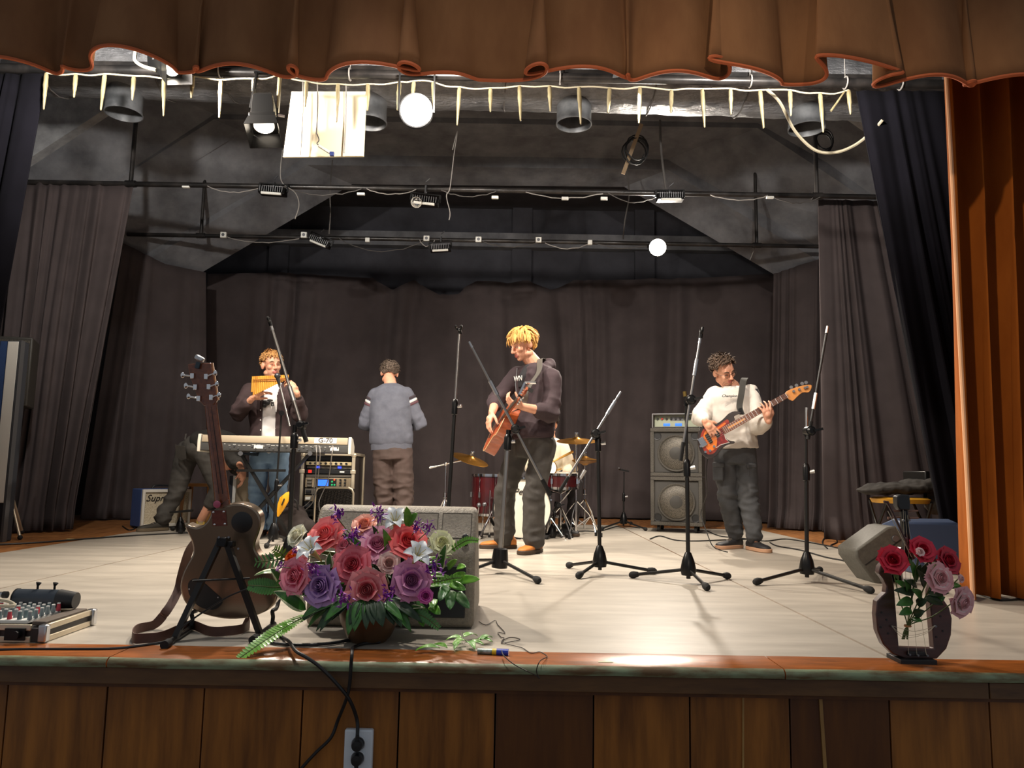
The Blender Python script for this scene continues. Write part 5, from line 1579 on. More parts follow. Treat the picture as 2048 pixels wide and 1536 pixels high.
def hair(person, hm, m, allow, n=260, length=.05, lift=.25, thick=.010, crown=(0, -.03, .12), flow=None, seed=1, cap=1.045, droop=.3):
    r = random.Random(seed)
    c0, rad = V((0, -.014, .040)), V((.078, .099, .089))
    mb = MB(hm)
    nu, nv = 44, 26
    vs, keep, fs = [], [], []
    for i in range(nv + 1):
        t = PI * i / nv
        for j in range(nu):
            a = 2 * PI * j / nu
            u = V((math.sin(t) * math.cos(a), math.sin(t) * math.sin(a), -math.cos(t)))
            k = cap + .03 * noise.noise(u * 5 + V((seed, 0, 0)))
            vs.append(V((u.x * rad.x * k, u.y * rad.y * k, u.z * rad.z * k)) + c0)
            keep.append(allow(u))
    for i in range(nv):
        for j in range(nu):
            q = (i * nu + j, i * nu + (j + 1) % nu, (i + 1) * nu + (j + 1) % nu, (i + 1) * nu + j)
            if all(keep[x] for x in q):
                fs.append(q)
    mb.add(vs, fs)
    cr = (V(crown) - c0)
    cr = V((cr.x / rad.x, cr.y / rad.y, cr.z / rad.z)).normalized()
    k = 0
    while k < n:
        u = V((r.gauss(0, 1), r.gauss(0, 1), r.gauss(0, 1))).normalized()
        if not allow(u):
            continue
        k += 1
        p = V((u.x * rad.x, u.y * rad.y, u.z * rad.z)) * cap + c0
        fl = (u - cr * u.dot(cr)) if flow is None else V(flow(u))
        fl = fl - u * fl.dot(u)
        if fl.length < .05:
            fl = V((r.uniform(-1, 1), r.uniform(-1, 1), 0))
        fl = (fl.normalized() + V((r.uniform(-.3, .3), r.uniform(-.3, .3), r.uniform(-.3, .3)))).normalized()
        L = length * r.uniform(.7, 1.25) * (1.15 if u.z > .3 else .75)
        pts, d, q = [p - u * .004], (fl + u * lift).normalized(), p
        for s_ in range(3):
            q = q + d * L / 3
            d = (d - u * droop * .8 + V((0, 0, -droop * .5))).normalized()
            pts.append(q.copy())
        mb.tube(pts, [thick, thick * .95, thick * .65, thick * .15], 5, flat=.5)
    return part('hair', mb, m, person, smooth=60)

def face(person, hm, brow, glasses=None, shut=False):
    for sx in (-1, 1):
        mb = MB(hm)
        if not shut:
            mb.ell((sx * .031, .0845, .004), (.0125, .008, .0065), None, 12, 8)
            mb.k = 1
            mb.ell((sx * .031, .0915, .003), (.0055, .0025, .0055), None, 10, 6)
        else:
            mb.k = 1
            mb.limb([(sx * .043, .082, .001), (sx * .031, .0915, -.001), (sx * .020, .0895, .001)], [.0018, .0028, .0018], 6)
        part('eye', mb, [M_EYEW, M_IRIS], person)
        part('eyebrow', MB(hm).limb([(sx * .047, .083, .025), (sx * .032, .0945, .030), (sx * .015, .0975, .025)], [.003, .0045, .0035], 7), brow, person)
        if glasses:
            part('glasses_rim', MB(hm).tube([(sx * .032 + .022 * math.cos(a), .104 - .006 * abs(math.cos(a)), .0 + .020 * math.sin(a)) for a in [i * PI / 9 for i in range(18)]], .0018, 6, True), glasses, person)
            part('glasses_temple', MB(hm).tube([(sx * .054, .099, .004), (sx * .080, .05, .006), (sx * .083, -.01, .004)], .0018, 5), glasses, person)
    if glasses:
        part('glasses_bridge', MB(hm).tube([(-.010, .104, .004), (0, .109, .007), (.010, .104, .004)], .0018, 5), glasses, person)

def skin_body(person, mb, hm, skin, size=.0055, beard=None):
    me = vox(mb, size, 3, .5)
    ms = [skin, M_LIP, mat('stubble', 'a9775f', .6)]
    for m in ms:
        me.materials.append(m)
    inv = hm.inverted()
    for pl in me.polygons:
        c = inv @ pl.center
        if abs(c.x) < .022 and .082 < c.y < .115 and -.081 < c.z < -.051:
            pl.material_index = 1
        elif beard and c.y > .02 and -.12 < c.z < -.045 and abs(c.x) < .06 and (c.x / .05) ** 2 + ((c.z + .1) / .05) ** 2 < 1.2 and noise.noise(c * 160) > .15:
            pl.material_index = 2
    me.transform(WM[person.name].inverted())
    me.polygons.foreach_set('use_smooth', [True] * len(me.polygons))
    return part('body', me, None, person)

def garment(person, name, mb, m, size=.009, post=None, smooth=4, cut=None, **kw):
    me = vox(mb, size, smooth, .5, post)
    if cut:
        bm = bmesh.new()
        bm.from_mesh(me)
        bmesh.ops.delete(bm, geom=[f for f in bm.faces if cut(f.calc_center_median(), f.normal)], context='FACES')
        bm.to_mesh(me)
        bm.free()
    me.transform(WM[person.name].inverted())
    me.polygons.foreach_set('use_smooth', [True] * len(me.polygons))
    return part(name, me, m, person, **kw)

def shoe(person, ankle, d, m_up, m_sole, L=.285, hi=.11, wide=1.0):
    d = V((d[0], d[1], 0)).normalized()
    s = V((-d.y, d.x, 0))
    o = V((ankle.x, ankle.y, 0))
    hw = ((-.075, .026, .048), (-.065, .035, .055), (-.02, .039, .062), (.04, .041, .052), (.09, .047, .040), (.15, .047, .033), (.185, .036, .026), (.200, .018, .016))
    k = L / .275
    rings = [(o + d * y * k + V((0, 0, .022 + h * .55)), s * w_ * wide, V((0, 0, h * .62))) for y, w_, h in hw]
    mb = MB().loft(rings, 18, .8)
    mb.limb([o + V((0, 0, .06)) - d * .015, o + V((0, 0, hi)) - d * .015], [.042 * wide, .046 * wide], 14)
    me = vox(mb, .008, 3)
    me.transform(WM[person.name].inverted())
    sh = part('shoe', me, m_up, person)
    out = []
    for y, w_ in ((-.08, .0), (-.078, .022), (-.06, .036), (-.01, .040), (.04, .043), (.09, .049), (.15, .049), (.19, .036), (.206, .016), (.208, .0)):
        out.append((y * k, w_ * 1.06 * wide))
    poly = out + [(y, -w_) for y, w_ in out[-2:0:-1]]
    part('sole', MB().prism(poly, .030, rotm(d, s, (0, 0, 1), o + V((0, 0, .003)))), m_sole, sh, bevel=.005)
    mb = MB()
    for i in range(5):
        c = o + d * (.035 + i * .018) * k + V((0, 0, .092 - i * .009))
        mb.cyl(c - s * .022, c + s * .022, .0035, n=6)
    part('laces', mb, mat('laces', '8d8378', .7), sh)
    return sh

# ------------------------------------------------ guitarist in the centre
pe = thing('person', 'blond guitarist in a dark hooded top looking down, centre of the stage', 'person', V((.02, 6.05, 0)))
f = V((-.78, -.62, 0)).normalized()
lat = V((-f.y, f.x, 0))                       # towards his left
SL, SR = P(1102, 757, 5.96), P(1036, 752, 6.22)
N = P(1070, 730, 6.12)
HC = P(1046, 690, 6.08)
hm = headm(HC, (-.80, -.52, -.36), (-.15, -.1, 1), 1.06)
EL, WL = P(1100, 826, 5.86), P(1044, 813, 5.72)
ER, WR = P(992, 801, 6.20), P(984, 826, 5.99)
HL, HR_ = P(1088, 890, 6.0), P(1040, 890, 6.16)
KL, KR = P(1068, 985, 5.93), P(1010, 982, 6.2)
AL, AR = V((P(1067, 1080, 5.93).x, 5.93, .09)), V((P(1008, 1080, 6.22).x, 6.24, .09))
mb = MB()
add_head(mb, hm)
mb.limb([HC + V((.02, .02, -.06)), N + V((0, 0, .0))], [.058, .066], 14)
mb.loft(spine_rings((HL + HR_) / 2, N, lat, lat, ((0, .15, .10), (.4, .14, .09), (.8, .17, .10), (.95, .14, .08), (1.0, .06, .05))))
mb.limb([SL, EL, WL], [.05, .042, .029], 10).limb([SR, ER, WR], [.05, .042, .029], 10)
mb.limb([EL.lerp(WL, .35), WL], [.041, .030], 10).limb([ER.lerp(WR, .35), WR], [.041, .030], 10)
mb.limb([HL, KL, AL], [.08, .055, .04], 10).limb([HR_, KR, AR], [.08, .055, .04], 10)
add_hand(mb, WR, (-.28, -.30, -.9), (.75, .35, -.3), True, (.35, .45, .5, .55), 1.05, .2)
add_hand(mb, WL, (-.90, -.25, .22), (-.12, .35, .9), False, (.75, .8, .8, .85), 1.05, .25, .7)
skin_body(pe, mb, hm, M_SKINA)
M_BLOND = mat('blond_hair', 'dba95c', .75, 0, 'a8763a', 60, 3, (1, 1, .4), lo=.35, hi=.7)
face(pe, hm, mat('brow_blond', 'a77c4a', .7), None, True)
hair(pe, hm, M_BLOND, lambda u: u.z > -.55 and not (u.y > .30 and u.z < .50 - .1 * abs(u.x)) and not (abs(u.x) > .75 and u.y > -.25 and u.z < .0), 680, .062, .30, .0095, (.0, -.04, .12),
     lambda u: V((u.x * .6, .55 if u.y > -.2 else -.3, -.55)), 3, 1.10, .35)
M_HOOD = mat('dark_hoodie', '3a2b30', .85, 0, '312428', 8, 4, sheen=.25, bump=.1, bscale=150)
mb = MB()
hem = P(1066, 876, 6.07)
mb.loft(spine_rings(hem, N, lat, lat, ((-.02, .185, .128), (.04, .195, .135), (.10, .195, .14), (.35, .195, .138), (.6, .205, .14), (.8, .205, .132), (.93, .165, .11), (1.0, .085, .075)), V((.02, .03, 0))), 28)
mb.limb([SL, SL.lerp(EL, .5) + V((.012, .01, 0)), EL, EL.lerp(WL, .38)], [.083, .075, .070, .058], 16)
mb.limb([SR, SR.lerp(ER, .5), ER, ER.lerp(WR, .35)], [.083, .072, .064, .055], 16)
mb.limb([N + lat * .115 + V((0, 0, -.03)) - f * .02, N + lat * .05 - f * .11 + V((0, 0, .005)), N - lat * .07 - f * .10 + V((0, 0, -.01)), N - lat * .115 + f * .04 + V((0, 0, -.03))], [.032, .058, .052, .03], 14)
mb.limb([N + lat * .10 + f * .02 + V((0, 0, -.03)), N + lat * .065 + f * .10 + V((0, 0, -.085))], [.034, .022], 12)
hd = garment(pe, 'hoodie', mb, M_HOOD, .0095, wrinkles(0.0136, 8, 1.6, 1., [(EL, .17, 1.6), (ER, .15, 1.4), (hem, .22, .9), (SL, .14, .6)]))
part('hem_rib', MB().loft(spine_rings(hem, N, lat, lat, ((-.03, .176, .122), (-.02, .186, .130), (.10, .186, .130), (.11, .176, .122)), V((.02, .03, 0))), 28), M_HOOD, pe)
part('shirt_front', vox(MB().loft([(N + f * .055 + V((0, 0, -.005)), lat * .05, f * .04), (N + f * .10 - lat * .02 + V((0, 0, -.10)), lat * .05, f * .042), (N + f * .115 - lat * .03 + V((0, 0, -.20)), lat * .03, f * .03)], 16), .01, 2), mat('black_tshirt', '1c1a1e', .85), None)
o = COL.objects['shirt_front']
o.data.transform(WM[pe.name].inverted()); o.parent = pe; WM[o.name] = WM[pe.name]
lettering('WN', .06, rotm(lat, V((0, 0, 1)), f, N + f * .153 - lat * .03 + V((0, 0, -.125))), M_WHITE, pe)
part('zip', MB().tube([N + f * .12 - lat * .085 + V((0, 0, -.03)), N + f * .142 - lat * .075 + V((0, 0, -.16)), N + f * .150 - lat * .05 + V((0, 0, -.27))], .004), M_GREYM, pe)
M_JEANB = mat('washed_black_denim', '403c38', .85, 0, '302d2a', 5, 5, bump=.1, bscale=160)
mb = MB()
mb.loft(spine_rings((HL + HR_) / 2 + V((0, 0, -.10)), hem + V((0, 0, .06)), lat, lat, ((0, .165, .125), (.5, .178, .125), (1, .165, .11))), 24)
mb.limb([HL, HL.lerp(KL, .5), KL, KL.lerp(AL, .5), AL + V((0, 0, .02))], [.098, .094, .084, .083, .083], 16)
mb.limb([HR_, HR_.lerp(KR, .5), KR, KR.lerp(AR, .5), AR + V((0, 0, .02))], [.098, .094, .084, .083, .083], 16)
garment(pe, 'jeans', mb, M_JEANB, .0095, wrinkles(0.0127, 7, 2.0, 4., [(KL, .2, 1.), (KR, .2, 1.), (AL, .18, 1.8), (AR, .18, 1.8), (HL, .14, .9)]))
M_TAN = mat('tan_leather', 'c47a35', .6, 0, 'b06a2c', 12, 3)
M_DSOLE = mat('dark_sole', '3a2a1c', .7)
shoe(pe, AR + V((.02, .02, 0)), (-1, -.18), M_TAN, M_DSOLE, .30, .13, 1.08)
shoe(pe, AL + V((.01, .03, 0)), (-.50, -.85), M_TAN, M_DSOLE, .30, .13, 1.08)

# his acoustic guitar
M_MAHOG = mat('guitar_wood', 'a8501f', .3, 0, '8a3c16', 5, 6, (1, 12, 12), coat=.5)
M_TOPW = mat('guitar_top', 'b5542a', .35, 0, '9c4420', 5, 4, coat=.4)
M_FRET = mat('fretboard', '3a2418', .5)
tail, tip = P(979, 870, 6.20), P(1043, 792, 5.36)
nd = (tip - tail).normalized()
fn_ = V((-.88, .02, .36))
fn_ = (fn_ - nd * fn_.dot(nd)).normalized()
wd_ = fn_.cross(nd).normalized()
gm = rotm(nd, wd_, fn_, tail)
gt = thing('acoustic_guitar', 'reddish acoustic guitar held by the blond guitarist', 'guitar', tail)
half = [(0, .0), (.01, .08), (.05, .155), (.12, .195), (.19, .185), (.25, .145), (.30, .125), (.35, .130), (.41, .145), (.46, .125), (.49, .07), (.495, .0)]
poly = spl2(half + [(x, -y) for x, y in half[-2:0:-1]], 4)
part('body', MB(gm).prism(poly, .095, None, -.095), M_MAHOG, gt, bevel=.004)
part('soundboard', MB(gm).prism([(.5 * (x - .247) * 1.97 + .247, y * .975) for x, y in poly], .004, None, -.001), M_TOPW, gt)
part('binding', MB(gm).tube([(x, y, 0) for x, y in poly], .003, 5, True), mat('binding', 'd9b98a', .5), gt)
part('sound_hole', MB(gm).lathe([(.0, .0035), (.05, .0035), (.052, .004), (.0, .0045)], (.33, 0, 0), (0, 0, 1), 24), M_BLK, gt)
part('bridge', MB(gm).box((.13, 0, .008), (.025, .15, .010)), M_FRET, gt)
part('neck', MB(gm).loft([((.48, 0, .0), (0, .028, 0), (0, 0, .015)), ((.86, 0, .002), (0, .022, 0), (0, 0, .012))], 14), M_MAHOG, gt)
part('fretboard', MB(gm).box((.63, 0, .012), (.46, .05, .006)), M_FRET, gt)
part('headstock', MB(gm).prism([(.855, -.024), (.875, -.036), (1.02, -.03), (1.035, 0), (1.02, .03), (.875, .036), (.855, .024)], .016, None, -.008), M_MAHOG, gt, bevel=.002)
for k in range(6):
    sy = 1 if k < 3 else -1
    x = .90 + (k % 3) * .042
    part('tuning_peg', MB(gm).cyl((x, sy * .03, 0), (x, sy * .056, 0), .004).box((x, sy * .062, 0), (.018, .012, .010)).cyl((x, sy * .02, .005), (x, sy * .02, .025), .004), M_CHROME, gt)
mb = MB(gm)
for k in range(6):
    mb.cyl((.13, -.03 + k * .012, .014), (.86, -.018 + k * .0072, .018), .0007, n=4)
part('strings', mb, M_STEEL, gt, kind='stuff')
cp_ = thing('capo', 'chrome capo clipped on the held guitar\'s headstock', 'capo', gm @ V((1.0, 0, .02)))
part('jaw', MB(gm).bar((.99, -.05, .03), (1.0, .06, .03), .018, .014), M_CHROME, cp_)
part('lever', MB(gm).bar((1.0, .06, .03), (1.05, .075, -.04), .014, .012).bar((1.0, -.05, .03), (1.04, -.075, .0), .014, .012), M_CHROME, cp_)
# strap over his shoulder
sp_ = [gm @ V((.47, .05, -.03)), P(1046, 808, 5.84), P(1052, 786, 5.80), P(1064, 764, 5.82), P(1078, 742, 5.88), N + lat * .075 + V((0, 0, .04)) + f * .01, N + lat * .03 - f * .10 + V((0, 0, .02)), N - lat * .02 - f * .175 + V((0, 0, -.12)), hem - f * .18 - lat * .12 + V((0, 0, .25))]
sps = spline(sp_, 6)
part('strap', MB().ribbon(sps, [V((.75, -.55, .35))] * 30 + [V((.6, -.8, 0))] * (len(sps) - 30), .052, .004), mat('strap_grey', '4f4b45', .8), gt)
part('strap_buckle', MB().bar(P(1052, 776, 5.765), P(1066, 783, 5.765), .03, .008, (0, -1, 0)), M_BLKM, gt)

# ------------------------------------------------ bass player
pe = thing('person', 'bass player with glasses in a white sweatshirt and dark grey cargo trousers', 'person', V((2.0, 6.55, 0)))
f = V((.02, -1, 0))
lat = V((1, .02, 0))
BY = 6.55
SR, SL = P(1430, 790, BY + .03), P(1500, 786, BY)
N = P(1466, 773, BY - .02)
HC = P(1447, 742, BY - .06)
hm = headm(HC, (.36, -.84, -.42), (-.30, -.25, 1), 1.04)
ER, WR = P(1402, 834, BY + .02), P(1410, 843, BY - .25)
EL, WL = P(1516, 851, BY - .12), P(1537, 842, BY - .385)
HL, HR_ = P(1489, 905, BY), P(1449, 905, BY)
KL, KR = P(1497, 1000, BY - .04), P(1456, 995, BY + .02)
AL, AR = V((P(1508, 1075, 6.45).x, 6.42, .10)), V((P(1466, 1072, 6.7).x, 6.62, .10))
mb = MB()
add_head(mb, hm)
mb.limb([HC + V((0, .03, -.06)), N + V((0, .02, 0))], [.056, .064], 14)
mb.loft(spine_rings((HL + HR_) / 2, N, lat, lat, ((0, .14, .10), (.4, .13, .09), (.8, .16, .10), (.95, .13, .08), (1.0, .06, .05))))
mb.limb([SL, EL, WL], [.046, .038, .028], 10).limb([SR, ER, WR], [.046, .038, .028], 10)
mb.limb([HL, KL, AL], [.08, .055, .04], 10).limb([HR_, KR, AR], [.08, .055, .04], 10)
add_hand(mb, WR, (.52, -.22, -.72), (.25, .85, -.2), True, (.25, .35, .4, .4), 1.05, .25, .4)
add_hand(mb, WL, (-.22, -.25, .95), (-.15, .95, .2), False, (.45, .55, .5, .6), 1.05, .5, .8)
skin_body(pe, mb, hm, M_SKINA, beard=True)
M_BROWNH = mat('brown_hair', '35271c', .85, 0, '4c3828', 60, 3, (1, 1, .4))
face(pe, hm, M_BROWNH, mat('glasses_metal', '6a5a50', .35, .7), True)
hair(pe, hm, M_BROWNH, lambda u: u.z > -.40 and not (u.y > .35 and u.z < .62) and not (abs(u.x) > .6 and u.y > -.15 and u.z < .10), 560, .046, .6, .0095, (0, -.06, .11), lambda u: V((.35 + u.x * .3, .3, .1)), 5, 1.05, .2)
M_WSW = mat('white_sweatshirt', 'd2cbc2', .85, 0, 'c8c0b6', 6, 3, bump=.06, bscale=150)
hem = P(1470, 893, BY)
mb = MB()
mb.loft(spine_rings(hem, N, lat, lat, ((-.02, .20, .125), (.05, .20, .13), (.35, .19, .13), (.65, .20, .13), (.82, .205, .122), (.93, .155, .10), (1.0, .085, .075)), V((0, .02, 0))), 28)
mb.limb([SL, SL.lerp(EL, .5), EL, EL.lerp(WL, .45), EL.lerp(WL, .85)], [.078, .078, .078, .068, .046], 16)
mb.limb([SR, SR.lerp(ER, .5), ER, ER.lerp(WR, .45), ER.lerp(WR, .82)], [.078, .078, .076, .066, .046], 16)
garment(pe, 'sweatshirt', mb, M_WSW, .0095, wrinkles(0.0136, 8, 1.5, 9., [(EL, .17, 1.5), (ER, .17, 1.4), (hem, .25, .8)]))
part('neck_rib', MB().tube([N + V((.085 * math.cos(a), -.005 + .078 * math.sin(a), .005 - .035 * (1 - math.sin(a)) * .5)) for a in [i * PI / 12 for i in range(24)]], .010, 8, True), M_WSW, pe)
lettering('Champion', .032, rotm((1, 0, .02), (-.02, 0, 1), (0, -1, 0), P(1459, 792, BY - .152)), mat('print_black', '1c1c20', .7), pe, shear=.3, bold=.0006)
part('sleeve_tape', MB().ribbon(spline([SL + V((.03, -.075, .03)), SL + V((.085, -.045, -.08)), SL.lerp(EL, .5) + V((.078, -.03, .0)), SL.lerp(EL, .75) + V((.07, -.045, 0))], 5), V((.5, -.8, 0)), .03, .004), mat('tape_navy', '2c2e38', .7), pe)
M_CARGO = mat('dark_grey_denim', '47484a', .85, 0, '37383a', 5, 5, bump=.1, bscale=150)
mb = MB()
mb.loft(spine_rings((HL + HR_) / 2 + V((0, 0, -.10)), hem + V((0, 0, .05)), lat, lat, ((0, .175, .12), (.5, .185, .125), (1, .165, .11))), 24)
mb.limb([HL, HL.lerp(KL, .5), KL, KL.lerp(AL, .5), AL.lerp(KL, .12)], [.098, .096, .082, .074, .064], 16)
mb.limb([HR_, HR_.lerp(KR, .5), KR, KR.lerp(AR, .5), AR.lerp(KR, .12)], [.098, .096, .082, .074, .064], 16)
garment(pe, 'trousers', mb, M_CARGO, .0095, wrinkles(0.0136, 7, 2.1, 14., [(KL, .22, 1.2), (KR, .22, 1.2), (AL, .2, 1.6), (AR, .2, 1.6)]))
for a in (AL, AR):
    part('cuff', MB().lathe([(.045, -.01), (.056, 0), (.056, .05), (.05, .06)], a, (0, 0, 1), 18), M_CARGO, pe)
for (px, py, dx) in ((1501, 940, .10), (1439, 938, -.10)):
    c = P(px, py, BY - .10)
    part('cargo_pocket', MB().box(c + V((0, .03, -.03)), (.09, .07, .14), Matrix.Rotation(dx * 4, 3, 'Z')).box(c + V((0, .022, .035)), (.10, .075, .045), Matrix.Rotation(dx * 4, 3, 'Z')), M_CARGO, pe, bevel=.012)
M_BSHOE = mat('black_sneaker', '232224', .6)
M_PSOLE = mat('beige_sole', 'b98f70', .7)
shoe(pe, AR + V((-.01, .0, 0)), (-.85, -.55), M_BSHOE, M_PSOLE, .30, .12, 1.05)
shoe(pe, AL + V((.0, .04, 0)), (.25, -.97), M_BSHOE, M_PSOLE, .30, .12, 1.05)

# bass guitar
tr = [(690, 872), (640, 852), (580, 856), (530, 885), (470, 950), (400, 1005), (330, 1022), (250, 1030), (195, 1075), (166, 1160), (168, 1270), (210, 1385), (290, 1442), (380, 1415), (440, 1345), (480, 1295), (540, 1262), (598, 1250), (606, 1226), (545, 1216), (502, 1184), (488, 1130), (530, 1080), (600, 1015), (612, 960), (600, 915), (640, 890)]
ax_, bx_ = (.854, -.521), (-.521, -.854)
def tl(q):
    dx, dy = q[0] - 230, q[1] - 1250
    return ((dx * ax_[0] + dy * ax_[1]) / 1485, (dx * bx_[0] + dy * bx_[1]) / 1485)
br = P(1406, 885, BY - .235)
hp_ = P(1604, 774, BY - .43)
nd = (hp_ - br).normalized()
fn_ = V((.02, -1, .22))
fn_ = (fn_ - nd * fn_.dot(nd)).normalized()
up_ = fn_.cross(nd).normalized()
gm = rotm(nd, up_, fn_, br)
bg = thing('bass_guitar', 'sunburst bass guitar with a red tortoise pickguard', 'guitar', br)
poly = spl2([tl(q) for q in tr], 3)
M_BURSTE = mat('burst_edge', '241611', .25, coat=.6)
M_BURSTM = mat('burst_red', '8a2a12', .25, coat=.6)
M_BURSTC = mat('burst_amber', 'd8741c', .25, 0, 'c8641a', 5, 5, (1, 10, 1), coat=.6)
part('body', MB(gm).prism(poly, .042, None, -.042), M_BURSTE, bg, bevel=.008)
cxm = sum(p[0] for p in poly) / len(poly) - .01
cym = sum(p[1] for p in poly) / len(poly)
low = [(p[0], p[1]) for p in poly if p[0] < .22]
def shrink(k, e, z):
    q = spl2([tl(q) for q in ((470, 985), (400, 1040), (330, 1056), (262, 1064), (224, 1100), (200, 1170), (206, 1262), (244, 1356), (300, 1398), (368, 1376), (415, 1310), (470, 1262), (476, 1190), (462, 1120), (500, 1060), (540, 990), (520, 955))], 3)
    mx, my = sum(p[0] for p in q) / len(q), sum(p[1] for p in q) / len(q)
    return MB(gm).prism([(mx + (x - mx) * k, my + (y - my) * k) for x, y in q], e, None, z)
part('burst_ring', shrink(1.0, .003, -.001), M_BURSTM, bg)
part('burst_centre', shrink(.80, .0035, -.0005), M_BURSTC, bg)
part('pickguard', MB(gm).prism([tl(q) for q in ((530, 985), (470, 1040), (400, 1090), (360, 1130), (395, 1180), (400, 1235), (390, 1310), (440, 1270), (545, 1238), (500, 1200), (478, 1130), (520, 1075), (575, 1020))], .004, None, .002), mat('tortoise', '8a1a16', .25, 0, '5c100e', 40, 3, coat=.5), bg)
part('pickguard_edge', MB(gm).tube([V((*tl(q), .004)) for q in ((390, 1312), (440, 1273), (547, 1240), (502, 1200), (480, 1130))], .003, 5), M_WHITE, bg)
for q, l_ in (((385, 1120), .09), ((300, 1200), .085)):
    x, y = tl(q)
    part('pickup', MB(gm).box((x, y, .008), (.030, l_, .012)), M_BLK, bg, bevel=.004)
x, y = tl((225, 1245))
part('bridge', MB(gm).box((x, y, .008), (.05, .08, .010)), M_CHROME, bg, bevel=.002)
for q in ((365, 1298), (318, 1352), (262, 1370), (205, 1300)):
    x, y = tl(q)
    part('control_knob', MB(gm).cyl((x, y, .003), (x, y, .022), .011, .010, 14), M_CHROME, bg)
n0, n1 = tl((470, 1105)), tl((1215, 655))
part('neck', MB(gm).loft([((n0[0] + .05, 0.0, .004), (0, .031, 0), (0, 0, .018)), ((n1[0], 0, .006), (0, .021, 0), (0, 0, .014))], 14), mat('maple', 'c98a4a', .4), bg)
part('fretboard', MB(gm).prism([(n0[0], -.031), (n1[0], -.021), (n1[0], .021), (n0[0], .031)], .007, None, .014), mat('rosewood', '6b3f2c', .5), bg)
mb = MB(gm)
for k in range(21):
    x = n0[0] + (n1[0] - n0[0]) * (1 - (1 - 2 ** (-(21 - k) / 12)) / (1 - 2 ** (-21 / 12)))
    x = n1[0] - (n1[0] - n0[0]) * (1 - 2 ** (-k / 12)) / (1 - 2 ** (-21 / 12))
    mb.box((x, 0, .0215), (.003, .045 + .014 * (1 - (x - n0[0]) / (n1[0] - n0[0])), .002))
part('frets', mb, M_STEEL, bg, kind='stuff')
hs = [tl(q) for q in ((1195, 640), (1215, 600), (1290, 560), (1400, 525), (1490, 515), (1502, 545), (1470, 605), (1400, 610), (1340, 660), (1290, 712), (1262, 705), (1235, 690))]
part('headstock', MB(gm).prism(spl2(hs, 3), .016, None, -.004), mat('maple_head', 'd58f48', .4, 0, 'c27c38', 6, 4, (1, 8, 1)), bg, bevel=.002)
for q, q2 in (((1295, 598), (1270, 545)), ((1360, 575), (1330, 522)), ((1425, 555), (1395, 498)), ((1450, 545), (1440, 485))):
    a, b = tl(q), tl(q2)
    part('tuning_peg', MB(gm).cyl((a[0], a[1], .01), (a[0], a[1], .026), .010, n=12).cyl((a[0], a[1], 0), (b[0], b[1], 0), .004, n=8).cyl((b[0], b[1], -.008), (b[0], b[1], .008), .014, n=12), M_GREYM, bg)
mb = MB(gm)
for k in range(4):
    mb.cyl((.01, -.028 + k * .0187, .018), (n1[0] + .02, -.014 + k * .0095, .024), .0013, n=4)
part('strings', mb, M_STEEL, bg, kind='stuff')
sps = spline([gm @ V((*tl((690, 880)), -.01)), P(1479, 812, BY - .23), P(1483, 787, BY - .19), P(1486, 765, BY - .125), P(1489, 757, BY - .05), P(1490, 760, BY + .06), P(1478, 790, BY + .16), P(1440, 850, BY + .17)], 6)
part('strap', MB().ribbon(sps, V((1, .1, .0)), .052, .004), mat('strap_dark', '35332f', .8), bg)
part('strap_end', MB().ribbon([gm @ V((*tl((690, 890)), .004)), P(1479, 815, BY - .235)], V((1, 0, 0)), .034, .005), M_BLK, bg)

# ------------------------------------------------ pan pipe player
pe = thing('person', 'young man in an open dark shirt and white t-shirt playing pan pipes', 'person', V((-2.2, 7.0, 0)))
PY = 7.0
f, lat = V((.12, -1, 0)).normalized(), V((1, .12, 0)).normalized()
SR, SL = P(500, 781, PY), P(580, 781, PY + .03)
N = P(541, 764, PY)
HC = P(543, 731, PY - .03)
hm = headm(HC, (.62, -.78, -.03), (-.05, -.05, 1), 1.03)
ER, WR = P(477, 826, PY - .12), P(504, 797, PY - .28)
EL, WL = P(600, 828, PY - .10), P(594, 786, PY - .28)
HL, HR_ = P(559, 905, PY), P(520, 905, PY)
KL, KR = P(556, 990, PY - .03), P(514, 988, PY + .02)
AL, AR = V((P(548, 1060, PY).x, PY + .02, .10)), V((P(520, 1060, PY).x, PY + .06, .10))
mb = MB()
add_head(mb, hm)
mb.limb([HC + V((-.01, .02, -.06)), N], [.053, .06], 14)
mb.loft(spine_rings((HL + HR_) / 2, N, lat, lat, ((0, .13, .09), (.4, .12, .085), (.8, .15, .09), (.95, .13, .08), (1.0, .06, .05))))
mb.limb([SL, EL, WL], [.045, .038, .028], 10).limb([SR, ER, WR], [.045, .038, .028], 10)
mb.limb([HL, KL, AL], [.075, .052, .04], 10).limb([HR_, KR, AR], [.075, .052, .04], 10)
add_hand(mb, WR, (.75, -.05, .45), (.35, -.1, -.6), True, (.35, .35, .4, .45), 1.05, .3, .3)
add_hand(mb, WL, (-.50, -.1, .80), (-.6, .4, -.4), False, (.6, .65, .7, .8), 1.05, .25, .4)
skin_body(pe, mb, hm, M_SKINA)
M_LBROWN = mat('light_brown_hair', '8f6238', .75, 0, 'b98b50', 60, 3, (1, 1, .4))
face(pe, hm, mat('brow_brown', '6b4a30', .7), None, True)
hair(pe, hm, M_LBROWN, lambda u: u.z > -.30 and not (u.y > .40 and u.z < .58) and not (abs(u.x) > .65 and u.y > -.1 and u.z < .15), 520, .042, .4, .0085, (0, -.05, .12), lambda u: V((u.x * .5, .6, -.2)), 8, 1.05, .25)
mb = MB()
hem = P(541, 905, PY)
mb.loft(spine_rings(hem, N, lat, lat, ((-.02, .155, .105), (.3, .15, .105), (.65, .165, .11), (.85, .16, .10), (.95, .12, .085), (1.0, .07, .065))), 24)
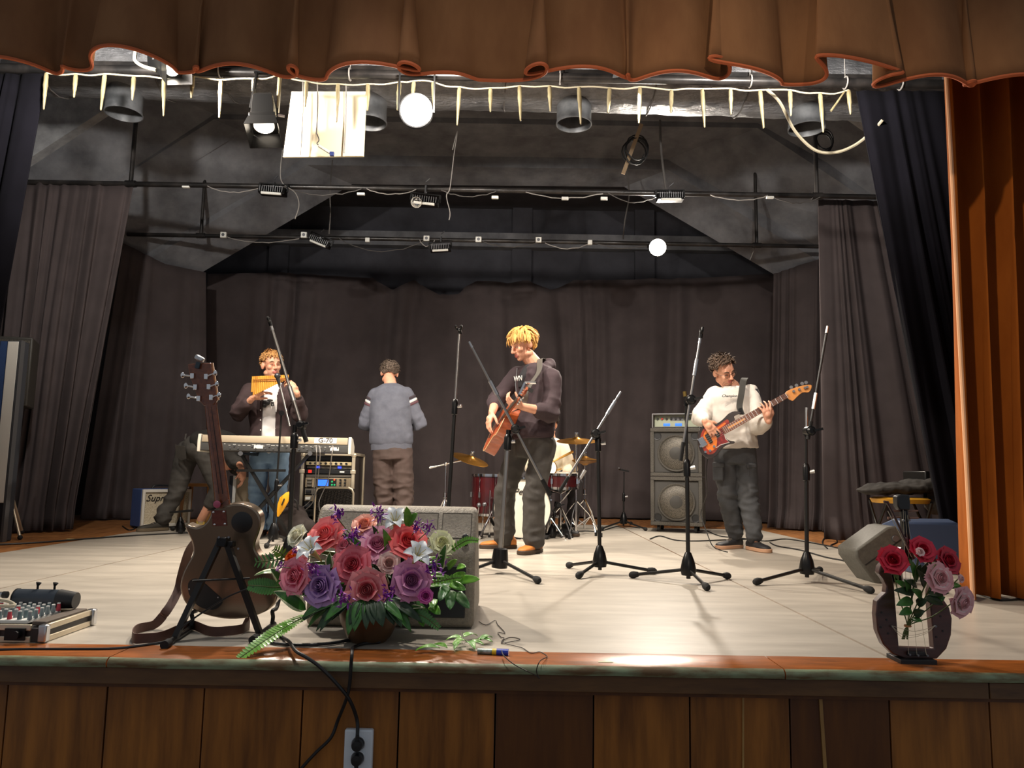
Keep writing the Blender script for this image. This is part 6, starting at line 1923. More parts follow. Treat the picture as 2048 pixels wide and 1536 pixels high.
garment(pe, 't_shirt', mb, mat('white_tshirt', 'dcd8d6', .85), .01, wrinkles(0.0102, 9, 1.0, 3.))
M_SHIRT = mat('dark_overshirt', '3a292a', .85, 0, '2f2122', 8, 3)
mb = MB()
hem2 = P(541, 893, PY)
mb.loft(spine_rings(hem2, N, lat, lat, ((-.02, .19, .135), (.3, .18, .13), (.65, .19, .13), (.84, .195, .115), (.94, .145, .10), (1.0, .085, .08))), 28)
mb.limb([SL, SL.lerp(EL, .5), EL, EL.lerp(WL, .65)], [.072, .070, .068, .050], 16)
mb.limb([SR, SR.lerp(ER, .5), ER, ER.lerp(WR, .65)], [.072, .072, .070, .052], 16)
cen = (hem2 + N) / 2
def cutf(c, n):
    x = (c - cen).dot(lat) - .012
    return abs(x) < .062 + .03 * max(0, (c.z - N.z + .12) / .12) and (c - cen).dot(f) > .02 and abs((c - cen).dot(f)) < .2 and c.z < N.z + .05 and (c.y > PY - .2)
garment(pe, 'overshirt', mb, M_SHIRT, .0095, wrinkles(0.0119, 8, 1.5, 22., [(EL, .16, 1.3), (ER, .18, 1.5), (hem2, .25, .8)]), cut=cutf, solid=.006)
for k in range(5):
    part('button', MB().cyl(P(521, 800 + k * 20, PY - .128), P(521, 800 + k * 20, PY - .138), .006, n=10), M_WHITE, pe)
pm = rotm(lat, (0, 0, 1), f, P(540, 806, PY - .118) + V((0, -.012, 0)))
part('shirt_print', MB(pm).ell((-.03, .0, 0), (.035, .028, .006), None, 16, 6).ell((-.045, -.028, 0), (.022, .018, .006), None, 14, 6).ell((.0, .024, 0), (.03, .012, .006), None, 14, 6), M_BLK, pe)
lettering('B', .055, pm @ Matrix.Translation(V((.028, -.012, .004))), M_BLK, pe, bold=.002)
M_JEANBL = mat('blue_denim', '86a2bd', .85, 0, '6885a3', 5, 5, bump=.1, bscale=150)
mb = MB()
mb.loft(spine_rings((HL + HR_) / 2 + V((0, 0, -.10)), hem + V((0, 0, .03)), lat, lat, ((0, .15, .11), (.5, .155, .112), (1, .14, .10))), 24)
mb.limb([HL, HL.lerp(KL, .5), KL, KL.lerp(AL, .5), AL], [.09, .086, .074, .066, .06], 16)
mb.limb([HR_, HR_.lerp(KR, .5), KR, KR.lerp(AR, .5), AR], [.09, .086, .074, .066, .06], 16)
garment(pe, 'jeans', mb, M_JEANBL, .0095, wrinkles(0.0119, 7, 2.0, 31., [(KL, .2, 1.2), (KR, .2, 1.2), (AL, .18, 1.8), (AR, .18, 1.8)]))
M_BRSHOE = mat('brown_shoe', '6b3e26', .55)
shoe(pe, AL, (.15, -1), M_BRSHOE, M_DSOLE, .28)
shoe(pe, AR, (-.2, -1), M_BRSHOE, M_DSOLE, .28)
part('bracelet', MB().lathe([(.034, -.008), (.038, 0), (.034, .008), (.032, 0), (.034, -.008)], EL.lerp(WL, .86), WL - EL, 18), mat('bracelet_dark', '2a1c18', .6), pe)
# pan pipes
pf = thing('pan_pipes', 'curved row of golden bamboo pan pipes', 'pan pipes', P(540, 760, PY - .33))
n = 20
M_BAMB = mat('bamboo', 'd49a3c', .4, 0, 'b87a28', 20, 3, (1, 1, .3), coat=.3)
for i in range(n):
    t = i / (n - 1)
    px = 506 + 70 * t
    top = P(px, 753 - 3.5 * t, PY - .30 - .06 * math.sin(PI * t))
    L = (.135 * (1 - t) ** 1.15 + .045) if i else .14
    part('pipe', MB().cyl(top - V((0, 0, L)), top, .0098 - .002 * t, n=10), M_BAMB, pf)
for z in (.03, .045):
    pts = [P(506 + 70 * t, 753 - 3.5 * t, PY - .312 - .06 * math.sin(PI * t)) - V((0, 0, z)) for t in [k / 10 for k in range(11)]]
    part('binding_slat', MB().ribbon(pts, V((0, 0, 1)), .008, .004), mat('slat_wood', 'a0662a', .5), pf)

# ------------------------------------------------ man seen from behind
pe = thing('person', 'man seen from behind in a blue-grey sweater and brown trousers', 'person', V((-1.3, 7.8, 0)))
GY = 7.8
f, lat = V((.05, 1, 0)).normalized(), V((-1, .05, 0)).normalized()     # lat: towards his left (picture left)
SL, SR = P(752, 790, GY), P(812, 789, GY)
N = P(781, 768, GY)
HC = P(779, 748, GY + .07)
hm = headm(HC, (-.15, .88, -.45), (0, .3, 1), 1.03)
EL, WL = P(731, 846, GY + .05), P(748, 856, GY + .28)
ER, WR = P(839, 846, GY + .05), P(822, 854, GY + .28)
HL, HR_ = P(766, 900, GY), P(804, 900, GY)
KL, KR = P(768, 985, GY + .04), P(807, 985, GY + .03)
AL, AR = V((P(772, 1052, GY).x, GY, .10)), V((P(806, 1052, GY).x, GY, .10))
mb = MB()
add_head(mb, hm)
mb.limb([HC + V((0, -.04, -.05)), N], [.058, .066], 14)
mb.loft(spine_rings((HL + HR_) / 2, N, lat, lat, ((0, .14, .10), (.4, .14, .10), (.8, .16, .10), (.95, .13, .08), (1.0, .06, .05))))
mb.limb([SL, EL, WL], [.046, .04, .03], 10).limb([SR, ER, WR], [.046, .04, .03], 10)
mb.limb([HL, KL, AL], [.08, .056, .04], 10).limb([HR_, KR, AR], [.08, .056, .04], 10)
add_hand(mb, WL, (.6, .6, .1), (.6, -.2, .5), False, .5)
add_hand(mb, WR, (-.6, .6, .1), (-.6, -.2, .5), True, .5)
skin_body(pe, mb, hm, M_SKINA, .007)
M_GRH = mat('greying_hair', '4a3d34', .85, 0, '6a5c50', 60, 3, (1, 1, .4))
face(pe, hm, M_GRH, mat('dark_frame', '2a2422', .4))
hair(pe, hm, M_GRH, lambda u: u.z > (-.52 if u.y > -.2 else -.78) and not (u.y > .35 and u.z < .6) and not (abs(u.x) > .7 and u.y > -.05 and u.z < .1), 520, .040, .42, .009, (0, -.05, .12), None, 12, 1.05, .25)
M_SWT = mat('blue_grey_sweater', '62646f', .9, 0, '565863', 10, 4, bump=.2, bscale=170)
hem = P(783, 893, GY)
mb = MB()
mb.loft(spine_rings(hem, N, lat, lat, ((.0, .205, .135), (.06, .225, .145), (.12, .23, .15), (.35, .215, .145), (.65, .215, .14), (.84, .215, .125), (.94, .155, .10), (1.0, .08, .075)), V((0, -.03, 0))), 28)
mb.limb([SL, SL.lerp(EL, .5), EL, EL.lerp(WL, .5), EL.lerp(WL, .9)], [.080, .078, .074, .062, .045], 16)
mb.limb([SR, SR.lerp(ER, .5), ER, ER.lerp(WR, .5), ER.lerp(WR, .9)], [.080, .078, .074, .062, .045], 16)
garment(pe, 'sweater', mb, M_SWT, .0095, wrinkles(0.0127, 8, 1.5, 41., [(EL, .17, 1.4), (ER, .17, 1.4)]))
part('hem_rib', MB().loft(spine_rings(hem, N, lat, lat, ((-.06, .20, .135), (-.05, .215, .143), (.06, .215, .143), (.07, .205, .135)), V((0, -.03, 0))), 28), M_SWT, pe)
for S, E_ in ((SL, EL), (SR, ER)):
    d = (E_ - S).normalized()
    for k, (o_, m_) in enumerate(((.05, mat('stripe_dark', '3a3036', .9)), (.085, mat('stripe_white', 'd8d2cc', .9)), (.115, mat('stripe_wine', '5a3a40', .9)))):
        c = S + d * o_
        r0 = .0835
        part('sleeve_stripe', MB().lathe([(r0, -.012), (r0 + .004, 0), (r0, .012), (r0 - .004, 0), (r0, -.012)], c, d, 24), m_, pe)
M_BRTR = mat('brown_trousers', '4f3f3a', .8, 0, '43352f', 6, 4, sheen=.15)
mb = MB()
mb.loft(spine_rings((HL + HR_) / 2 + V((0, 0, -.10)), hem + V((0, 0, .05)), lat, lat, ((0, .185, .14), (.5, .195, .14), (1, .18, .12))), 24)
mb.limb([HL, HL.lerp(KL, .5), KL, KL.lerp(AL, .5), AL], [.108, .104, .094, .09, .086], 16)
mb.limb([HR_, HR_.lerp(KR, .5), KR, KR.lerp(AR, .5), AR], [.108, .104, .094, .09, .086], 16)
garment(pe, 'trousers', mb, M_BRTR, .0095, wrinkles(0.0170, 7, 1.9, 51., [(KL, .28, 1.3), (KR, .28, 1.3)]))
shoe(pe, AL, (-.2, 1), M_BSHOE, M_DSOLE)
shoe(pe, AR, (.2, 1), M_BSHOE, M_DSOLE)

# ------------------------------------------------ person bent over at the left
pe = thing('person', 'person in black bending far forward behind the keyboard at the left', 'person', V((-3.0, 7.4, 0)))
QY = 7.4
HP = P(393, 893, QY)
N = P(462, 896, QY - .10)
lat = V((-.15, -.95, .1)).normalized()
HR_, HL = P(376, 903, QY + .08), P(414, 910, QY - .06)
KR, AR = P(352, 985, QY + .05), V((P(322, 1046, QY).x, QY, .11))
KL, AL = P(438, 978, QY - .02), V((P(402, 1040, QY + .05).x, QY + .05, .11))
HC = P(464, 915, QY - .10)
hm = headm(HC, (.55, -.1, -.85), (.8, -.1, .5), 1.0)
SA, SB = P(455, 893, QY - .22), P(458, 890, QY + .1)
EA, WA = P(470, 925, QY - .22), P(480, 930, QY - .40)
EB, WB = P(472, 935, QY + .05), P(480, 945, QY - .12)
mb = MB()
add_head(mb, hm)
mb.limb([HC, N], [.055, .062], 12)
mb.loft([(HP, lat * .14, V((0, 0, .1))), (HP.lerp(N, .5) + V((0, 0, .08)), lat * .13, V((.05, 0, .09))), (N, lat * .15, V((.06, 0, .08)))], 18)
mb.limb([SA, EA, WA], [.045, .038, .028], 10).limb([SB, EB, WB], [.045, .038, .028], 10)
mb.limb([HL, KL, AL], [.08, .055, .04], 10).limb([HR_, KR, AR], [.08, .055, .04], 10)
add_hand(mb, WA, (.35, -.3, -.5), (-.6, .2, -.5), True, .5)
add_hand(mb, WB, (.35, -.3, -.7), (-.6, -.2, -.3), False, .5)
skin_body(pe, mb, hm, M_SKINA, .007)
hair(pe, hm, M_BROWNH, lambda u: u.z > -.45 and not (u.y > .35 and u.z < .6), 150, .05, .4, .012, seed=15)
M_BLKT = mat('black_denim', '47433e', .85, 0, '393632', 6, 4)
mb = MB()
mb.ell(HP + V((.02, 0, -.01)), (.15, .17, .13), None, 20, 14)
mb.limb([HR_, HR_.lerp(KR, .5), KR, KR.lerp(AR, .5), AR + V((.01, 0, .02))], [.115, .098, .078, .07, .068], 16)
mb.limb([HL, HL.lerp(KL, .5), KL, KL.lerp(AL, .45)], [.115, .098, .078, .066], 16)
garment(pe, 'jeans', mb, M_BLKT, .0095, wrinkles(0.0136, 7, 1.8, 61., [(KR, .22, 1.2), (AR, .2, 1.6), (HP, .2, .7)]))
M_BLKTOP = mat('black_top', '26231f', .9, 0, '201d1a', 6, 4)
mb = MB()
mb.loft([(HP + V((.02, 0, .045)), lat * .155, V((0, 0, .10))), (HP.lerp(N, .4) + V((0, 0, .055)), lat * .165, V((.05, 0, .115))), (HP.lerp(N, .8) + V((0, 0, .04)), lat * .19, V((.06, 0, .11))), (N + V((.02, 0, 0)), lat * .10, V((.05, 0, .08)))], 22)
mb.limb([SA, EA, EA.lerp(WA, .6)], [.075, .065, .052], 14).limb([SB, EB, EB.lerp(WB, .6)], [.075, .065, .052], 14)
garment(pe, 'sweater', mb, M_BLKTOP, .0095, wrinkles(0.0119, 8, 1.4, 71.))
part('belt_loop', MB().bar(P(372, 868, QY - .02), P(370, 880, QY - .06), .012, .01), M_BLKT, pe)
for px, py in ((362, 905), (398, 908)):
    m_ = rotm(V((.9, -.3, -.15)).normalized(), V((.0, -.35, .93)).normalized(), V((-.3, -.9, -.3)).normalized(), P(px, py, QY - .165 + (px - 362) * .001))
    part('back_pocket', MB(m_).prism([(-.06, .07), (.06, .07), (.06, -.05), (0, -.08), (-.06, -.05)], .006), M_BLKT, pe)
shoe(pe, AR + V((-.01, 0, 0)), (-.55, -.8), mat('grey_boot', '3a3630', .7), mat('boot_sole', '6a5c48', .8), .30, .14, 1.05)
shoe(pe, AL, (.3, -.9), mat('yellow_shoe', 'c9a850', .6), M_WHITE, .27, .09)

# ------------------------------------------------ drummer
pe = thing('person', 'drummer in a cream shirt mostly hidden behind the guitarist', 'person', V((P(1100, 1000, 7.95).x, 7.95, 0)))
DYY = 7.95
f, lat = V((0, -1, 0)), V((1, 0, 0))
N = P(1100, 876, DYY)
HC = P(1098, 850, DYY - .04)
hm = headm(HC, (.1, -.95, -.3), (0, -.1, 1), 1.0)
SL, SR = P(1124, 894, DYY - .02), P(1072, 894, DYY)
EL, WL = P(1142, 938, DYY - .06), P(1131, 948, DYY - .28)
ER, WR = P(1062, 938, DYY - .08), P(1078, 935, DYY - .32)
hz = .57
HL, HR_ = V((N.x + .10, DYY, hz)), V((N.x - .10, DYY, hz))
KL, KR = V((P(1148, 985, 7.75).x, 7.66, .54)), V((N.x - .28, 7.66, .54))
AL, AR = V((KL.x - .02, 7.72, .10)), V((KR.x, 7.78, .10))
mb = MB()
add_head(mb, hm)
mb.limb([HC + V((0, .02, -.05)), N], [.053, .06], 12)
mb.loft(spine_rings((HL + HR_) / 2, N, lat, lat, ((0, .13, .10), (.5, .13, .09), (.85, .16, .09), (1.0, .06, .05))))
mb.limb([SL, EL, WL], [.045, .038, .028], 10).limb([SR, ER, WR], [.045, .038, .028], 10)
mb.limb([HL, KL, AL], [.08, .056, .04], 10).limb([HR_, KR, AR], [.08, .056, .04], 10)
add_hand(mb, WL, (-.4, -.6, -.25), (-.3, .1, -.8), False, .9)
add_hand(mb, WR, (.4, -.6, -.1), (.2, .1, -.8), True, .9)
skin_body(pe, mb, hm, M_SKINA, .007)
face(pe, hm, M_BROWNH)
hair(pe, hm, mat('black_hair', '2a211c', .5), lambda u: u.z > -.45 and not (u.y > .35 and u.z < .6) and not (abs(u.x) > .7 and u.y > -.05 and u.z < .1), 200, .05, .4, .012, seed=18)
mb = MB()
hem = V((N.x, DYY, hz - .02))
mb.loft(spine_rings(hem, N, lat, lat, ((0, .17, .13), (.3, .17, .13), (.65, .185, .125), (.85, .185, .11), (.95, .13, .09), (1.0, .075, .07))), 24)
mb.limb([SL, SL.lerp(EL, .5), EL, EL.lerp(WL, .75)], [.073, .070, .066, .048], 14).limb([SR, SR.lerp(ER, .5), ER, ER.lerp(WR, .75)], [.073, .070, .066, .048], 14)
garment(pe, 'shirt', mb, mat('cream_shirt', 'd9cdb4', .85), .010, wrinkles(0.0119, 8, 1.4, 81., [(EL, .18, 1.4)]))
mb = MB()
mb.limb([HL + V((-.1, 0, 0)), HL, KL, AL.lerp(KL, .1)], [.10, .10, .078, .062], 14).limb([HR_, KR, AR.lerp(KR, .1)], [.10, .078, .062], 14)
garment(pe, 'trousers', mb, mat('black_trousers', '221e20', .85), .011, wrinkles(0.0102, 8, 1.4, 91.))
shoe(pe, AL, (.1, -1), M_BSHOE, M_DSOLE)
shoe(pe, AR, (-.1, -1), M_BSHOE, M_DSOLE)
for k, (a, b, lb) in enumerate(((P(1103, 925, 7.5), P(1146, 903, 7.6), 'pale wooden drumstick rising to the right above the snare'), (P(1098, 943, 7.42), P(1122, 938, 7.58), 'short visible drumstick held flat over the snare'))):
    st_ = single('drumstick', MB().tube([a, a.lerp(b, .08), a.lerp(b, .2), b.lerp(a, .02), b], [.004, .006, .008, .014 if k == 0 else .009, .012 if k == 0 else .008], 10), mat('stick_wood', 'd0a050', .5), lb, 'drumstick')
# ---------------------------------------------------------------- guitar on the A-stand, seen from behind
GY2 = 2.93
def zp(q, sc=4.3875, ox=220, oy=980):
    p = P(ox + q[0] / sc, oy + q[1] / sc, GY2)
    return (p.x, p.z)
o2 = zp((1050, 1137))
lean = math.radians(7)
gm = Matrix.Translation(V((o2[0], GY2, o2[1]))) @ Matrix.Rotation(lean, 4, 'X') @ Matrix.Rotation(PI / 2, 4, 'X')
# local: x right, y up along the guitar, z towards the camera
def zl(q, **k):
    p = zp(q, **k)
    return (p[0] - o2[0], p[1] - o2[1])
def zh(q):
    return zl(q, sc=3.84, ox=240, oy=680)
M_BRONZE = mat('champagne_lacquer', '8d7a66', .22, .75, '7d6c5a', 2, 3, coat=.6)
M_NECKW = mat('neck_mahogany', '7a3f1c', .3, 0, '5e2d12', 5, 6, (14, 1.5, 14), coat=.5)
gt = thing('electric_guitar', 'champagne coloured guitar seen from the back, resting on a black stand', 'guitar', V((o2[0], GY2, 0)))
tr = [(940, 165), (1040, 128), (1140, 108), (1230, 116), (1302, 152), (1348, 212), (1354, 285), (1332, 370), (1303, 440), (1299, 505), (1332, 570), (1390, 650), (1445, 740), (1478, 840), (1475, 930), (1430, 1020), (1330, 1085), (1200, 1125), (1050, 1137), (900, 1115), (780, 1075), (700, 1030), (650, 960), (628, 860), (650, 740), (700, 640), (748, 560), (758, 500), (745, 430), (715, 360), (697, 308), (718, 290), (760, 308), (805, 315), (850, 298), (890, 262), (918, 215)]
poly = spl2([zl(q) for q in tr], 3)
part('body', MB(gm).prism(poly, .058, None, -.058), M_BRONZE, gt, bevel=.012, seg=3)
part('neck_plate', MB(gm).prism([zl(q) for q in ((936, 168), (1062, 164), (1068, 298), (942, 304))], .002), mat('wine_plate', '7d4a40', .3, .6, '6a3c34', 60, 3), gt)
for q in ((955, 182), (1045, 178), (960, 290), (1050, 284)):
    x, y = zl(q)
    part('screw', MB(gm).lathe([(.004, .002), (.0045, .004), (0, .005)], (x, y, 0), (0, 0, 1), 10), M_CHROME, gt)
x, y = zl((1195, 270))
part('round_cover', MB(gm).lathe([(.040, 0), (.040, .002), (.038, .003), (0, .003)], (x, y, 0), (0, 0, 1), 32), M_BLK, gt)
part('cavity_cover', MB(gm).prism(spl2([zl(q) for q in ((700, 850), (716, 792), (770, 768), (832, 800), (910, 872), (998, 968), (935, 1040), (850, 1040), (775, 1005), (718, 930))], 3), .003), M_BLK, gt)
for q in ((830, 805), (712, 860), (960, 935), (880, 1035)):
    x, y = zl(q)
    part('screw', MB(gm).lathe([(.0025, .003), (.003, .004), (0, .0045)], (x, y, 0), (0, 0, 1), 8), M_STEEL, gt)
nb, nt_ = [zh(q) for q in ((757, 1235), (872, 1230))], [zh(q) for q in ((715, 525), (808, 515))]
b, t_ = V(((nb[0][0] + nb[1][0]) / 2, (nb[0][1] + nb[1][1]) / 2, -.018)), V(((nt_[0][0] + nt_[1][0]) / 2, (nt_[0][1] + nt_[1][1]) / 2, -.018))
wb2, wt2 = (nb[1][0] - nb[0][0]) / 2, (nt_[1][0] - nt_[0][0]) / 2
part('neck', MB(gm).loft([(b + V((.002, -.03, 0)), (wb2 * 1.05, 0, 0), (0, 0, .018)), (b, (wb2, 0, 0), (0, 0, .018)), (t_, (wt2, 0, 0), (0, 0, .014)), (t_ + (t_ - b).normalized() * .02, (wt2 * 1.1, 0, 0), (0, 0, .013))], 18), M_NECKW, gt)
for sx in (-.25, .25):
    part('neck_stripe', MB(gm).bar(b + V((wb2 * sx, .03, .0168)), t_ + V((wt2 * sx, 0, .0126)), .003, .0016, (0, 0, 1)), mat('stripe_wood', '2a140a', .4), gt)
hsd = [zh(q) for q in ((612, 205), (700, 195), (787, 196), (800, 300), (818, 470), (795, 505), (715, 510), (680, 470), (622, 290))]
part('headstock', MB(gm).prism(hsd, .016, None, -.022), M_NECKW, gt, bevel=.003)
part('headstock_trim', MB(gm).bar(V((*hsd[2], -.012)), V((*hsd[4], -.012)), .012, .004, (0, 0, 1)), mat('pale_trim', 'd59a6a', .4), gt)
for a, b_ in (((650, 290), (580, 285)), ((668, 372), (600, 362)), ((688, 456), (616, 440)), ((752, 295), (822, 270)), ((768, 370), (830, 350)), ((782, 448), (842, 430))):
    a, b_ = zh(a), zh(b_)
    tp_ = part('tuning_machine', MB(gm).box((a[0], a[1], .001), (.014, .020, .010)).cyl((a[0], a[1], .002), (b_[0], b_[1], .004), .0032, n=8), M_CHROME, gt, bevel=.003)
    part('tuner_button', MB(gm).ell((b_[0], b_[1], .004), (.008, .011, .005)), M_CHROME, tp_)
x, y = zh((705, 170))
ct = thing('clip_tuner', 'small silver clip-on tuner perched on the guitar headstock', 'tuner', gm @ V((x, y, 0)))
part('tuner_body', MB(gm @ Matrix.Translation(V((x, y + .004, -.005))) @ Matrix.Rotation(-.5, 4, 'Z')).box((0, 0, 0), (.036, .018, .022)), M_STEEL, ct, bevel=.005)
part('clamp', MB(gm).bar((x - .002, y - .01, .0), (x - .006, y - .035, .004), .016, .01, (0, 0, 1)), mat('clamp_teal', '23343c', .4), ct, bevel=.002)
# strap
M_LEATH = mat('strap_leather', '5a3a2e', .6, 0, '4a2e24', 12, 3)
def w3(zx, zy, Y):
    return P(220 + zx / 4.3875, 980 + zy / 4.3875, Y)
pts = [w3(760, 430, 3.0), w3(700, 520, 3.02), w3(655, 650, 3.04), w3(622, 780, 3.05), w3(605, 860, 3.04), w3(560, 960, 3.0), w3(490, 1070, 2.96), G(220 + 390 / 4.3875, 980 + 1180 / 4.3875, .02), G(220 + 250 / 4.3875, 980 + 1215 / 4.3875, .02), G(220 + 198 / 4.3875, 980 + 1262 / 4.3875, .02), G(220 + 215 / 4.3875, 980 + 1303 / 4.3875, .02), G(220 + 330 / 4.3875, 980 + 1300 / 4.3875, .02), G(220 + 450 / 4.3875, 980 + 1285 / 4.3875, .02), G(220 + 600 / 4.3875, 980 + 1225 / 4.3875, .02), G(220 + 720 / 4.3875, 980 + 1185 / 4.3875, .02), G(220 + 880 / 4.3875, 980 + 1240 / 4.3875, .02), G(220 + 1050 / 4.3875, 980 + 1235 / 4.3875, .02), G(220 + 1170 / 4.3875, 980 + 1215 / 4.3875, .022), w3(1225, 1170, 2.99), w3(1180, 1140, 3.0)]
sps = spline(pts, 6)
wds = [V((.8, .5, .3)) if i < 38 else V((0, 0, 1)) for i in range(len(sps))]
part('strap', MB().ribbon(sps, wds, .034, .003), M_LEATH, gt)
part('strap_end', MB(gm).loft([(V((*zl((930, 165)), .004)), (.012, 0, 0), (0, 0, .004)), (V((*zl((1000, 118)), .014)), (.026, .012, 0), (0, 0, .004)), (V((*zl((1100, 70)), .004)), (.022, .01, 0), (0, 0, .004))], 12), M_BLK, gt)
part('strap_button', MB(gm).lathe([(.013, 0), (.014, .004), (.009, .006), (.0, .006)], (*zl((1005, 105)), .018), (0, 0, 1), 18), mat('button_pink', 'a8506a', .35), gt)
# stand
sd = thing('guitar_stand', 'black A-frame guitar stand with rubber-capped feet', 'guitar stand', V((o2[0], 2.75, 0)))
apx = w3(995, 455, 2.80)
part('apex_block', MB().box(apx, (.036, .05, .034)).box(apx + V((.022, .01, -.008)), (.03, .04, .022)), M_BLKM, sd, bevel=.004)
for q in ((955, 415), (1040, 415), (1125, 515)):
    part('bolt', MB().cyl(w3(*q, 2.775), w3(*q, 2.765), .004, n=8), M_GREYM, sd)
FL, FR = G(331, 1289, .014), G(507, 1279, .014)
BLk, BRk = G(388, 1252, .014), G(548, 1248, .014)
for F_, B_, ax0 in ((FL, BLk, -.012), (FR, BRk, .012)):
    part('foot_tube', MB().cyl(F_, B_, .0105, n=14), M_POLE, sd)
    d = (F_ - B_).normalized()
    part('rubber_cap', MB().cyl(F_ + d * .012, F_ - d * .03, .0145, n=16), M_RUB, sd)
    part('leg', MB().bar(apx + V((ax0, 0, .0)), F_.lerp(B_, .30), .019, .024, (0, 1, 0)), M_POLE, sd)
    up = B_.lerp(F_, .12)
    part('cradle_hook', MB().tube(spline([up, up + V((0, .01, .03)), up + V((0, .0, .055)), up + V((0, .05, .058)), up + V((0, .075, .085))], 5), .008, 8), M_RUB, sd)
part('brace', MB().cyl(FL.lerp(BLk, .3) + V((.05, 0, .20)), FR.lerp(BRk, .3) + V((-.05, 0, .20)), .004), M_POLE, sd)
single('instrument_cable', MB().tube(spline([G(322, 1287, .006), G(345, 1280, .006), w3(640, 1200, 2.74), w3(760, 1110, 2.76), w3(900, 1020, 2.77), w3(1050, 930, 2.77), w3(1200, 870, 2.77), w3(1290, 845, 2.78), w3(1340, 835, 2.82)], 8), .0032, 6), M_CORD, 'thin black cable drawn across the back of the champagne guitar', 'cable')

# ---------------------------------------------------------------- flowers
def petal_mesh(name, m, R, rho0, rho1, z0, h, half, curl, thick=0):
    mb = MB()
    def fn(u, v):
        s = (u * 2 - 1)
        wv = math.sin(min(1, v * 1.25 + .18) * PI * .5) * (1 - .30 * max(0, v - .7) / .3 * s * s)
        a = s * half * wv
        tipd = (1 - .22 * s * s * v)
        rho = (rho0 + (rho1 - rho0) * v ** 1.25) * (1 + .10 * s * s * v)
        z = z0 + h * v * tipd
        if v > .7:
            rho += curl * (v - .7) / .3 * (1 + .5 * s * s)
            z -= curl * .45 * ((v - .7) / .3) ** 2
        return V((rho * math.cos(a), rho * math.sin(a), z)) * R
    mb.grid(fn, 6, 6)
    mb.mi = [1 if j == 5 or i in (0, 5) and j > 2 else 0 for i in range(6) for j in range(6)]
    return mb.mesh(name, m, 180)

_PM = {}
def rose(parent, c, facing, R, col, col2, seed=0, openness=1.0):
    r = random.Random(seed)
    m = mat('petal_' + col + col2, col, .55, 0, col2, 22, 3, sheen=.3, lo=.4, hi=.8)
    m2 = mat('petal_rim_' + col2, col2, .55, sheen=.3)
    x_, y_, z_ = frame(facing)
    c = V(c)
    fm = rotm(x_, y_, z_, c) @ Matrix.Rotation(r.uniform(0, 6.28), 4, 'Z')
    mb = MB(fm)
    # tight spiral heart
    for k in range(9):
        a0 = k * 2.4
        rr = .07 + .035 * k
        def fn(u, v, a0=a0, rr=rr, k=k):
            a = a0 + (u - .5) * 2.6
            q = rr * (1 + .12 * v) + .03 * u
            return V((q * math.cos(a), q * math.sin(a), -.02 + (.60 - .022 * k) * v - .04 * (2 * u - 1) ** 2 * v)) * R
        mb.grid(fn, 7, 3)
    mb.mi = [1 if q % 3 == 2 else 0 for q in range(len(mb.f))]
    mb.lathe([(.0, -.45 * R), (.10 * R, -.42 * R), (.26 * R, -.15 * R), (.30 * R, .02 * R), (.2 * R, .05 * R), (.0, .05 * R)], (0, 0, 0), (0, 0, 1), 12)
    ro = part('rose', mb, [m, m2], parent, smooth=180)
    key = (col, col2, round(R, 3), openness)
    if key not in _PM:
        _PM[key] = [petal_mesh('petal', [m, m2], R, .22, .50 * openness, -.10, .50, .95, .06), petal_mesh('petal', [m, m2], R, .24, .78 * openness, -.14, .50, .85, .12), petal_mesh('petal', [m, m2], R, .24, 1.02 * openness, -.18, .40, .70, .12)]
    pmx = WM[parent.name].inverted() @ fm
    for ring, n_, off in ((0, 5, .2), (1, 6, .5), (2, 7, .1)):
        for k in range(n_):
            o = part('petal', _PM[key][ring], None, ro)
            o.matrix_local = pmx @ Matrix.Rotation(off + k * 2 * PI / n_ + r.uniform(-.18, .18), 4, 'Z') @ Matrix.Rotation(r.uniform(-.10, .10), 4, 'Y')
    return ro

M_GREEN = mat('leaf_green', '3f7a2c', .45, 0, '2c5a22', 20, 3, coat=.2)
M_GREENL = mat('leaf_light', '79b23c', .45, 0, '4f8c2e', 20, 3, coat=.2)
M_GREEND = mat('leaf_dark', '23401f', .5, 0, '182e18', 20, 3)
M_CREAML = mat('leaf_cream', 'd8dcae', .5)
M_STEMG = mat('stem_green', '4a5a26', .6)
def leaf(parent, b, tip, n, w, mats, bend=.15, name='leaf', fold=.25, blunt=0.):
    b, tip, n = V(b), V(tip), V(n)
    d = tip - b
    L = d.length
    dn = d.normalized()
    n = (n - dn * n.dot(dn)).normalized()
    s = dn.cross(n)
    mb = MB()
    nu, nv = 6, 8
    for i in range(nu):
        pass
    def fn(u, v):
        q = u * 2 - 1
        ww = w * (math.sin(PI * min(1, v ** (.75 - .15 * blunt))) ** (.8 - .35 * blunt)) if 0 < v < 1 else 0
        return b + d * v + s * q * ww + n * (bend * L * 4 * v * (1 - v) * .5 + fold * ww * abs(q) + .012 * math.sin(q * 5 + v * 9) * w * 4)
    mb.grid(fn, nu, nv)
    if isinstance(mats, (list, tuple)):
        mb.mi = [1 if (i // nv in (0, nu - 1)) else 0 for i in range(nu * nv)]
    return part(name, mb, mats, parent, smooth=180, solid=.0012)

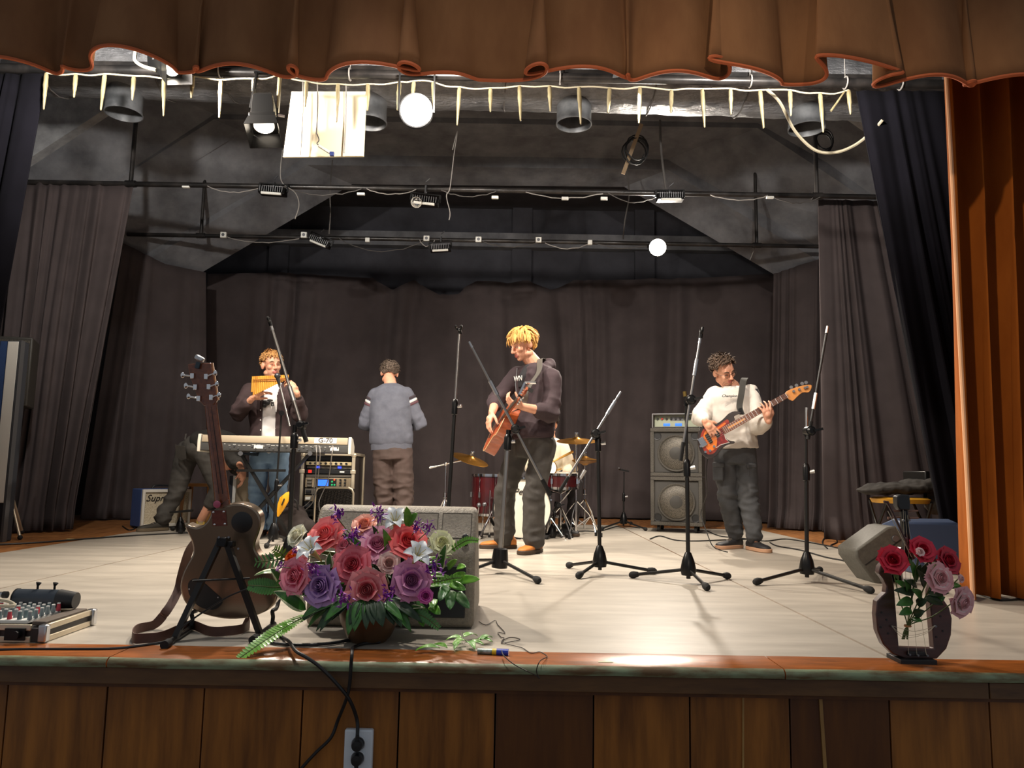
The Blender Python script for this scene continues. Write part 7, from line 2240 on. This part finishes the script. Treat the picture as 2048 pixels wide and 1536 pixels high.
def fern(parent, pts, n, ll, lw, m, up=(0, -.4, 1)):
    pts = spline(pts, 8)
    fr_ = part('fern_frond', MB().tube(pts, .0022, 6), M_STEMG, parent)
    mb = MB()
    def fn(u, v):
        q = u * 2 - 1
        return V((v * ll, q * lw * (math.sin(PI * min(1, v * .85 + .12)) ** .6), .12 * lw * abs(q)))
    mb.grid(fn, 2, 4)
    lm = mb.mesh('leaflet', m, 180)
    inv = WM[parent.name].inverted()
    k = len(pts)
    for i in range(n):
        t = (i + .6) / n
        j = min(k - 2, int(t * (k - 1)))
        p = pts[j].lerp(pts[j + 1], t * (k - 1) - j)
        d = (pts[j + 1] - pts[j]).normalized()
        u_ = V(up)
        s = d.cross(u_).normalized()
        u_ = s.cross(d)
        sc = (.35 + .75 * math.sin(PI * (t * .8 + .12))) 
        for sg in (-1, 1):
            x = (s * sg + d * .45 + u_ * .15).normalized()
            y = u_.cross(x).normalized()
            o = part('leaflet', lm, None, fr_)
            o.matrix_local = inv @ rotm(x * sc, y * sc, x.cross(y) * sc, p)
    return fr_

FA = thing('flower_arrangement', 'big pot of silk roses, lilies and ferns at the stage edge', 'flowers', G(730, 1294))
FYc = 2.86
pc = G(735, 1285)
pc.y = 2.84
part('pot', MB().lathe([(.0, .0), (.062, .0), (.080, .02), (.104, .07), (.112, .11), (.106, .14), (.098, .14), (.0, .12)], (pc.x, 2.82, 0), (0, 0, 1), 32), mat('bronze_pot', '5a3f26', .35, .3, '4a3420', 6, 4), FA)
part('moss', MB().ell((pc.x, 2.97, .17), (.15, .07, .09)), M_GREEND, FA)
def fz(zx, zy, Y):
    return P(480 + zx / 4.096, 990 + zy / 4.096, Y)
core = V((pc.x, 2.98, .20))
ROSES = [(470, 335, 80, 'ded9b8', 'f0ecd2', .8), (705, 335, 118, 'e2525c', 'f07a78', 1), (1020, 250, 88, 'e58a74', 'f0a890', .85), (1130, 415, 120, 'cf6f96', 'e6a0b8', 1), (1372, 385, 115, 'de4450', 'ee6a68', 1),
         (1650, 400, 92, 'efe9c2', 'dfe0b0', .85), (430, 515, 68, 'f08022', 'e8641a', .7), (462, 665, 108, 'd34f6c', 'ea8a9a', 1), (672, 745, 120, '80559c', 'b48cc0', 1), (930, 575, 115, 'cf4658', 'e2707c', 1),
         (1222, 558, 72, 'd3a29a', 'e6c0b4', .9), (1045, 775, 122, 'cf5a66', 'e08a8a', 1), (1400, 700, 118, 'a8629a', 'd08ab0', 1), (1518, 825, 55, 'b02a8c', 'd060a8', .8), (860, 410, 66, 'e07a94', 'eea0b0', .9), (800, 520, 40, 'c85a78', 'e08898', .8), (1640, 350, 40, 'f2efd4', 'e4e2bc', .7), (520, 540, 42, 'e08a90', 'eeb0b0', .8)]
for i, (zx, zy, zr, c1_, c2_, op) in enumerate(ROSES):
    front = (zy - 150) / 700
    Y = 2.93 - .22 * front
    c = fz(zx, zy, Y)
    R = zr / 4.096 / FPX * Y * 1.20
    fc = (c - core).normalized() * .8 + V((0, -.75, .28 - .1 * front))
    rose(FA, c, fc, R, c1_, c2_, i, op)
    part('stem', MB().tube([c - fc.normalized() * R * .4, c.lerp(core, .5) + V((0, .02, -.02)), core + V((0, 0, -.06))], .0028, 6), M_STEMG, FA)
# lilies
M_LILY = mat('lily_petal', 'dfe6ec', .5, 0, 'f2f2ee', 14, 3)
lp = MB().grid(lambda u, v: V((.075 * v * (1 - .12 * v), (u * 2 - 1) * .019 * math.sin(PI * min(1, v * .9 + .06)) ** .8, .030 * math.sin(v * 2.2) - .035 * max(0, v - .6) ** 1.2 + .006 * abs(u * 2 - 1))), 4, 8).mesh('lily_petal', M_LILY, 180)
for i, (zx, zy, fx) in enumerate(((610, 480, -.4), (1440, 520, .4), (1270, 240, .1))):
    c = fz(zx, zy, 2.74 if zy > 300 else 2.90)
    x_, y_, z_ = frame(V((fx, -.8, .7)))
    mm = rotm(x_, y_, z_, c)
    mb = MB(mm)
    for k in range(5):
        a = k * 1.26
        mb.tube([V((0, 0, 0)), V((.012 * math.cos(a), .012 * math.sin(a), .04)), V((.02 * math.cos(a), .02 * math.sin(a), .058))], .0012, 5)
    mb.lathe([(.002, -.05), (.008, -.01), (.012, .012), (.0, .012)], (0, 0, 0), (0, 0, 1), 10)
    ly = part('lily', mb, mat('lily_throat', 'c9b46a', .5), FA)
    for k in range(6):
        o = part('petal', lp, None, ly)
        o.matrix_local = WM[FA.name].inverted() @ mm @ Matrix.Rotation(k * PI / 3 + i, 4, 'Z') @ Matrix.Rotation(-.35 - .15 * (k % 2), 4, 'Y')
# orange daisy
c = fz(760, 395, 2.86)
x_, y_, z_ = frame(V((-.2, -.8, .6)))
dm_ = rotm(x_, y_, z_, c)
dz = part('daisy', MB(dm_).ell((0, 0, 0), (.008, .008, .005)), mat('daisy_heart', '8a4a1c', .7), FA)
dmesh = MB().grid(lambda u, v: V((.006 + .024 * v, (u * 2 - 1) * .004 * math.sin(PI * min(1, v * .8 + .15)), .004 * math.sin(v * 2))), 2, 4).mesh('petal', mat('orange_petal', 'e8742c', .5), 180)
for k in range(14):
    o = part('petal', dmesh, None, dz)
    o.matrix_local = WM[FA.name].inverted() @ dm_ @ Matrix.Rotation(k * PI / 7, 4, 'Z') @ Matrix.Rotation(-.25, 4, 'Y')
# purple spiky blossoms
M_PURP = mat('purple_blossom', '6a2a9a', .5, 0, '9a2a9c', 40, 2)
for i, (zx, zy, zr) in enumerate(((795, 165, 62), (1125, 150, 62), (940, 335, 66), (1455, 255, 52), (1545, 275, 48), (600, 600, 52), (848, 850, 66), (1210, 815, 64), (1590, 590, 70), (330, 580, 36), (450, 460, 30))):
    r = random.Random(i + 50)
    Y = 2.84 - .17 * (zy - 150) / 700
    c = fz(zx, zy, Y)
    s_ = zr / 4.096 / FPX * Y
    mb = MB()
    for k in range(34):
        o_ = V((r.gauss(0, .45), r.gauss(0, .3), r.gauss(0, .5))) * s_
        d = (V((r.gauss(0, .8), -.5 + r.gauss(0, .5), .3 + r.gauss(0, .7)))).normalized()
        mb.tube([c + o_, c + o_ + d * s_ * .35, c + o_ + d * s_ * .75], [s_ * .06, s_ * .17, s_ * .02], 5, flat=.5)
    part('purple_blossom', mb, M_PURP, FA, kind='stuff')
    part('stem', MB().tube([c - V((0, 0, s_ * .3)), c.lerp(core, .5) + V((0, .03, 0)), core], .002, 5), M_STEMG, FA)
def lf(b, t, w, mats, Y0=2.84, Y1=2.80, n=(0, -.8, .6), **k):
    leaf(FA, fz(*b, Y0), fz(*t, Y1), n, w, mats, **k)
VAR = [M_GREEN, M_CREAML]
lf((540, 940), (275, 790), .030, VAR, 2.80, 2.74); lf((330, 640), (115, 660), .020, VAR, 2.84, 2.80, (0, -.3, 1)); lf((360, 720), (250, 600), .02, VAR)
lf((1640, 610), (1690, 400), .022, VAR, 2.86, 2.80); lf((1250, 970), (1515, 925), .018, VAR, 2.78, 2.72, (0, -.4, 1)); lf((430, 760), (560, 830), .02, VAR, 2.78, 2.74)
lf((740, 600), (735, 470), .016, VAR, 2.80, 2.76); lf((1190, 720), (1190, 650), .022, VAR, 2.78, 2.75); lf((860, 780), (800, 730), .018, [M_GREEND, M_GREEN], 2.78, 2.75)
for b, t, w in (((1390, 260), (1365, 95), .017), ((1375, 240), (1455, 150), .016), ((1760, 700), (1965, 690), .018), ((1740, 690), (1850, 640), .016), ((1720, 720), (1850, 780), .016), ((1700, 740), (1630, 870), .019),
                ((1730, 780), (1720, 940), .021), ((1770, 800), (1880, 930), .019), ((1560, 900), (1640, 980), .018), ((1480, 960), (1500, 1080), .017), ((1780, 590), (1850, 590), .013), ((1700, 600), (1780, 530), .014), ((1590, 850), (1570, 930), .016)):
    leaf(FA, fz(*b, 2.80), fz(*t, 2.74), (0, -.9, .4), w, M_GREENL if w < .0185 else M_GREEN, blunt=.9, bend=.08, fold=.12)
for b, t, w in (((430, 130), (880, 120), 0),):
    pass
r = random.Random(77)
for k in range(34):
    a = r.uniform(-PI * .05, PI * 1.05)
    b = core + V((r.uniform(-.1, .1), -.02, r.uniform(-.06, .08)))
    tx, tz = math.cos(a) * r.uniform(.20, .36), math.sin(a) * r.uniform(.08, .24) - .02
    tpt = V((core.x + tx, 2.90 + r.uniform(-.12, .06), max(.12, core.z + tz)))
    leaf(FA, b.lerp(tpt, .35), tpt, (0, -.7, .7), r.uniform(.014, .024), (M_GREEN, M_GREEND, M_GREENL, M_GREEN)[k % 4])
for k in range(26):           # dark drooping leaves round the pot
    a = PI * (1.0 + 1.0 * k / 25) + r.uniform(-.16, .16)
    b = V((core.x + math.cos(a) * .10, 2.81 + math.sin(a) * .09, .165))
    t_ = V((core.x + math.cos(a) * r.uniform(.19, .29), 2.81 + math.sin(a) * r.uniform(.13, .16), r.uniform(.05, .10)))
    leaf(FA, b, t_, (math.cos(a) * .5, -.7, .5), r.uniform(.018, .028), (M_GREEND, M_GREEN, M_GREEND)[k % 3])
def wf_(zx, zy, Y):
    return fz(zx, zy, Y)
fern(FA, [fz(540, 990, 2.78), fz(430, 1050, 2.70), fz(300, 1130, 2.63), fz(150, 1230, 2.57), fz(0, 1335, 2.53)], 26, .030, .0075, M_GREENL, (0, -.6, .8))
fern(FA, [fz(370, 750, 2.82), fz(270, 755, 2.80), fz(170, 745, 2.78), fz(75, 740, 2.77)], 15, .030, .0065, M_GREEN, (0, -1, .25))
fern(FA, [fz(1700, 480, 2.86), fz(1790, 410, 2.84), fz(1870, 370, 2.82), fz(1950, 375, 2.80)], 14, .016, .0055, M_GREENL, (0, -1, .4))
fern(FA, [fz(1560, 720, 2.80), fz(1660, 700, 2.78), fz(1760, 680, 2.76), fz(1810, 680, 2.75)], 12, .014, .006, M_GREENL, (0, -1, .4))
fern(FA, [fz(1320, 930, 2.76), fz(1420, 960, 2.74), fz(1530, 1010, 2.73), fz(1630, 1090, 2.72)], 18, .020, .005, M_GREEN, (0, -1, .3))
fern(FA, [fz(420, 560, 2.84), fz(330, 530, 2.82), fz(230, 540, 2.80), fz(130, 550, 2.80)], 9, .030, .004, M_GREEN, (0, -1, .3))
fern(FA, [fz(400, 560, 2.84), fz(340, 480, 2.82), fz(280, 440, 2.80)], 8, .024, .004, M_GREENL, (0, -1, .3))
# fallen sprig of leaves
sg = thing('leaf_sprig', 'fallen sprig of green leaves on the boards right of the pot', 'leaf', G(935, 1280))
def gl(x, y, z=.004):
    return G(x, y, z)
part('twig', MB().tube(spline([gl(925, 1264, .03), gl(924, 1275, .02), gl(935, 1283, .012), gl(945, 1290, .008)], 5), .0018, 5), M_STEMG, sg)
for b, t, w in (((925, 1276), (892, 1280), .012), ((926, 1274), (955, 1272), .014), ((930, 1280), (905, 1290), .014), ((935, 1284), (950, 1299), .014), ((940, 1284), (968, 1290), .013), ((955, 1278), (985, 1284), .013), ((960, 1280), (985, 1276), .012), ((895, 1296), (860, 1293), .012), ((880, 1296), (830, 1302), .013), ((920, 1285), (908, 1300), .012)):
    leaf(sg, gl(*b, .018), gl(*t, .010), (0, -.2, 1), w, M_GREENL, bend=.25, blunt=.5)

# ---------------------------------------------------------------- lyre-like instrument with a bunch of roses
LY = 2.65
def lz(q, Y=LY):
    return P(1680 + q[0] / 3.6576, 940 + q[1] / 3.6576, Y)
M_WENGE = mat('dark_red_wood', '4a2a24', .45, 0, '38201c', 6, 6, (1, 1, 8), coat=.2)
ly = thing('lyre', 'small dark wooden lyre-shaped stringed instrument standing at the stage edge', 'instrument', G(1825, 1322))
out = [(440, 560), (335, 640), (278, 700), (266, 750), (300, 792), (325, 845), (318, 892), (285, 922), (254, 955), (246, 1050), (258, 1170), (300, 1270), (372, 1340), (460, 1372), (690, 1374), (760, 1300), (794, 1200), (800, 1080), (780, 1000), (745, 950), (735, 890), (760, 845), (800, 800), (805, 740), (760, 690), (640, 610), (560, 570)]
inn = [(555, 630), (640, 690), (700, 760), (660, 820), (640, 880), (640, 970), (655, 1130), (670, 1300), (414, 1290), (398, 1080), (380, 850), (372, 800), (362, 760), (400, 705), (455, 640)]
pl = [lz(q) for q in out + inn]
mb = MB().prism([(p.x, p.z) for p in pl], .034, rotm((1, 0, 0), (0, 0, 1), (0, -1, 0), (0, LY + .017, 0)))
part('frame', mb, M_WENGE, ly, bevel=.004)
for q in ((314, 742), (303, 1042), (340, 1096), (298, 1150), (352, 1196), (735, 1070), (752, 1178), (705, 1222)):
    c = lz(q, LY - .0175)
    part('sound_hole', MB().cyl(c, c + V((0, -.001, 0)), .0035, n=12), M_BLK, ly)
part('neck', MB().bar(lz((500, 700), LY - .002), lz((462, 290), LY - .002), .022, .022, (0, 1, 0)), M_BLKM, ly, bevel=.003)
hd_ = [lz(q) for q in ((398, 190), (430, 178), (490, 180), (496, 240), (494, 292), (420, 292), (402, 262))]
part('scroll', MB().prism([(p.x, p.z) for p in hd_], .034, rotm((1, 0, 0), (0, 0, 1), (0, -1, 0), (0, LY + .015, 0))), M_BLK, ly, bevel=.004)
for a, b in (((385, 300), (440, 300)), ((350, 352), (440, 345)), ((500, 302), (570, 298)), ((505, 352), (575, 352))):
    part('tuning_peg', MB().tube([lz(a, LY - .004), lz(a, LY - .004).lerp(lz(b, LY - .004), .25), lz(b, LY - .004)], [.0052, .0035, .003], 8), mat('peg_brown', '6a4a3c', .5), ly)
part('base', MB().box((lz((528, 1396)).x, LY + .005, .0085), (.122, .10, .016)), M_BLK, ly, bevel=.002)
b0 = lz((528, 1396))
part('tailpiece', MB().box(lz((556, 1342), LY - .022), (.060, .012, .014)), M_BLK, ly, bevel=.002)
pins = [(502, 1346), (563, 1352), (632, 1354)]
for q in pins:
    c = lz(q, LY - .026)
    part('pin', MB().cyl(c, c + V((0, -.010, 0)), .0036, n=10), M_GREYM, ly)
for q, t_ in zip(pins, ((462, 290), (475, 300), (492, 330))):
    part('string', MB().cyl(lz(q, LY - .034), lz(t_, LY - .018), .0006, n=4), M_CORDW, ly)
for q in ((374, 1142), (690, 1140), (478, 500), (457, 368), (498, 368)):
    c = lz(q, LY - .016)
    part('pin', MB().cyl(c, c + V((0, -.011, 0)), .0036, n=10), M_GREYM, ly)
for dy in (0, 40, 60):
    part('string', MB().tube(spline([lz((378, 1140), LY - .026), lz((450, 1160 + dy), LY - .04), lz((540, 1180 + dy * .7), LY - .045), lz((640, 1160 + dy * .5), LY - .035), lz((692, 1142), LY - .026)], 5), .0007, 5), M_CORDW, ly)
bw = thing('bow', 'slim dark bow with pale hair leaning across the lyre', 'bow', lz((520, 640)))
part('stick', MB().tube([lz((320, 232), LY - .05), lz((345, 235), LY - .05), lz((385, 310), LY - .05), lz((540, 650), LY - .05)], [.0045, .0060, .0048, .0042], 8), M_WENGE, bw)
part('bow_hair', MB().cyl(lz((350, 300), LY - .052), lz((524, 636), LY - .052), .0013, n=5), M_CORDW, bw)
bq = thing('rose_bouquet', 'bunch of red and blush roses tied inside the lyre', 'flowers', lz((470, 1290)))
tie = lz((495, 1140), LY - .04)
for i, (zx, zy, zr, c1_, c2_, op) in enumerate(((385, 660, 88, 'b0102c', 'd01c38', 1), (600, 585, 82, 'b3122c', 'c81c3a', 1), (785, 665, 84, '8a0f28', 'b01830', 1), (718, 790, 98, 'e8cdc8', 'e2a2a4', .95), (882, 965, 98, 'e6d0cc', 'dca6a8', .95), (585, 600, 42, 'eebcb8', 'f2d2cc', .6), (880, 795, 40, 'eed2cc', 'e8bcb8', .6), (690, 700, 30, 'd8c8a8', 'c8c49a', .7))):
    Y = LY - .07 - (.03 if zr < 60 or zy > 750 else 0)
    c = lz((zx, zy), Y)
    R = zr / 3.6576 / FPX * Y * 1.02
    fc = V(((zx - 560) / 900, -.9, .15 + (800 - zy) / 700))
    rose(bq, c, fc, R, c1_, c2_, 100 + i, op)
    q = c.lerp(tie, .5) + V((0, .01, -.01))
    part('stem', MB().tube(spline([c - fc.normalized() * R * .4, q, tie, tie + V(((tie.x - c.x) * .12 + .002 * i - .008, .004, -.045))], 4), .0020, 6), M_STEMG, bq)
part('tie', MB().lathe([(.011, -.003), (.012, 0), (.011, .003), (.0105, 0), (.011, -.003)], tie, (0, 0, 1), 14), mat('raffia', 'b07a4a', .7), bq)
for b, t_, w in (((560, 820), (500, 640), .014), ((600, 760), (660, 660), .015), ((540, 900), (390, 880), .015), ((530, 950), (410, 990), .016), ((520, 1020), (430, 1060), .014), ((540, 1060), (620, 1030), .015), ((530, 1090), (600, 1110), .012), ((620, 930), (760, 990), .017), ((640, 900), (800, 900), .015), ((560, 850), (480, 810), .013), ((430, 800), (370, 745), .010), ((480, 860), (400, 810), .012), ((790, 850), (890, 850), .012), ((620, 860), (560, 720), .015), ((600, 940), (520, 870), .016), ((560, 980), (640, 950), .015), ((500, 900), (470, 800), .014), ((690, 960), (770, 930), .014), ((540, 760), (590, 690), .013)):
    leaf(bq, lz(b, LY - .05), lz(t_, LY - .085), (0, -.9, .4), w, (M_GREEN, M_GREEND)[int(w * 1000) % 2], bend=.12)
